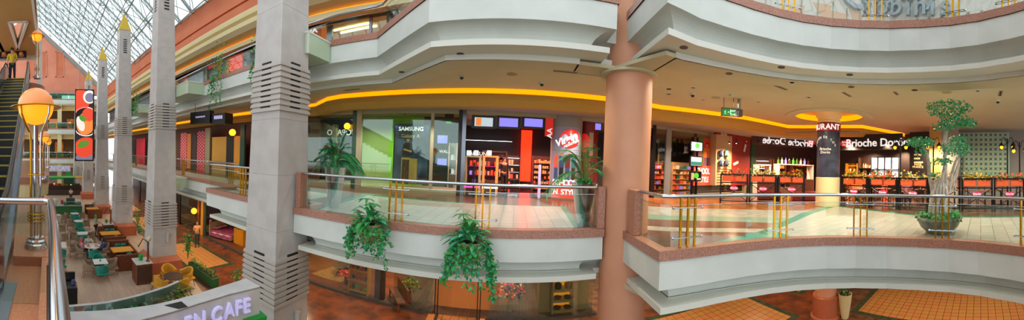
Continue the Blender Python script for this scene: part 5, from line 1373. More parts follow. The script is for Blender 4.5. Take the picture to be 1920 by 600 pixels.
t = boxy('restaurant_window', 'bright grey window with black glazing bars at the back of the restaurant', 'window', [('pane', 'screen_pale', [(0, .03, 0, 2.0, .9, 2.6)]), ('frame', 'black', [(-.05, .0, q, q+.06, .85, 2.65) for q in (0, .5, 1.0, 1.5, 1.98)]+[(-.05, 0, 0, 2.04, zz, zz+.06) for zz in (.85, 1.75, 2.6)])], (*PBR2.pt(PBR2.uz(1688, 300)[0], .15), 5.0))
for i, (px, h_) in enumerate(((1604, .8), (1616, .7))):
    u, z = PBR.uz(px, 300); x, y, _ = PBR.P(u, z, .6)
# menu wall and patterned wall
PM = Plane((16.2, 4.0), (16.0, 1.2))
b = MB(); PM.pxbox(b, 1706, 248, 1742, 345, -.2, 0); bd = b.build('menu_board', 'sign_black'); tag(bd, 'tall black menu wall panel beside the restaurant sign', 'sign')
for i, n_ in enumerate((5, 4, 6)):
    for k_ in range(n_):
        b = MB(); PM.pxbox(b, 1714+k_*2.9, 288.5+i*7.2, 1716+k_*2.9, 291.5+i*7.2, 0, .008); b.build('lettering', 'cream_food', bd)
for i, s_ in enumerate(('PARIS', 'FRANCE')):
    u, z = PM.uz(1721, 310.5+i*4.5); text(s_, .17, 'cream_food', PM.P(u, z, .01), (PI/2, 0, PM.rz+(0 if PM.fwd() else PI)), bd, ext=.003)
def wallpx(name, pl, px0, px1, z0, z1, m, o=-.2): u0, u1 = pl.uz(px0, 300)[0], pl.uz(px1, 300)[0]; b = MB(); pl.box(b, u0, u1, z0, z1, o, 0); return struct(b.build(name, m))
PR = Plane((17.6, 3.2), (17.3, -4.0))
mat('cream_light', '#b8904e', .7)
wallpx('wall_restaurant_cream', PM, 1742, 1764, 5, 9.15, 'cream_light')
wallpx('wall_restaurant_grey', PM, 1764, 1796, 5, 9.15, 'plaster_grey')
wallpx('wall_restaurant_right', PR, 1730, 1925, 5, 9.15, 'plaster_grey')
mat('panel_sage', '#98b8a2', .5); mat('pattern_dark', '#4c6a60', .5); mat('panel_ring', '#d8b45a', .5)
PW = shift(PR, -.25)
t = empty('patterned_screen'); tag(t, 'sage green wall panel with interlocking circle pattern behind the bonsai tree', 'panel')
b = MB(); PW.pxbox(b, 1790, 249, 1893, 330, -.08, 0); b.build('panel', 'panel_sage', t)
ua, za = PW.uz(1790, 249); ub, zb2 = PW.uz(1893, 330); s_ = (za-zb2)/9.0; b = MB(); b2 = MB()
ulo, uhi = min(ua, ub), max(ua, ub)
nn = int((uhi-ulo)/s_)+1
for i in range(nn):
    for j in range(9):
        cu_, cz_ = ulo+(i+.5)*s_, zb2+(j+.5)*s_
        if cu_+s_/2 > uhi+.02: continue
        for (du, dz, a) in ((0, s_/2, 0), (s_/2, 0, PI/2)):
            for sg in (0, 1):
                pts = []
                for q in range(7):
                    w_ = (q/6-.5)*s_*.92; o_ = .12*s_*math.cos(PI*(q/6-.5))
                    pts.append((w_, o_))
                pts += [(w2, -o2) for w2, o2 in pts[-2:0:-1]]
                vs = []
                for (p_, r_) in pts:
                    aa = a+PI/4; vs.append(PW.P(cu_+ (p_*math.cos(aa)-r_*math.sin(aa)), cz_+(p_*math.sin(aa)+r_*math.cos(aa)), .004+.002*sg))
                if sg == 0: b.add(vs, [tuple(range(len(vs)))])
b.build('leaf_pattern', 'pattern_dark', t)
b = MB()
for i in range(nn+1):
    for j in range(10):
        cu_, cz_ = ulo+i*s_, zb2+j*s_
        if cu_ > uhi+.02: continue
        b.add([PW.P(min(max(cu_+.13*s_*math.cos(q*PI/4), ulo), uhi), min(max(cz_+.13*s_*math.sin(q*PI/4), zb2), za), .008) for q in range(8)], [tuple(range(8))])
b.build('dot_pattern', 'panel_ring', t)
# ---- planter railings of the restaurant
def rest_planter(label, x, y, rz, fl):
    t = empty('flower_planter', (x, y, 5.0), rz); tag(t, label, 'planter', 'black framed restaurant planters')
    m = MB()
    for s in (-.62, .62): m.bx(s-.03, s+.03, -.16, -.1, 0, 1.38); m.bx(s-.03, s+.03, .1, .16, 0, 1.38)
    m.bx(-.62, .62, -.16, -.1, 1.32, 1.38); m.bx(-.62, .62, .1, .16, 1.32, 1.38); m.bx(-.62, .62, -.16, -.1, .95, 1.0); m.bx(-.62, .62, -.16, .16, .1, .14)
    m.bar((-.6, -.13, .15), (.6, -.13, .95), .04, .03); m.bar((.6, -.13, .15), (-.6, -.13, .95), .04, .03)
    m.build('frame', 'black_metal', t)
    for s in (-.3, .3):
        MB().bevbox((s, 0, 1.17), (.52, .26, .28), .02).build('flower_box', 'plant_orange', t)
        b = MB()
        for k in range(110): b.use(R.choice(fl)); small_leaf(b, (s+R.uniform(-.27, .27), R.uniform(-.16, .16), 1.3+abs(R.gauss(0, .15))), .11)
        b.build('flowers', None, t)
    vs = [(.2*math.cos(a*PI/10), -.17, .72+.1*math.sin(a*PI/10)) for a in range(20)]
    lo_ = MB().add(vs, [tuple(range(19, -1, -1))]).build('oval_logo', 'pink_logo', t); text('Dorée', .12, 'letter_white', (0, -.18, .69), (PI/2, 0, 0), lo_, ext=.003)
    return t
mat('pink_logo', '#c83a6c', .5)
FL = [['leafy_green', 'fruit_yellow', 'leaf_dry'], ['leafy_green', 'fruit_orange', 'food_red', 'leaf_mid'], ['cream_food', 'fruit_yellow', 'leaf_mid'], ['fruit_orange', 'fruit_yellow', 'leafy_green']]
pts_ = [(12.35, 5.55, PI/2), (12.4, 4.2, PI/2), (12.4, 2.85, PI/2), (12.4, 1.5, PI/2), (12.4, .15, PI/2), (12.35, -1.2, PI/2), (12.2, -2.5, PI/2+.1)]
DN = ['right beside the wrapped column', 'second from the wrapped column', 'in front of the diner in the pale top', 'partly hidden by the bonsai trunk', 'just right of the bonsai tree', 'second right of the bonsai tree', 'at the right edge of the picture']
for i, (x, y, rz) in enumerate(pts_): rest_planter('black framed planter with orange boxes %s' % DN[i], x, y, -PI/2, FL[i % 4])
for i, (x, y) in enumerate(((9.35, 10.25), (10.35, 9.35), (11.3, 8.4))): rest_planter('black framed planter with orange boxes, %s left of the wrapped column' % ['third', 'second', 'first'][i], x, y, -.73, FL[(i+1) % 4])
# ---- lantern posts
def lantern(label, x, y, h=3.15, heads=(-.25, .25)):
    t = empty('lantern_post', (x, y, 5.0)); tag(t, label, 'lamp', 'black double lantern posts')
    MB().tube([(0, 0, 0), (0, 0, h)], .035, 8).build('pole', 'black_metal', t); MB().lathe(0, 0, [(.14, 0), (.14, .04), (.05, .1)], 14).build('base', 'black_metal', t)
    for s in heads:
        a = MB(); a.tube([(0, 0, h-.35)]+[(0, s*(q/6), h-.35+.4*math.sin(PI*q/6*.75)) for q in range(1, 7)]+[(0, s*1.05, h-.2)], .016, 6); ar = a.build('arm', 'black_metal', t)
        MB().lathe(0, s*1.05, [(.13, h-.36), (.11, h-.3), (.04, h-.2), (.02, h-.17)], 12, False).build('lamp_shade', 'black_metal', ar)
        MB().sphere((0, s*1.05, h-.4), .075, 10, 8, 1.2).build('bulb', 'lamp_glow', ar)
for px, d_, lb in ((1688, 13.6, 'black double lantern post in front of the restaurant sign'), (1750, 13.4, 'black lantern post left of the bonsai crown'), (1889, 13.3, 'black double lantern post right of the patterned wall panel'), (1912, 12.9, 'black double lantern post at the far right edge')):
    a = (px-960)/F+YAW; lantern(lb, d_*math.sin(a), d_*math.cos(a), 3.15 if px != 1912 else 2.95)
# ---- restaurant tables, chairs, people
bch = empty('bistro_chair'); tag(bch, 'x', 'chair', 'black bistro chairs of the restaurant')
MB().bevbox((0, 0, .45), (.42, .42, .04), .015).build('seat', 'black', bch)
m = MB(); m.tube([(-.2, -.2, .45), (-.21, -.23, .85), (0, -.25, .95), (.21, -.23, .85), (.2, -.2, .45)], .016, 6); m.tube([(-.1, -.21, .45), (-.1, -.24, .9)], .012, 6); m.tube([(.1, -.21, .45), (.1, -.24, .9)], .012, 6); m.build('backrest', 'black', bch)
for sx in (-.18, .18):
    for sy in (-.18, .18): MB().tube([(sx, sy, .45), (sx*1.1, sy*1.15, 0)], .015, 6).build('leg', 'black', bch)
bt = empty('bistro_table'); tag(bt, 'x', 'table', 'restaurant tables'); MB().bevbox((0, 0, .74), (.75, .75, .04), .01).build('tabletop', 'wood_brown', bt); MB().cyl(0, 0, .03, .72, .035, n=8).build('column', 'black', bt); MB().cyl(0, 0, 0, .03, .24, n=16).build('base', 'black', bt)
first = [True, True]
RTN = ['beside the wrapped column', 'in front of the pastry case', 'under the restaurant sign', 'of the diner in the pale top', 'below the menu wall', 'behind the bonsai trunk', 'under the patterned panel left half', 'under the patterned panel right half', 'beside the right lantern posts', 'at the far right edge']
rts = [(13.7, 6.0), (15.0, 6.6), (14.6, 5.0), (13.7, 3.7), (14.8, 2.9), (13.8, 2.0), (14.6, .9), (13.8, -.2), (14.8, -1.0), (13.8, -2.2)]
for i, (x, y) in enumerate(rts):
    o = bt if first[0] else copy_tree(bt); first[0] = False; o.location = (x, y, 5.0); o['label'] = 'small wooden restaurant table '+RTN[i]
    for s, (dx, dy, rz) in enumerate(((0, -.58, 0), (0, .58, PI))):
        c = bch if first[1] else copy_tree(bch); first[1] = False; c.location = (x+dx, y+dy, 5.0); c.rotation_euler = (0, 0, rz); c['label'] = 'black bistro chair, %s of the table %s' % (['nearer the edge', 'nearer the column'][s], RTN[i])
for i, (px, lb) in enumerate(((1444, 'red-brown upholstered bench left in the left restaurant front'), (1508, 'red-brown upholstered bench right in the left restaurant front'))):
    a = (px-960)/F+YAW; x, y = 16.0*math.sin(a), 16.0*math.cos(a); t = empty('upholstered_bench', (x, y, 5.0), -.7); tag(t, lb, 'bench', 'restaurant benches'); MB().bevbox((0, 0, .25), (1.3, .5, .5), .04).build('seat', 'store_red', t); MB().bevbox((0, .25, .65), (1.3, .12, 1.0), .04).build('backrest', 'wood_brown', t)
for px, d_, lb, pose, sh_, rz_, ar, hr in ((1700, 13.75, 'diner in pale pink top raising one hand at the restaurant table', 'sit', 'pink_cloth', -1.2, ('up', 'front'), True),
        (1637, 18.2, 'person in pale shirt standing behind the restaurant counter', 'stand', 'peach_shirt', -1.4, ('front', 'front'), False), (1620, 18.4, 'person in dark uniform behind the restaurant counter', 'stand', 'black_cloth', -1.2, ('front', 'down'), False),
        (1666, 18.8, 'person in white by the bright back window of the restaurant', 'stand', 'white_shirt', -1.5, ('down', 'down'), False), (1745, 14.9, 'diner in dark clothes seated left of the bonsai trunk', 'sit', 'black_cloth', 1.2, ('front', 'front'), False), (1608, 15.6, 'diner in striped orange top seated beside the wrapped column', 'sit', 'food_orange', -1.0, ('front', 'front'), True)):
    a = (px-960)/F+YAW; person(lb, (d_*math.sin(a), d_*math.cos(a), 5.0), rz_, sh_, 'grey_trousers', pose, 1.7, arms=ar, female=hr)
# ------------------------------------------------------------------ ground floor shops
PG = Plane((-10.0, 11.6), (4.2, 12.6)); G1, G2, G3 = shift(PG, .6), shift(PG, 1.8), shift(PG, 3.2)
strip('floor_shop', PG, U(560, PG)-3, U(1128, PG), .0, 5, 'shop_wood', 0, .02)
strip('floor_shop', PG, U(724, PG), U(1128, PG), .0, 5, 'shop_wood_grey', 0.02, .004)
m = MB(); PG.box(m, U(560, PG), U(822, PG), 0, .1, -.12, .06); PG.box(m, U(925, PG), U(1128, PG), 0, .1, -.12, .06); struct(m.build('trim_threshold', 'granite_dark' if 'granite_dark' in MATS else mat('granite_dark', '#2c2a2c', .3, col2='#5c5854', scale=30)))
def gbox(name, label, cat, pl, px0, px1, z0, z1, o0, o1, m, group=None):
    b = MB(); pl.box(b, U(px0, pl), U(px1, pl), z0, z1, o0, o1); return tag(b.build(name, m), label, cat, group)
pane(PG, 578, 722, z0=.1, z1=3.7); pane(PG, 748, 822, z0=.1, z1=3.7); pane(PG, 928, 1120, z0=.1, z1=3.7)
mat('amber_wall', '#d88a48', .6)
G5 = shift(PG, 5.0)
wallbox('wall_shop_back', G5, U(540, G5), U(1200, G5), 0, 3.8, 0, -.1, 'cream_dark')
wallbox('wall_shop_back', G1, U(826, G1), U(946, G1), 0, 3.8, -.1, -.2, 'amber_wall')
for px in (826, 831, 906, 911): post(PG, px-.8, px+.8, 'black', '', 0, 3.8, .06, 'door_post')
strip('floor_entrance', PG, U(815, PG), U(921, PG), -.9, .6, 'amber_wall', 0, .012)
# entrance mat with dark border
t = empty('door_mat'); tag(t, 'amber entrance mat with dark patterned border before the glowing shop doorway', 'mat')
for n_, a, b_, c, d, m_, z_ in (('border', 828, 912, -.75, .35, 'granite_dark', .014), ('centre', 834, 905, -.62, .2, 'tile_orange', .017)):
    q = [PG.pt(U(a, PG), -c), PG.pt(U(b_, PG), -c), PG.pt(U(b_, PG), -d), PG.pt(U(a, PG), -d)]; MB().prism(q, z_-.003, z_+.004).build(n_, m_, t)
gbox('wood_panel', 'dark vertical wood partition beside the yellow lit shelves', 'panel', PG, 706, 724, .02, 3.7, -.5, -.3, 'wood_dark')
shelf_unit('yellow lit shelf of cookware left of the wood partition', G1, 667, 703, 3, cols=('wood_brown', 'green_panel', 'black', 'fruit_red'), n=4, what='small pot', lit='lamp_glow', kind='ball', h=1.75, z0=.02, frame='booth_table', cat='shelf')
t = boxy('shop_bench', 'reddish wooden bench frame leaning in the shop right of the partition', 'bench', [('seat', 'wood_brown', [(0, 1.6, 0, .45, .35, .42)]), ('leg', 'wood_brown', [(.02, .08, .02, .08, 0, .35)]), ('leg', 'wood_brown', [(1.5, 1.56, .02, .08, 0, .35)]), ('backrest', 'wood_brown', [(0, 1.6, .42, .47, .42, .9)])], (*G1.pt(U(735, G1), -.2), .02), -.9)
def vase(label, x, y, z, h, r, m, fl, nl, spread, fh, n=90, flower=.07):
    t = empty('flower_vase', (x, y, z)); tag(t, label, 'vase'); smooth_angle(MB().lathe(0, 0, [(r*.5, 0), (r, h*.35), (r*.75, h*.75), (r*.4, h*.9), (r*.5, h)], 16).build('vase_body', m, t), 1)
    b = MB(); s = MB()
    for k in range(n):
        a = R.uniform(0, 2*PI); q = spread*math.sqrt(R.random()); zz = h+fh*R.uniform(.35, 1)*(1-.4*(q/spread)); b.use(R.choice(fl)); small_leaf(b, (q*math.cos(a), q*math.sin(a), zz), flower)
        if k % 12 == 0: s.tube([(0, 0, h*.8), (q*.6*math.cos(a), q*.6*math.sin(a), h+fh*.6)], .008, 5)
    s.build('stem', 'stem_green', t); b.build('bouquet', None, t); return t
mat('purple_flower', '#7a3a6c', .6); mat('blue_flower', '#5a66a8', .6)
x, y = at(876/1, 0, 1) if 0 else G1.pt(U(779, G1), 0); vase('vase with yellow-green flowers on the shop floor left of the amber doorway', x, y, .02, .45, .14, 'peach', ['fruit_yellow', 'leaf_bright'], 0, .42, .8, 200, .13)
x, y = G1.pt(U(967, G1), 0); vase('vase with blue and crimson bouquet right of the amber doorway', x, y, .02, .6, .16, 'shelf_pale', ['blue_flower', 'purple_flower', 'food_red', 'cream_food'], 0, .62, .75, 260, .15)
x, y = G1.pt(U(652, G1), -.3); vase('red flower arrangement in the shop left of the yellow shelves', x, y, .02, .3, .1, 'black', ['red_logo', 'food_red'], 0, .4, .6, 120, .12)
gbox('white_cabinet', 'tall white cabinet left of the pan shelf', 'cabinet', G1, 1020, 1043, .02, 2.6, -.3, .1, 'beige_frame'); gbox('white_cabinet', 'white cabinet at the right of the pan shelf', 'cabinet', G1, 1092, 1112, .02, 2.6, -.2, .1, 'beige_frame')
# pan shelf
mat('amber_back', '#e8a020', .6, emit='#ff9a1c', es=.5)
t = empty('pan_shelf'); tag(t, 'orange-lit shelf of pans and pots on the ground floor by the peach column', 'shelf')
u0, u1 = sorted((U(1047, PG), U(1087, PG))); b = MB(); PG.box(b, u0, u0+.06, .1, 1.7, -.6, -.15); PG.box(b, u1-.06, u1, .1, 1.7, -.6, -.15); PG.box(b, u0, u1, 1.64, 1.7, -.6, -.15); b.build('frame', 'beige_frame', t)
b = MB(); PG.box(b, u0, u1, .1, 1.7, -.66, -.6); b.build('back_panel', 'amber_back', t)
for r_ in range(3):
    z = .26+r_*.44; b = MB(); PG.box(b, u0, u1, z-.1, z, -.6, -.12); b.build('shelf', 'beige_frame', t)
    for c_ in range(2):
        uu = u0+.28+c_*.44; x, y, _ = PG.P(uu, 0, -.33); p = empty('frying_pan' if r_ < 2 else 'cooking_pot', (x, y, z)); rr = .17
        tag(p, '%s on the %s shelf of the pan display, %s one' % ('black frying pan' if r_ < 2 else 'lidded cooking pot', ['lowest', 'middle', 'top'][r_], ['left', 'right'][c_]), 'pan' if r_ < 2 else 'pot', 'pans and pots on the lit shelf')
        MB().lathe(0, 0, [(rr*.8, 0), (rr, .07 if r_ < 2 else .2), (rr*.96, .07 if r_ < 2 else .2), (rr*.76, .01)], 18).build('pan_body', 'black' if r_ < 2 or c_ == 0 else 'steel_dark', p)
        if r_ < 2: MB().bar((rr*.9*(1 if c_ else -1)*.7, -.1, .06), (.34*(1 if c_ else -1)*.7, -.24, .12), .03, .02).build('handle', 'black', p)
        else: MB().lathe(0, 0, [(rr, .2), (rr*.6, .25), (.02, .27), (.02, .31)], 18).build('lid', 'steel_dark', p)
# rug and furniture at the left of the shop
def rug(label, pts, m, z): return tag(MB().prism(pts, z, z+.012).build('rug', m), label, 'rug')
mat('rug_beige', '#a8763c', .95, col2='#8a5a2c', scale=4)
rug('beige rug under dark twig furniture at the left of the ground shop', [G1.pt(U(583, G1), -.3), G1.pt(U(640, G1), -.3), G1.pt(U(655, G1), -2.2), G1.pt(U(600, G1), -2.4)], 'rug_beige', .022)
t = empty('low_table', (*G1.pt(U(622, G1), -1.4), .036)); tag(t, 'dark low table with crossed legs on the beige rug', 'table'); MB().lathe(0, 0, [(.45, .38), (.5, .4), (.5, .43), (.45, .45)], 20).build('tabletop', 'wood_dark', t)
for k_ in range(4): a = k_*PI/2; MB().bar((.4*math.cos(a), .4*math.sin(a), .38), (-.2*math.cos(a), -.2*math.sin(a), 0), .04).build('leg', 'wood_dark', t)
gbox('grey_armchair', 'dark grey upholstered chair left of the yellow lit shelves', 'chair', G1, 648, 664, .02, .9, -1.0, -.3, 'grey_trousers')
# left ground-floor shops
PL = Plane((-52, 10.9), (-10, 11.5)); PL1 = shift(PL, 1.5); PL2 = shift(PL, 3)
wallbox('wall_shop_front', PL1, 0, 40, 0, 3.8, -2.4, -2.5, 'restaurant_back')
for px0, px1, m_ in ((374, 378, 'wood_brown'), (385, 390, 'green_frame'), (338, 341, 'black'), (262, 265, 'black')): post(PL, px0, px1, m_, '', 0, 3.8, .1, 'door_post')
pane(PL, 341, 374, 'glass_shop', 0.05, 3.7); m = MB(); PL.pxbox(m, 378, 376, 386, 450, 0, .06); struct(m.build('door_1', 'booth_table'))
wall_globe('orange globe lamp on the ground floor shopfront above the walking adult', PL, 371, 395, .24)
m = MB(); PL.box(m, U(390, PL), 42, 0, .12, -.1, .1); struct(m.build('trim_threshold', 'granite_dark'))
strip('floor_bedding_shop', PL, U(388, PL), 42.1, .0, 5, 'shop_wood', 0, .03)
t = empty('bed', (*PL1.pt(U(432, PL1), .1), .03), .3); tag(t, 'bed with rumpled pink cover in the ground floor bedding shop', 'bed')
MB().bevbox((0, 0, .25), (2.0, 1.7, .4), .05).build('mattress', 'white_paint', t)
m = MB(); nx_, ny_ = 16, 14; vs = [( -1.05+2.1*i/nx_, -.92+1.84*j/ny_, .55+.05*math.sin(i*1.3+j)*math.cos(j*.9)-(.4 if j in (0, ny_) else 0)) for i in range(nx_+1) for j in range(ny_+1)]
mat('pink_cover', '#b8486c', .8, col2='#8a3a70', scale=3)
m.add(vs, [(i*(ny_+1)+j, (i+1)*(ny_+1)+j, (i+1)*(ny_+1)+j+1, i*(ny_+1)+j+1) for i in range(nx_) for j in range(ny_)]); smooth_angle(m.build('bed_cover', 'pink_cover', t), 2)
MB().bevbox((-1.1, 0, .55), (.1, 1.8, 1.1), .03).build('headboard', 'shelf_pale', t); MB().bevbox((-.75, .35, .68), (.4, .6, .14), .05).build('pillow', 'pink_cloth', t); MB().bevbox((-.75, -.35, .68), (.4, .6, .14), .05).build('pillow', 'pink_cloth', t)
t = empty('nightstand', (*PL1.pt(U(407, PL1), .5), .03)); tag(t, 'pale nightstand left of the pink bed', 'nightstand'); MB().bevbox((0, 0, .28), (.55, .5, .56), .02).build('body', 'shelf_pale', t); MB().bx(-.22, .22, -.262, -.25, .3, .5).build('drawer', 'cream', t)
t = empty('table_lamp', (*PL1.pt(U(407, PL1), .5), .59)); tag(t, 'small lamp standing on the pale nightstand', 'lamp'); MB().lathe(0, 0, [(.09, 0), (.09, .02), (.03, .06), (.05, .2), (.02, .3)], 12).build('base', 'fruit_orange', t); MB().lathe(0, 0, [(.14, .28), (.09, .46)], 16, False).build('lamp_shade', 'cream', t)
gbox('dresser', 'yellow dresser at the right end of the bedding shop window', 'dresser', PL1, 452, 470, .03, 1.1, 0, .5, 'booth_table')
gbox('sofa_display', 'dark purple upholstered seat left of the nightstand', 'sofa', PL1, 392, 400, .03, 1.0, 0, .6, 'pink_cover')
# ------------------------------------------------------------------ level one, left shops
PU = Plane((-52, 10.6), (-10, 11.4)); PU1 = shift(PU, .5)
wallbox('wall_shop_front', PU1, 0, 42.3, 5, 8.72, -.5, -.6, 'wood_brown')
mat('dotted_red', '#d01838', .5); mat('dot_white', '#e8d8dc', .5)
def dotted(px0, px1, label):
    t = empty('dotted_panel'); tag(t, label, 'panel', 'red shop panels with white dots'); b = MB(); PU.box(b, U(px0, PU), U(px1, PU), 5, 8.1, 0, .05); b.build('panel', 'dotted_red', t)
    b = MB(); u0, u1 = U(px0, PU), U(px1, PU); n = 5
    for i in range(n):
        for j in range(12):
            uu = u0+(u1-u0)*(i+.5)/n; zz = 5.2+j*.25+(.12 if i % 2 else 0); b.add([PU.P(uu+.055*math.cos(q*PI/4)*(u1-u0)/1.0*.8, zz+.085*math.sin(q*PI/4), .056) for q in range(8)], [tuple(range(8))])
    b.build('dot_pattern', 'dot_white', t)
dotted(339, 350.5, 'red panel with white dots, right beside the second obelisk'); dotted(370, 384, 'red panel with white dots, farther right before the brown doors')
gbox('shop_window', 'amber glowing window between the two dotted red panels', 'window', PU, 351, 358, 5.1, 8.0, 0, .04, 'amber_wall'); gbox('shop_window', 'dark curved glass niche between the dotted red panels', 'window', PU, 361, 369, 5.1, 7.9, 0, .04, 'wood_dark')
gbox('wood_door', 'wide olive brown shop door at the upper walkway', 'door', PU, 398, 425, 5.0, 7.6, 0, .06, 'cream_dark'); gbox('grey_door', 'dark grey door panel beside the wide olive brown door', 'door', PU, 425, 440, 5.0, 7.6, 0, .05, 'dark'); gbox('amber_post', 'amber door post next to the dark grey door', 'post', PU, 440, 451, 5.0, 7.6, 0, .08, 'booth_table'); post(PU, 452, 460, 'green_frame', '', 5, 8.3, .12, 'door_post'); post(PU, 386, 395, 'beige_frame', '', 5, 8.3, .12, 'door_post')
gbox('grey_door', 'dark shop opening left of the second obelisk on the upper walkway', 'door', PU, 240, 255, 5, 7.9, 0, .05, 'black'); gbox('pink_panel', 'pink-red panel just left of the second obelisk', 'panel', PU, 256, 272, 5, 8.0, 0, .04, 'dotted_red')
wall_globe('orange globe lamp beside the brown shop doors on the upper walkway', PU, 444, 249, .22)
# hanging black shop sign box
t = empty('hanging_sign'); tag(t, 'black double-faced shop sign box hanging over the upper walkway', 'sign'); PH = Plane(at(357, 212, 8.55), at(420, 214, 8.55)); PH = Plane((-13.0, 7.6), (-10.9, 8.15))
m = MB(); PH.pxbox(m, 357, 211, 393, 230, -.3, 0); b_ = m.build('housing', 'black', t); m = MB(); PH.pxbox(m, 394, 213, 419, 231, -.7, -.1); b2_ = m.build('side_housing', 'black', t)
u, z = PH.uz(374, 219.5); text('TOMMY SHOP' if 0 else 'FASHION', .16, 'letter_sign', PH.P(u, z, .01), (PI/2, 0, PH.rz), b_, ext=.004) if 0 else None
m = MB(); u0, z0_ = PH.uz(367, 218.5); u1, _ = PH.uz(385, 219)
for q in range(9): PH.box(m, u0+(u1-u0)*q/9, u0+(u1-u0)*(q+.6)/9, z0_-.08, z0_, 0, .006)
m.build('lettering', 'letter_sign', b_)
m = MB(); u0, z0_ = PH.uz(399, 217); u1, z1_ = PH.uz(415, 222)
for q in range(5): PH.box(m, u0+(u1-u0)*q/5, u0+(u1-u0)*(q+.75)/5, z1_, z0_, -.1, -.094)
m.build('lettering', 'letter_sign', b2_)
for px in (362, 388): u, z = PH.uz(px, 211); MB().tube([PH.P(u, z, -.15), PH.P(u, 9.15, -.15)], .015, 6).build('hanger', 'black', t)

# ------------------------------------------------------------------ top storey shops
PT = Plane((-50, 10.0), (-8, 11.7)); PT2 = Plane((-12.3, 11.5), (0, 11.9)); 
mat('glass_bluegrey', '#6c7484', .25, col2='#8a90a0', scale=2)
wallbox('wall_top_shops', PT, 0, 38.2, 10, 12.9, 0, -.1, 'glass_bluegrey'); wallbox('wall_top_shops', PT2, -.3, 13, 10, 12.9, -2.4, -2.5, 'amber_wall')
for px0, px1, m_ in ((341, 352, 'orange_wall'), (422, 429, 'booth_table'), (296, 300, 'beige_frame'), (385, 388, 'beige_frame'), (250, 256, 'booth_table')): post(PT, px0, px1, m_, '', 10, 12.9, .15, 'door_post')
t = poster('shop_sign', 'small red shop sign with white lettering on the top storey', 'sign', PT, 396, 112, 409, 126, 'red_logo', off=.25); u, z = PT.uz(402.5, 121); text("Levi's", .26, 'letter_white', PT.P(u, z, .26), (PI/2, 0, PT.rz), t, ext=.005)
t = poster('sale_poster', 'red poster in the top storey shop window beside the hanging ivy', 'poster', PT, 432, 107, 456, 128, 'food_red', off=.1)
for px, m_, lb in ((575, 'amber_wall', ''),): pass
m = MB(); PT2.pxbox(m, 562, 30, 603, 92, .1, .14); 
wall_ = struct(m.build('wall_top_sign_panel', 'orange_wall'))
u, z = PT2.uz(584, 66); o = text('FOX', .5, 'letter_white', PT2.P(u, z, .17), (PI/2, 0, PT2.rz), None, ext=.02, off=.01); tag(o, 'pale shop letters on the orange wall of the top storey', 'lettering')
for px0, px1 in ((607, 617), (685, 690), (722, 728)): post(PT2, px0, px1, 'steel_dark', '', 10, 12.9, .1, 'door_post')
pane(PT2, 617, 685, z0=10, z1=12.8); pane(PT2, 690, 722, z0=10, z1=12.8)
u, z = PT2.uz(746, 22); b = MB(); PT2.pxbox(b, 728, 6, 762, 40, -.3, .1); sg = b.build('dark_sign_board', 'wood_dark'); tag(sg, 'dark board with a white letter seen through the top railing', 'sign'); text('W', .55, 'letter_plain', PT2.P(u, z-.15, .12), (PI/2, 0, PT2.rz), sg, ext=.02)
for i, (px, py) in enumerate(((650, 41), (655, 48))):
    u, z = PT2.uz(px, py); z = 12.7-.0; 
    b = MB(); PT2.box(b, u-1, u+1, 12.74, 12.78, -.5-i*.4+.0, -.4-i*.4+.0); tag(b.build('ceiling_strip_light', 'spot_glow'), ['long ceiling strip light in the top amber shop, front one', 'long ceiling strip light in the top amber shop, rear one'][i], 'light')
# decorated hoarding with large letters above the right balcony
PQ = Plane((4.0, 9.8), (13.4, 5.0)); PQ2 = Plane((13.4, 5.0), (12.0, -5.0))
mat('hoarding_white', '#dccfc6', .6); mat('hoarding_peach', '#dfa67e', .6); mat('letter_silver', '#9a9ca6', .3, .5)
wallbox('wall_hoarding', PQ, 3.2, 10.55, 10, 16.5, 0, -.1, 'hoarding_white'); wallbox('wall_hoarding', PQ2, 0, 10, 10, 16.5, 0, -.1, 'hoarding_white')
m = MB(); R2 = random.Random(3)
for k_ in range(40):
    pl = PQ if k_ < 14 else PQ2; u = R2.uniform(3.6, 10.2) if pl is PQ else R2.uniform(.3, 9.7); z = R2.uniform(10.2, 13.8); s = R2.uniform(.3, .7); a = R2.uniform(0, 3)
    m.add([pl.P(u+s*math.cos(a+q*2*PI/3), z+s*math.sin(a+q*2*PI/3), .004+.0005*k_) for q in range(3)], [(0,1,2)])
m.build('hoarding_pattern', 'hoarding_peach', bpy.data.objects['wall_hoarding'])
m = MB()
for k_ in range(16):
    u0 = .5+k_*.6; pts = [PQ2.P(min(9.8, u0+.5*math.sin(q*.5)+.1*q), 10.1+q*.3, .03) for q in range(13)]; m.tube(pts, .022, 5)
    pts = [PQ2.P(max(.2, u0+.8-.5*math.sin(q*.5)-.1*q), 10.1+q*.3, .035) for q in range(13)]; m.tube(pts, .018, 5)
for k_ in range(8):
    m.tube([PQ.P(3.6+k_*.85, 10.1, .03), PQ.P(4.2+k_*.75, 14, .03)], .02, 5)
m.build('curve_pattern', 'beige_frame', bpy.data.objects['wall_hoarding'])
t = empty('hoarding_letters'); tag(t, 'big silver three-dimensional letters on the decorated hoarding above the right balcony', 'lettering')
pxs = ((1600, 's', 1), (1622, 'h', 1), (1648, 'o', 1), (1667, 'p', 1), (1686, 'p', 1), (1703, 'i', 1), (1722, 'n', 1), (1752, 'g', 1))
u0, _ = PQ.uz(1592, 20); u1, _ = PQ.uz(1700, 20)
def on_ho(px, py): 
    a = PQ.uz(px, py)
    return (PQ, a) if a[0] < 10.4 else (PQ2, PQ2.uz(px, py))
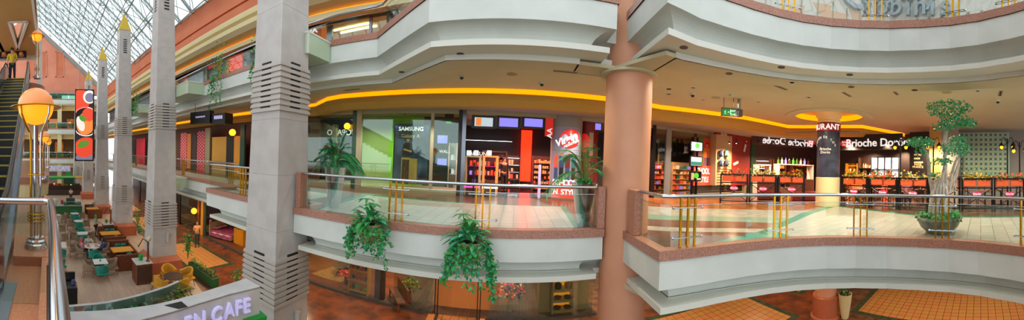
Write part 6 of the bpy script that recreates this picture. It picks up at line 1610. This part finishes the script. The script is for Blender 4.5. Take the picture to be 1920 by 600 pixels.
for px, py, ch, sz in ((1594, 14, 'C', 1.9), (1622, 9, 'a', 1.3), (1645, 8, 'p', 1.3), (1668, 8, 'p', 1.3), (1694, 2, 'i', 1.2), (1716, 2, 'n', 1.2), (1748, 8, 'y', 1.2),
                       (1624, 28, 's', 1.0), (1656, 29, 'o', 1.35), (1682, 29.5, 'b', 1.25), (1705, 30, 'i', 1.25), (1727, 30, 'n', 1.3), (1750, 30, 'i', 1.25), (1774, 29, 's', 1.2)):
    pl, (u, z) = on_ho(px, py); text(ch, sz, 'letter_silver', pl.P(u, z, .1), (PI/2, 0, pl.rz+(0 if pl.fwd() else PI)), t, ext=.09, name='letter', off=.02)

# ------------------------------------------------------------------ protruding glazed planter boxes at the balconies
mat('mint_panel', '#b8ccae', .3)
def edge_box(label, x0, x1, y0, y1, z):
    t = empty('balcony_planter', ((x0+x1)/2, (y0+y1)/2, z)); tag(t, label, 'planter', 'mint planter boxes on the balcony edges'); X, Y = (x1-x0)/2, (y1-y0)/2
    MB().bx(-X, X, -Y, Y, -.56, .02).build('box', 'mint_panel', t)
    m = MB()
    for s in (-1, 1): m.bx(-X-.02, X+.02, s*Y-.02, s*Y+.02, .0, .05); m.bx(s*X-.02, s*X+.02, -Y, Y, .0, .05); m.bx(s*X-.03, s*X+.03, -Y-.01, -Y+.03, -.58, .02)
    m.build('frame', 'trim_white', t); return t
def ivy(label, x, y, z, drop, wdt, n, up=.35, size=.09):
    t = empty('hanging_plant', (x, y, z)); tag(t, label, 'plant', 'trailing green plants on the balcony edges'); f = MB(); s = MB()
    for k_ in range(max(4, n//26)):
        ox = R.uniform(-wdt/2, wdt/2); L_ = drop*R.uniform(.45, 1); pts = [(ox, -.12, .02)]
        for q in range(1, 7): pts.append((ox+R.uniform(-.05, .05), -.2+R.uniform(-.03, .03), -L_*q/6))
        s.tube(pts, .006, 4)
        for q in range(20):
            i = R.uniform(0, 5.9); a, b = Vector(pts[int(i)]), Vector(pts[int(i)+1]); c = a+(b-a)*(i-int(i)); f.use(R.choice(('leaf_mid', 'leaf_bright', 'leaf_mid'))); small_leaf(f, c+Vector((R.gauss(0, .04), R.gauss(-.03, .03), 0)), size)
    for k_ in range(n//2): f.use(R.choice(('leaf_mid', 'leaf_bright'))); small_leaf(f, (R.gauss(0, wdt*.3), R.gauss(-.05, .12), abs(R.gauss(0, up*.6))), size)
    s.build('stem', 'stem_green', t); f.build('foliage', None, t); return t
edge_box('mint glazed planter box on the top balcony edge, right of the nearest obelisk', -6.9, -5.5, 6.35, 7.4, 10)
edge_box('mint glazed planter box on the top balcony edge, right of the second obelisk', -16.3, -13.2, 6.5, 7.5, 10)
edge_box('mint glazed planter box on the lower balcony edge beside the second obelisk', -17.2, -15.2, 6.7, 7.6, 5)
edge_box('mint glazed planter box on the top balcony edge, beside the third obelisk', -24.5, -21.5, 6.6, 7.5, 10)
ivy('ivy trailing from the top balcony before the small red shop sign', -11.6, 7.3, 10.1, 1.6, 1.0, 330, .9)
ivy('ivy trailing from the top balcony right beside the nearest obelisk', -8.75, 7.3, 10.05, 1.3, .8, 220, .8)
ivy('ivy trailing from the planter box right of the second obelisk', -16.0, 6.4, 10.05, .6, .7, 120, .5)
ivy('ivy trailing from the balcony left of the second obelisk high up', -21.8, 6.45, 10.1, 1.0, 1.6, 240, .9, .12)
ivy('ivy trailing low beside the third obelisk at the middle balcony', -19.5, 7.4, 5.1, 1.6, 1.0, 200, .8, .11)
ivy('far ivy on the top balcony left of the third obelisk', -28.0, 7.3, 10.1, 1.4, 1.8, 180, .8, .14)
# ---- big leafy hanging planters on the middle balcony
def basket(label, x, y, z, drop, seed, wd=.62, nt=26):
    t = empty('hanging_planter', (x, y, z)); tag(t, label, 'plant', 'leafy planters hung outside the middle balcony')
    smooth_angle(MB().lathe(0, 0, [(.17, -.42), (.25, -.1), (.27, 0), (.24, 0), (.2, -.05)], 22).build('pot', 'shelf_pale', t), .8); MB().box((0, .2, .05), (.3, .2, .04)).build('bracket', 'steel_dark', t); MB().cyl(0, 0, -.05, -.04, .22, n=16).build('soil', 'soil', t)
    f = MB(); s = MB(); rr = random.Random(seed)
    for k_ in range(95):
        a = rr.uniform(0, 2*PI); el = rr.uniform(-.1, 1.35); L_ = rr.uniform(.2, .38)
        d = (math.cos(a)*math.cos(el), math.sin(a)*math.cos(el), math.sin(el)); q = rr.uniform(.05, .33)
        b0 = (d[0]*q, d[1]*q, .0+.32*rr.random()*abs(math.sin(el))+.02); f.use(rr.choice(('leaf_mid', 'leaf_bright', 'leaf_teal', 'leaf_mid'))); leaf(f, b0, (d[0], d[1], d[2]*.7+.1), L_, .095, .55)
    for st in ((-.18, .1, .5), (.06, -.05, .42)):
        s.tube([(0, 0, 0), (st[0], st[1], st[2])], .01, 5)
        for k_ in range(12): a = k_*.9; f.use('leaf_mid'); leaf(f, st, (math.cos(a), math.sin(a), .25), .24, .07, .5)
    g = MB()
    for k_ in range(nt):
        a = rr.uniform(PI*.85, PI*2.15); ox, oy = .27*math.cos(a), .27*math.sin(a); L_ = drop*rr.uniform(.35, 1)*(.55+.45*abs(math.cos(a*1.0+.3))); pts = [(ox*.7, oy*.7, -.02), (ox*1.25, oy*1.25, -.06)]
        nseg = 8
        for q in range(1, nseg): pts.append((ox*1.35+rr.gauss(0, .035)+(.07*math.cos(a)*q/3), oy*1.3+rr.gauss(0, .03), -.06-L_*q/nseg))
        s.tube(pts, .005, 4)
        for q in range(int(30*L_)+10):
            i = rr.uniform(0, len(pts)-1.01); a_, b_ = Vector(pts[int(i)]), Vector(pts[int(i)+1]); c = a_+(b_-a_)*(i-int(i)); g.use(rr.choice(('leaf_mid', 'leaf_bright', 'leaf_teal'))); small_leaf(g, c+Vector((rr.gauss(0, .03), rr.gauss(-.02, .03), 0)), rr.uniform(.06, .095))
    s.build('stem', 'stem_green', t); f.build('crown_leaves', None, t); g.build('trailing_leaves', None, t); return t
basket('hanging planter with broad green leaves on the middle balcony, left one', -3.02, 5.72, 5.12, 1.0, 5)
basket('hanging planter with broad green leaves on the middle balcony, right one', -.86, 5.92, 4.95, 1.3, 8, nt=36)
# ---- palms in tall chrome pots
def palm(label, x, y, h, r, nf, fl, seed, pot_h=1.22):
    t = empty('palm_planter', (x, y, 5.006)); tag(t, label, 'plant', 'palms in tall chrome planters'); rr = random.Random(seed)
    smooth_angle(MB().lathe(0, 0, [(.15, 0), (.16, .02), (.33, pot_h-.03), (.345, pot_h), (.32, pot_h), (.3, pot_h-.05)], 36).build('pot', 'steel', t), .5); MB().cyl(0, 0, pot_h-.06, pot_h-.05, .3, n=20).build('soil', 'soil', t)
    s = MB(); f = MB()
    for k_ in range(4): a = k_*1.6; s.tube([(.06*math.cos(a), .06*math.sin(a), pot_h-.05), (.12*math.cos(a), .12*math.sin(a), pot_h+h*.45)], [.025, .015], 6)
    for k_ in range(nf):
        a = rr.uniform(0, 2*PI); el = rr.uniform(.25, 1.4); L_ = fl*rr.uniform(.7, 1.1); base = Vector((.1*math.cos(a), .1*math.sin(a), pot_h+h*rr.uniform(.1, .5))); d = Vector((math.cos(a)*math.cos(el), math.sin(a)*math.cos(el), math.sin(el)))
        pts = [base+d*L_*q+Vector((0, 0, -.75*L_*q*q*math.cos(el)-.12*q*q)) for q in [i/9 for i in range(10)]]
        s.tube(pts, [.012-.001*i for i in range(10)], 4)
        for q in range(2, 10):
            for sub_ in (0, .5):
                i = min(8.99, q-sub_); p0 = pts[int(i)]+(pts[int(i)+1]-pts[int(i)])*(i-int(i)); tn = (pts[min(9, int(i)+1)]-pts[max(0, int(i)-1)]).normalized(); sd = tn.cross(Vector((0, 0, 1))).normalized() if abs(tn.z) < .98 else Vector((1, 0, 0))
                for sg in (-1, 1): f.use(rr.choice(('leaf_palm', 'leaf_mid', 'leaf_teal'))); leaf(f, p0, sd*sg+tn*.7+Vector((0, 0, .1)), .3*(1-.04*abs(q-5))*fl, .03, .35, 3)
    for k_ in range(60): a = rr.uniform(0, 6.28); f.use(rr.choice(('leaf_bright', 'leaf_mid'))); small_leaf(f, (.22*math.cos(a)*rr.random()**.5, .22*math.sin(a)*rr.random()**.5, pot_h+rr.uniform(-.02, .12)), .1)
    s.build('stem', 'stem_green', t); f.build('fronds', None, t); return t
palm('palm in a tall chrome pot at the left end of the middle balcony', -5.05, 7.25, .9, .34, 38, .8, 4)
palm('palm with long drooping fronds in a tall chrome pot beside the peach column', 1.78, 7.4, 1.15, .3, 17, 1.05, 21, 1.1)
# ---- bonsai tree in the wide stone bowl
BX, BY = 7.85, 1.1
t = empty('bonsai_tree', (BX, BY, 5.01)); tag(t, 'tall twisted bonsai tree in a wide stone bowl on the right balcony', 'tree')
def bp(px, py, d=7.93): 
    r = ray(px, py); k_ = d/math.hypot(r[0], r[1]); return Vector((r[0]*k_-BX, r[1]*k_-BY, r[2]*k_+EYE-5.01))
smooth_angle(MB().lathe(0, 0, [(.3, 0), (.34, .03), (.5, .18), (.58, .34), (.62, .38), (.6, .42), (.52, .42), (.48, .36)], 40).build('bowl', 'stone_bowl' if 'stone_bowl' in MATS else mat('stone_bowl', '#8f8a6a', .5, col2='#5a5a48', scale=4), t), .6)
MB().cyl(0, 0, .34, .36, .48, n=30).build('soil', 'soil', t)
s = MB()
rr = random.Random(5)
def limb(pts, r0, r1, n=8): 
    m_ = len(pts); q = []
    for i in range(m_-1):
        for j in range(4): w_ = j/4; q.append(Vector(pts[i])*(1-w_)+Vector(pts[i+1])*w_)
    q.append(Vector(pts[-1])); q = [p+Vector((rr.gauss(0, .008), rr.gauss(0, .008), 0)) for p in q]; k_ = len(q)
    s.tube(q, [r0+(r1-r0)*i/(k_-1) for i in range(k_)], n)
base = Vector((0, 0, .34))
for k_ in range(15):
    a = k_*2*PI/15; rx = .27; p0 = Vector((rx*math.cos(a), rx*math.sin(a), .34)); p1 = Vector((.23*math.cos(a+.2), .23*math.sin(a+.2), .75)); p2 = Vector((.2*math.cos(a+.5), .2*math.sin(a+.5), 1.12)); p3 = Vector((.1*math.cos(a+.8), .1*math.sin(a+.8), 1.42))
    limb([p0, p1, p2, p3], rr.uniform(.04, .065), .035)
limb([base, (0, 0, .8), (.02, 0, 1.3)], .15, .1, 10)
limb([bp(1757, 365), bp(1748, 355), bp(1743, 330), bp(1741, 300), bp(1737, 285), bp(1730, 275)], .07, .035)
limb([bp(1768, 365), bp(1772, 340), bp(1772, 310), bp(1772, 280), bp(1773, 250), bp(1775, 225)], .08, .035)
limb([bp(1778, 362, 8.05), bp(1783, 330, 8.05), bp(1790, 308, 8.05), bp(1795, 295, 8.05)], .06, .03)
limb([bp(1760, 350, 7.75), bp(1768, 330, 7.75), bp(1770, 312, 7.75)], .05, .035)
limb([bp(1783, 358, 8.15), bp(1788, 345, 8.15), bp(1790, 325, 8.15), bp(1797, 305, 8.15), bp(1800, 290, 8.1)], .045, .02)
limb([bp(1773, 250), bp(1785, 235), bp(1795, 225)], .03, .012); limb([bp(1773, 240), bp(1762, 220), bp(1755, 208)], .03, .012); limb([bp(1790, 360, 8.2), bp(1793, 330, 8.2), bp(1800, 306, 8.2)], .035, .02)
smooth_angle(s.build('trunk', 'bark', t), 1.2)
f = MB()
for (px, py, rx, rz, n, d) in ((1727, 268, .4, .15, 400, 7.93), (1728, 285, .16, .16, 90, 7.93), (1780, 205, .62, .2, 760, 7.93), (1812, 232, .3, .12, 220, 8.0), (1790, 228, .42, .17, 420, 7.9), (1770, 240, .3, .1, 160, 7.8), (1792, 280, .42, .2, 460, 8.0), (1765, 303, .26, .1, 190, 7.75), (1797, 262, .25, .1, 130, 8.0), (1752, 330, .14, .1, 50, 7.7)):
    c = bp(px, py, d)
    for k_ in range(n):
        a = rr.uniform(0, 2*PI); q = math.sqrt(rr.random()); b_ = rr.uniform(-1, 1)
        p = c+Vector((rx*q*math.cos(a), rx*q*math.sin(a), rz*b_*math.sqrt(max(0, 1-q*q*.8))+.02)); f.use(rr.choice(('leaf_teal', 'leaf_teal', 'leaf_mid', 'leaf_bright'))); small_leaf(f, p, rr.uniform(.045, .075))
f.build('foliage', None, t)
f = MB()
for k_ in range(330): a = rr.uniform(0, 2*PI); q = rr.uniform(.3, .6); f.use(rr.choice(('leaf_bright', 'leaf_mid', 'leaf_bright'))); small_leaf(f, (q*math.cos(a), q*math.sin(a), .42+rr.uniform(-.06, .16)*(1.3-q)), .1)
f.build('ground_cover', None, t)
s.__init__()
# ---- white pot on the ground beside the restaurant column
x, y = at(1584, 597, 0); t = empty('potted_plant', (x, y, .005)); tag(t, 'tall cream pot with small dark plant beside the column on the ground floor', 'plant')
smooth_angle(MB().lathe(0, 0, [(.14, 0), (.16, .02), (.24, .5), (.31, 1.05), (.32, 1.1), (.28, 1.1), (.26, 1.02)], 28).build('pot', 'cream', t), .5); MB().cyl(0, 0, 1.02, 1.03, .26, n=18).build('soil', 'soil', t)
f = MB()
for k_ in range(110): a = rr.uniform(0, 6.28); q = .25*rr.random()**.5; f.use(rr.choice(('leaf_mid', 'leafy_green', 'soil'))); small_leaf(f, (q*math.cos(a), q*math.sin(a), 1.05+rr.uniform(0, .32)*(1-q)), .09)
f.build('foliage', None, t)
# ------------------------------------------------------------------ ceiling fixtures of the walkway
def ceil_z(px, py):
    for z, lo, hi in ((8.94, -1, .62), (8.82, .62, 1.3), (9.15, 1.3, 99)):
        p = Vector(at(px, py, z)); d = 99
        for i in range(len(CPATH)-1):
            a, b = Vector(CPATH[i]), Vector(CPATH[i+1]); q = max(0, min(1, (p-a).dot(b-a)/(b-a).length_squared)); d = min(d, (p-a-(b-a)*q).length)
        if lo <= d < hi: return z
    return 9.15
def ceil_fix(px, py, z, label, kind):
    x, y = at(px, py, z)
    if kind == 'dark': t = MB().lathe(x, y, [(.085, z-.006), (.085, z), (.06, z-.002)], 16).build('ceiling_recess_light', 'black'); tag(t, label, 'light', 'dark round ceiling recesses'); return
    if kind == 'lit':
        t = empty('downlight', (x, y, z)); tag(t, label, 'light', 'lit ceiling downlights'); MB().lathe(0, 0, [(.1, -.012), (.1, 0), (.065, 0), (.065, -.012)], 18).build('ring', 'white_paint', t); MB().cyl(0, 0, -.008, -.004, .06, n=14).build('bulb', 'spot_glow', t)
    if kind == 'grille':
        t = empty('ceiling_air_vent', (x, y, z)); tag(t, label, 'vent', 'ceiling air grilles'); MB().bx(-.3, .3, -.06, .06, -.012, 0).build('frame', 'beige_frame', t); MB().bx(-.28, .28, -.02, .02, -.016, -.012).build('slot', 'dark', t)
    if kind == 'speaker':
        t = empty('ceiling_speaker', (x, y, z)); tag(t, label, 'speaker', 'round ceiling speakers'); MB().lathe(0, 0, [(.16, -.01), (.16, 0)], 20).build('grille', 'beige_frame', t)
    if kind == 'cam':
        t = empty('ceiling_dome_camera', (x, y, z)); tag(t, label, 'camera', 'dome cameras'); MB().cyl(0, 0, -.05, 0, .08, n=16).build('base', 'white_paint', t); MB().sphere((0, 0, -.06), .06, 12, 8).build('dome', 'black', t)
for px, py, kd, lb in ((863, 101, 'dark', 'dark round recess in the balcony soffit right of the angled corner'), (753, 135, 'dark', 'dark round recess in the soffit at the angled corner'), (669, 154, 'dark', 'dark round recess in the soffit near the planter box'), (1062, 109, 'dark', 'dark round recess in the soffit left of the peach column'), (1282, 89, 'dark', 'dark round recess in the soffit right of the peach column'), (1367, 138, 'dark', 'dark round recess, second right of the peach column'), (1465, 126, 'dark', 'dark round recess above the wrapped column'), (1593, 140, 'dark', 'dark round recess right of the wrapped column'), (1773, 148, 'dark', 'dark round recess above the bonsai tree')):
    ceil_fix(px, py, ceil_z(px, py), lb, kd)
for px, py, kd, lb in ((1254, 167, 'dark', 'small dark recess beside the peach column above the cove'), (1596, 163, 'dark', 'small dark recess in the ceiling right of the restaurant recess'), (1715, 169, 'dark', 'small dark recess left of the bonsai crown'),
    (1485, 154, 'lit', 'lit downlight above the wrapped column, brightest one'), (1833, 170, 'lit', 'lit downlight above the patterned wall panel'), (1300, 164, 'lit', 'lit downlight above the exit sign, left one'), (1318, 187, 'lit', 'lit downlight left of the exit sign near the cove'), (1254, 176, 'lit', 'lit downlight beside the peach column'), (1369, 178, 'lit', 'lit downlight near the small ceiling box'), (1422, 191, 'lit', 'lit downlight right of the exit sign'), (1517, 182, 'lit', 'lit downlight at the edge of the restaurant recess'),
    (1464, 164, 'grille', 'small air grille above the wrapped column'), (1588, 177, 'grille', 'small air grille right of the wrapped column'), (1678, 173, 'grille', 'small air grille left of the bonsai'), (1876, 175, 'grille', 'small air grille near the right edge'), (587, 193, 'grille', 'air grille in the ceiling beside the nearest obelisk'), (660, 168, 'grille', 'air grille in the ceiling above the left shop windows'), (1060, 134, 'grille', 'air grille in the ceiling left of the peach column'),
    (1342, 183, 'speaker', 'round speaker in the ceiling above the exit sign'), (1775, 173, 'speaker', 'round speaker in the ceiling above the bonsai'), (960, 139, 'speaker', 'round speaker in the ceiling above the store entrance'),
    (1299, 176, 'cam', 'small dome camera in the ceiling above the right shop window'), (1871, 188, 'cam', 'small dome camera in the ceiling at the far right'), (866, 142, 'cam', 'small dome camera above the middle balcony'), (1016, 155, 'cam', 'small dome camera above the store entrance')):
    ceil_fix(px, py, ceil_z(px, py), lb, kd)
# far gallery diners and garden cafe front in the distance
for i, (y_, c_, lb) in enumerate(((-1.2, 'black_cloth', 'tiny diner in black on the far lower gallery, leftmost'), (-.2, 'navy_scarf', 'tiny diner in navy on the far lower gallery'), (.8, 'grey_trousers', 'tiny diner in grey on the far lower gallery'), (2.4, 'black_cloth', 'tiny diner in black on the far lower gallery, near the pier'), (3.4, 'blue_denim', 'tiny diner in blue on the far lower gallery, rightmost'))):
    person(lb, (XF-.6-.3*(i % 2), y_, 5.0), PI/2*(1 if i % 2 else .6), c_, 'black_cloth', 'sit', 1.7, arms=('front', 'front'), group='diners on the far gallery')
    o = MB().lathe(XF-.1+.3*0, y_+.45, [(.25, 5), (.03, 5.04), (.03, 5.7), (.3, 5.74), (.3, 5.77)], 12).build('round_table', 'table_white'); tag(o, 'small white table %s on the far lower gallery' % ['first', 'second', 'third', 'fourth', 'fifth'][i], 'table', 'tables on the far gallery')
t = empty('cafe_fascia', (XF+1.5, 0, 0)); tag(t, 'distant white garden cafe fascia at the end of the hall', 'sign'); MB().bx(0, .2, -1.6, 3.3, 2.9, 3.9).build('board', 'kiosk_white', t); o = text('GARDEN CAFE', .95, 'letter_sign', (.23, 0.1, 3.1), (PI/2, 0, PI/2), t, ext=.03)
MB().bx(0, .2, 2.6, 3.3, 0, 2.9).build('green_post', 'green_panel', t); MB().bx(0, .2, -1.6, -1.3, 0, 2.9).build('post', 'kiosk_white', t)
for i, (y_, z_, m_, lb) in enumerate(((-.3, 6.6, 'sign_black', 'dark menu board on the far lower gallery wall'), (1.6, 7.0, 'far_shop', 'amber lit shop board on the far lower gallery'), (-2.0, 6.4, 'amber_wall', 'amber lit opening on the far lower gallery left'), (.5, 11.4, 'hoarding_peach', 'pale rounded awning on the far middle gallery'), (3.9, 11.4, 'far_shop', 'amber shop window on the far middle gallery'), (1.0, 16.0, 'wood_dark', 'dark shop opening on the far highest gallery'))):
    b = MB(); b.bx(XF-5.9, XF-5.7, y_-.8, y_+.8, 5*int(z_//5), z_+1.0); tag(b.build('shop_board', m_), lb, 'shopfront')
# ------------------------------------------------------------------ lettering becomes plain meshes
dg = bpy.context.evaluated_depsgraph_get()
for o in [q for q in sc.objects if q.type == 'FONT']:
    me = bpy.data.meshes.new_from_object(o.evaluated_get(dg)); n_ = o.name
    c = bpy.data.objects.new('tmp', me); COL.objects.link(c); c.parent = o.parent; c.matrix_basis = o.matrix_basis.copy()
    for k_ in ('label', 'category', 'group'):
        if o.get(k_): c[k_] = o[k_]
    bpy.data.objects.remove(o); c.name = n_
# ------------------------------------------------------------------ light
w = bpy.data.worlds.new('sky'); sc.world = w; w.use_nodes = True
bg = w.node_tree.nodes['Background']
bg.inputs['Color'].default_value = (0.91, .96, 1., 1); bg.inputs['Strength'].default_value = 1.25
def point(name, loc, col, e, r=.05):
    l = bpy.data.lights.new(name, 'POINT'); l.energy = e; l.color = col; l.shadow_soft_size = r
    o = bpy.data.objects.new(name, l); COL.objects.link(o); o.location = loc; return o
def area(name, loc, sx, sy, col, e, rot=(0, 0, 0)):
    l = bpy.data.lights.new(name, 'AREA'); l.shape = 'RECTANGLE'; l.size = sx; l.size_y = sy; l.energy = e; l.color = col
    o = bpy.data.objects.new(name, l); COL.objects.link(o); o.location = loc; o.rotation_euler = rot; return o
WARM = (1., .72, .42); RED = (1., .25, .14); WHT = (1., .93, .82)
def row(name, pts, z, col, e, r=.07):
    for i, (x, y) in enumerate(pts):
        l = bpy.data.lights.new(name, 'SPOT'); l.energy = e*2.2; l.color = col; l.shadow_soft_size = r; l.spot_size = 2.75; l.spot_blend = .9
        o = bpy.data.objects.new(name, l); COL.objects.link(o); o.location = (x, y, z)
W1 = (1., .84, .62); AMB = (1., .62, .25)
# walkway downlights of the upper shopping level
row('walkway_downlight', [(-8.5, 8.2), (-5.5, 8.0), (-2.5, 7.9), (.5, 7.9), (4.2, 6.6), (4.0, 8.2), (6.8, 6.4), (7.2, 8.0), (9.2, 4.4), (10.2, 6.6), (9.2, 1.6), (11.0, 3.6), (9.0, -1.4), (11.2, .8), (11.0, -2.6), (14.4, 1.6), (14.4, -1.6)], 9.0, W1, 125)
row('walkway_downlight', [(-13-5*i, 8.9) for i in range(8)], 8.9, W1, 90)
row('shopfront_downlight', [(-8.5, 11.3), (-6, 11.5), (-3.2, 11.7), (0, 11.9), (2.6, 12.2), (6.0, 12.4), (9.0, 12.4)], 8.2, WHT, 80)
row('window_display_light', [(-7.6, 12.9), (-6.2, 13.0), (-3.9, 13.2)], 8.5, (.85, 1., .6), 70)
row('store_light', [(-1.5, 14.2), (-.3, 16.2), (1.0, 14.5), (1.8, 16.6)], 8.0, (1., .35, .28), 200)
row('store_light', [(4.0, 15.0), (7.6, 16.0), (9.6, 16.2), (5.8, 15.6)], 8.0, (1., .5, .36), 260)
row('restaurant_light', [(11.5, 12.6), (13.5, 11.4), (15.4, 9.8), (12.4, 14.6), (15.5, 12.6)], 8.0, (1., .62, .36), 380)
row('restaurant_light', [(15.0, 7.2), (15.2, 5.0), (15.4, 2.6), (18.4, 7.6), (18.4, 5.2)], 8.1, (1., .6, .36), 330)
row('ground_walkway_downlight', [(-8, 9), (-4.5, 9), (-1, 9.2), (2.5, 9.5), (6.2, 9.5), (9, 7.5), (13.5, 8.5), (9.5, 3.5), (14.5, 3.2), (14.5, -1), (10, -.5), (13, 12)], 3.7, (1., .72, .45), 85)
row('ground_walkway_downlight', [(-12-4.5*i, 9.2) for i in range(9)], 3.7, (1., .72, .42), 130)
row('ground_shop_light', [(-11, 13.2), (-8.5, 13.6), (-5.5, 14), (-2.5, 14), (.5, 14), (3.0, 14.2), (5, 14)], 3.6, (1., .8, .58), 110)
row('top_shop_light', [(-5, 13), (-8, 13), (-10.5, 13), (-16, 12), (-22, 12), (-28, 12)], 12.5, (1., .7, .42), 260)
row('far_gallery_light', [(-53, y) for y in (-6, -1, 3.5)], 3.4, (1., .66, .35), 160)
row('far_gallery_light', [(-53, y) for y in (-6, -1, 3.5)], 8.4, (1., .66, .35), 160)
row('far_gallery_light', [(-53, y) for y in (-6, -1, 3.5)], 13.0, (1., .66, .35), 160)
row('escalator_bay_light', [(-12, -3.5), (-17, -3.5)], 12.5, (1., .8, .5), 90)
vs = sc.view_settings; vs.view_transform = 'Standard'; vs.look = 'None'; vs.exposure = .58; vs.gamma = 1; vs.use_curve_mapping = False
sc.cycles.max_bounces = 10; sc.cycles.transparent_max_bounces = 24; sc.cycles.diffuse_bounces = 4; sc.cycles.glossy_bounces = 4
sc.cycles.use_denoising = True; sc.cycles.sample_clamp_indirect = 6; sc.cycles.caustics_reflective = False
# ------------------------------------------------------------------ camera
cam = bpy.data.cameras.new('camera'); co = bpy.data.objects.new('camera', cam); COL.objects.link(co)
cam.type = 'PANO'
sc.render.engine = 'CYCLES'
tgt = cam if hasattr(cam, 'panorama_type') else cam.cycles
tgt.panorama_type = 'CENTRAL_CYLINDRICAL'
tgt.central_cylindrical_range_u_min = -PX0/F; tgt.central_cylindrical_range_u_max = (1920-PX0)/F
tgt.central_cylindrical_range_v_min = -(600-PY0)/F; tgt.central_cylindrical_range_v_max = PY0/F
tgt.central_cylindrical_radius = 1.0
_rt = Vector((math.cos(ROLL)*math.cos(YAW), -math.cos(ROLL)*math.sin(YAW), math.sin(ROLL)))
_up = Vector((-math.sin(ROLL)*math.cos(YAW), math.sin(ROLL)*math.sin(YAW), math.cos(ROLL)))
_fw = _rt.cross(_up)*-1
_bk = _rt.cross(_up)
M = Matrix((( _rt.x, _up.x, _bk.x, 0), (_rt.y, _up.y, _bk.y, 0), (_rt.z, _up.z, _bk.z, EYE), (0, 0, 0, 1)))
co.matrix_world = M
sc.camera = co
cam.clip_start = .05; cam.clip_end = 500
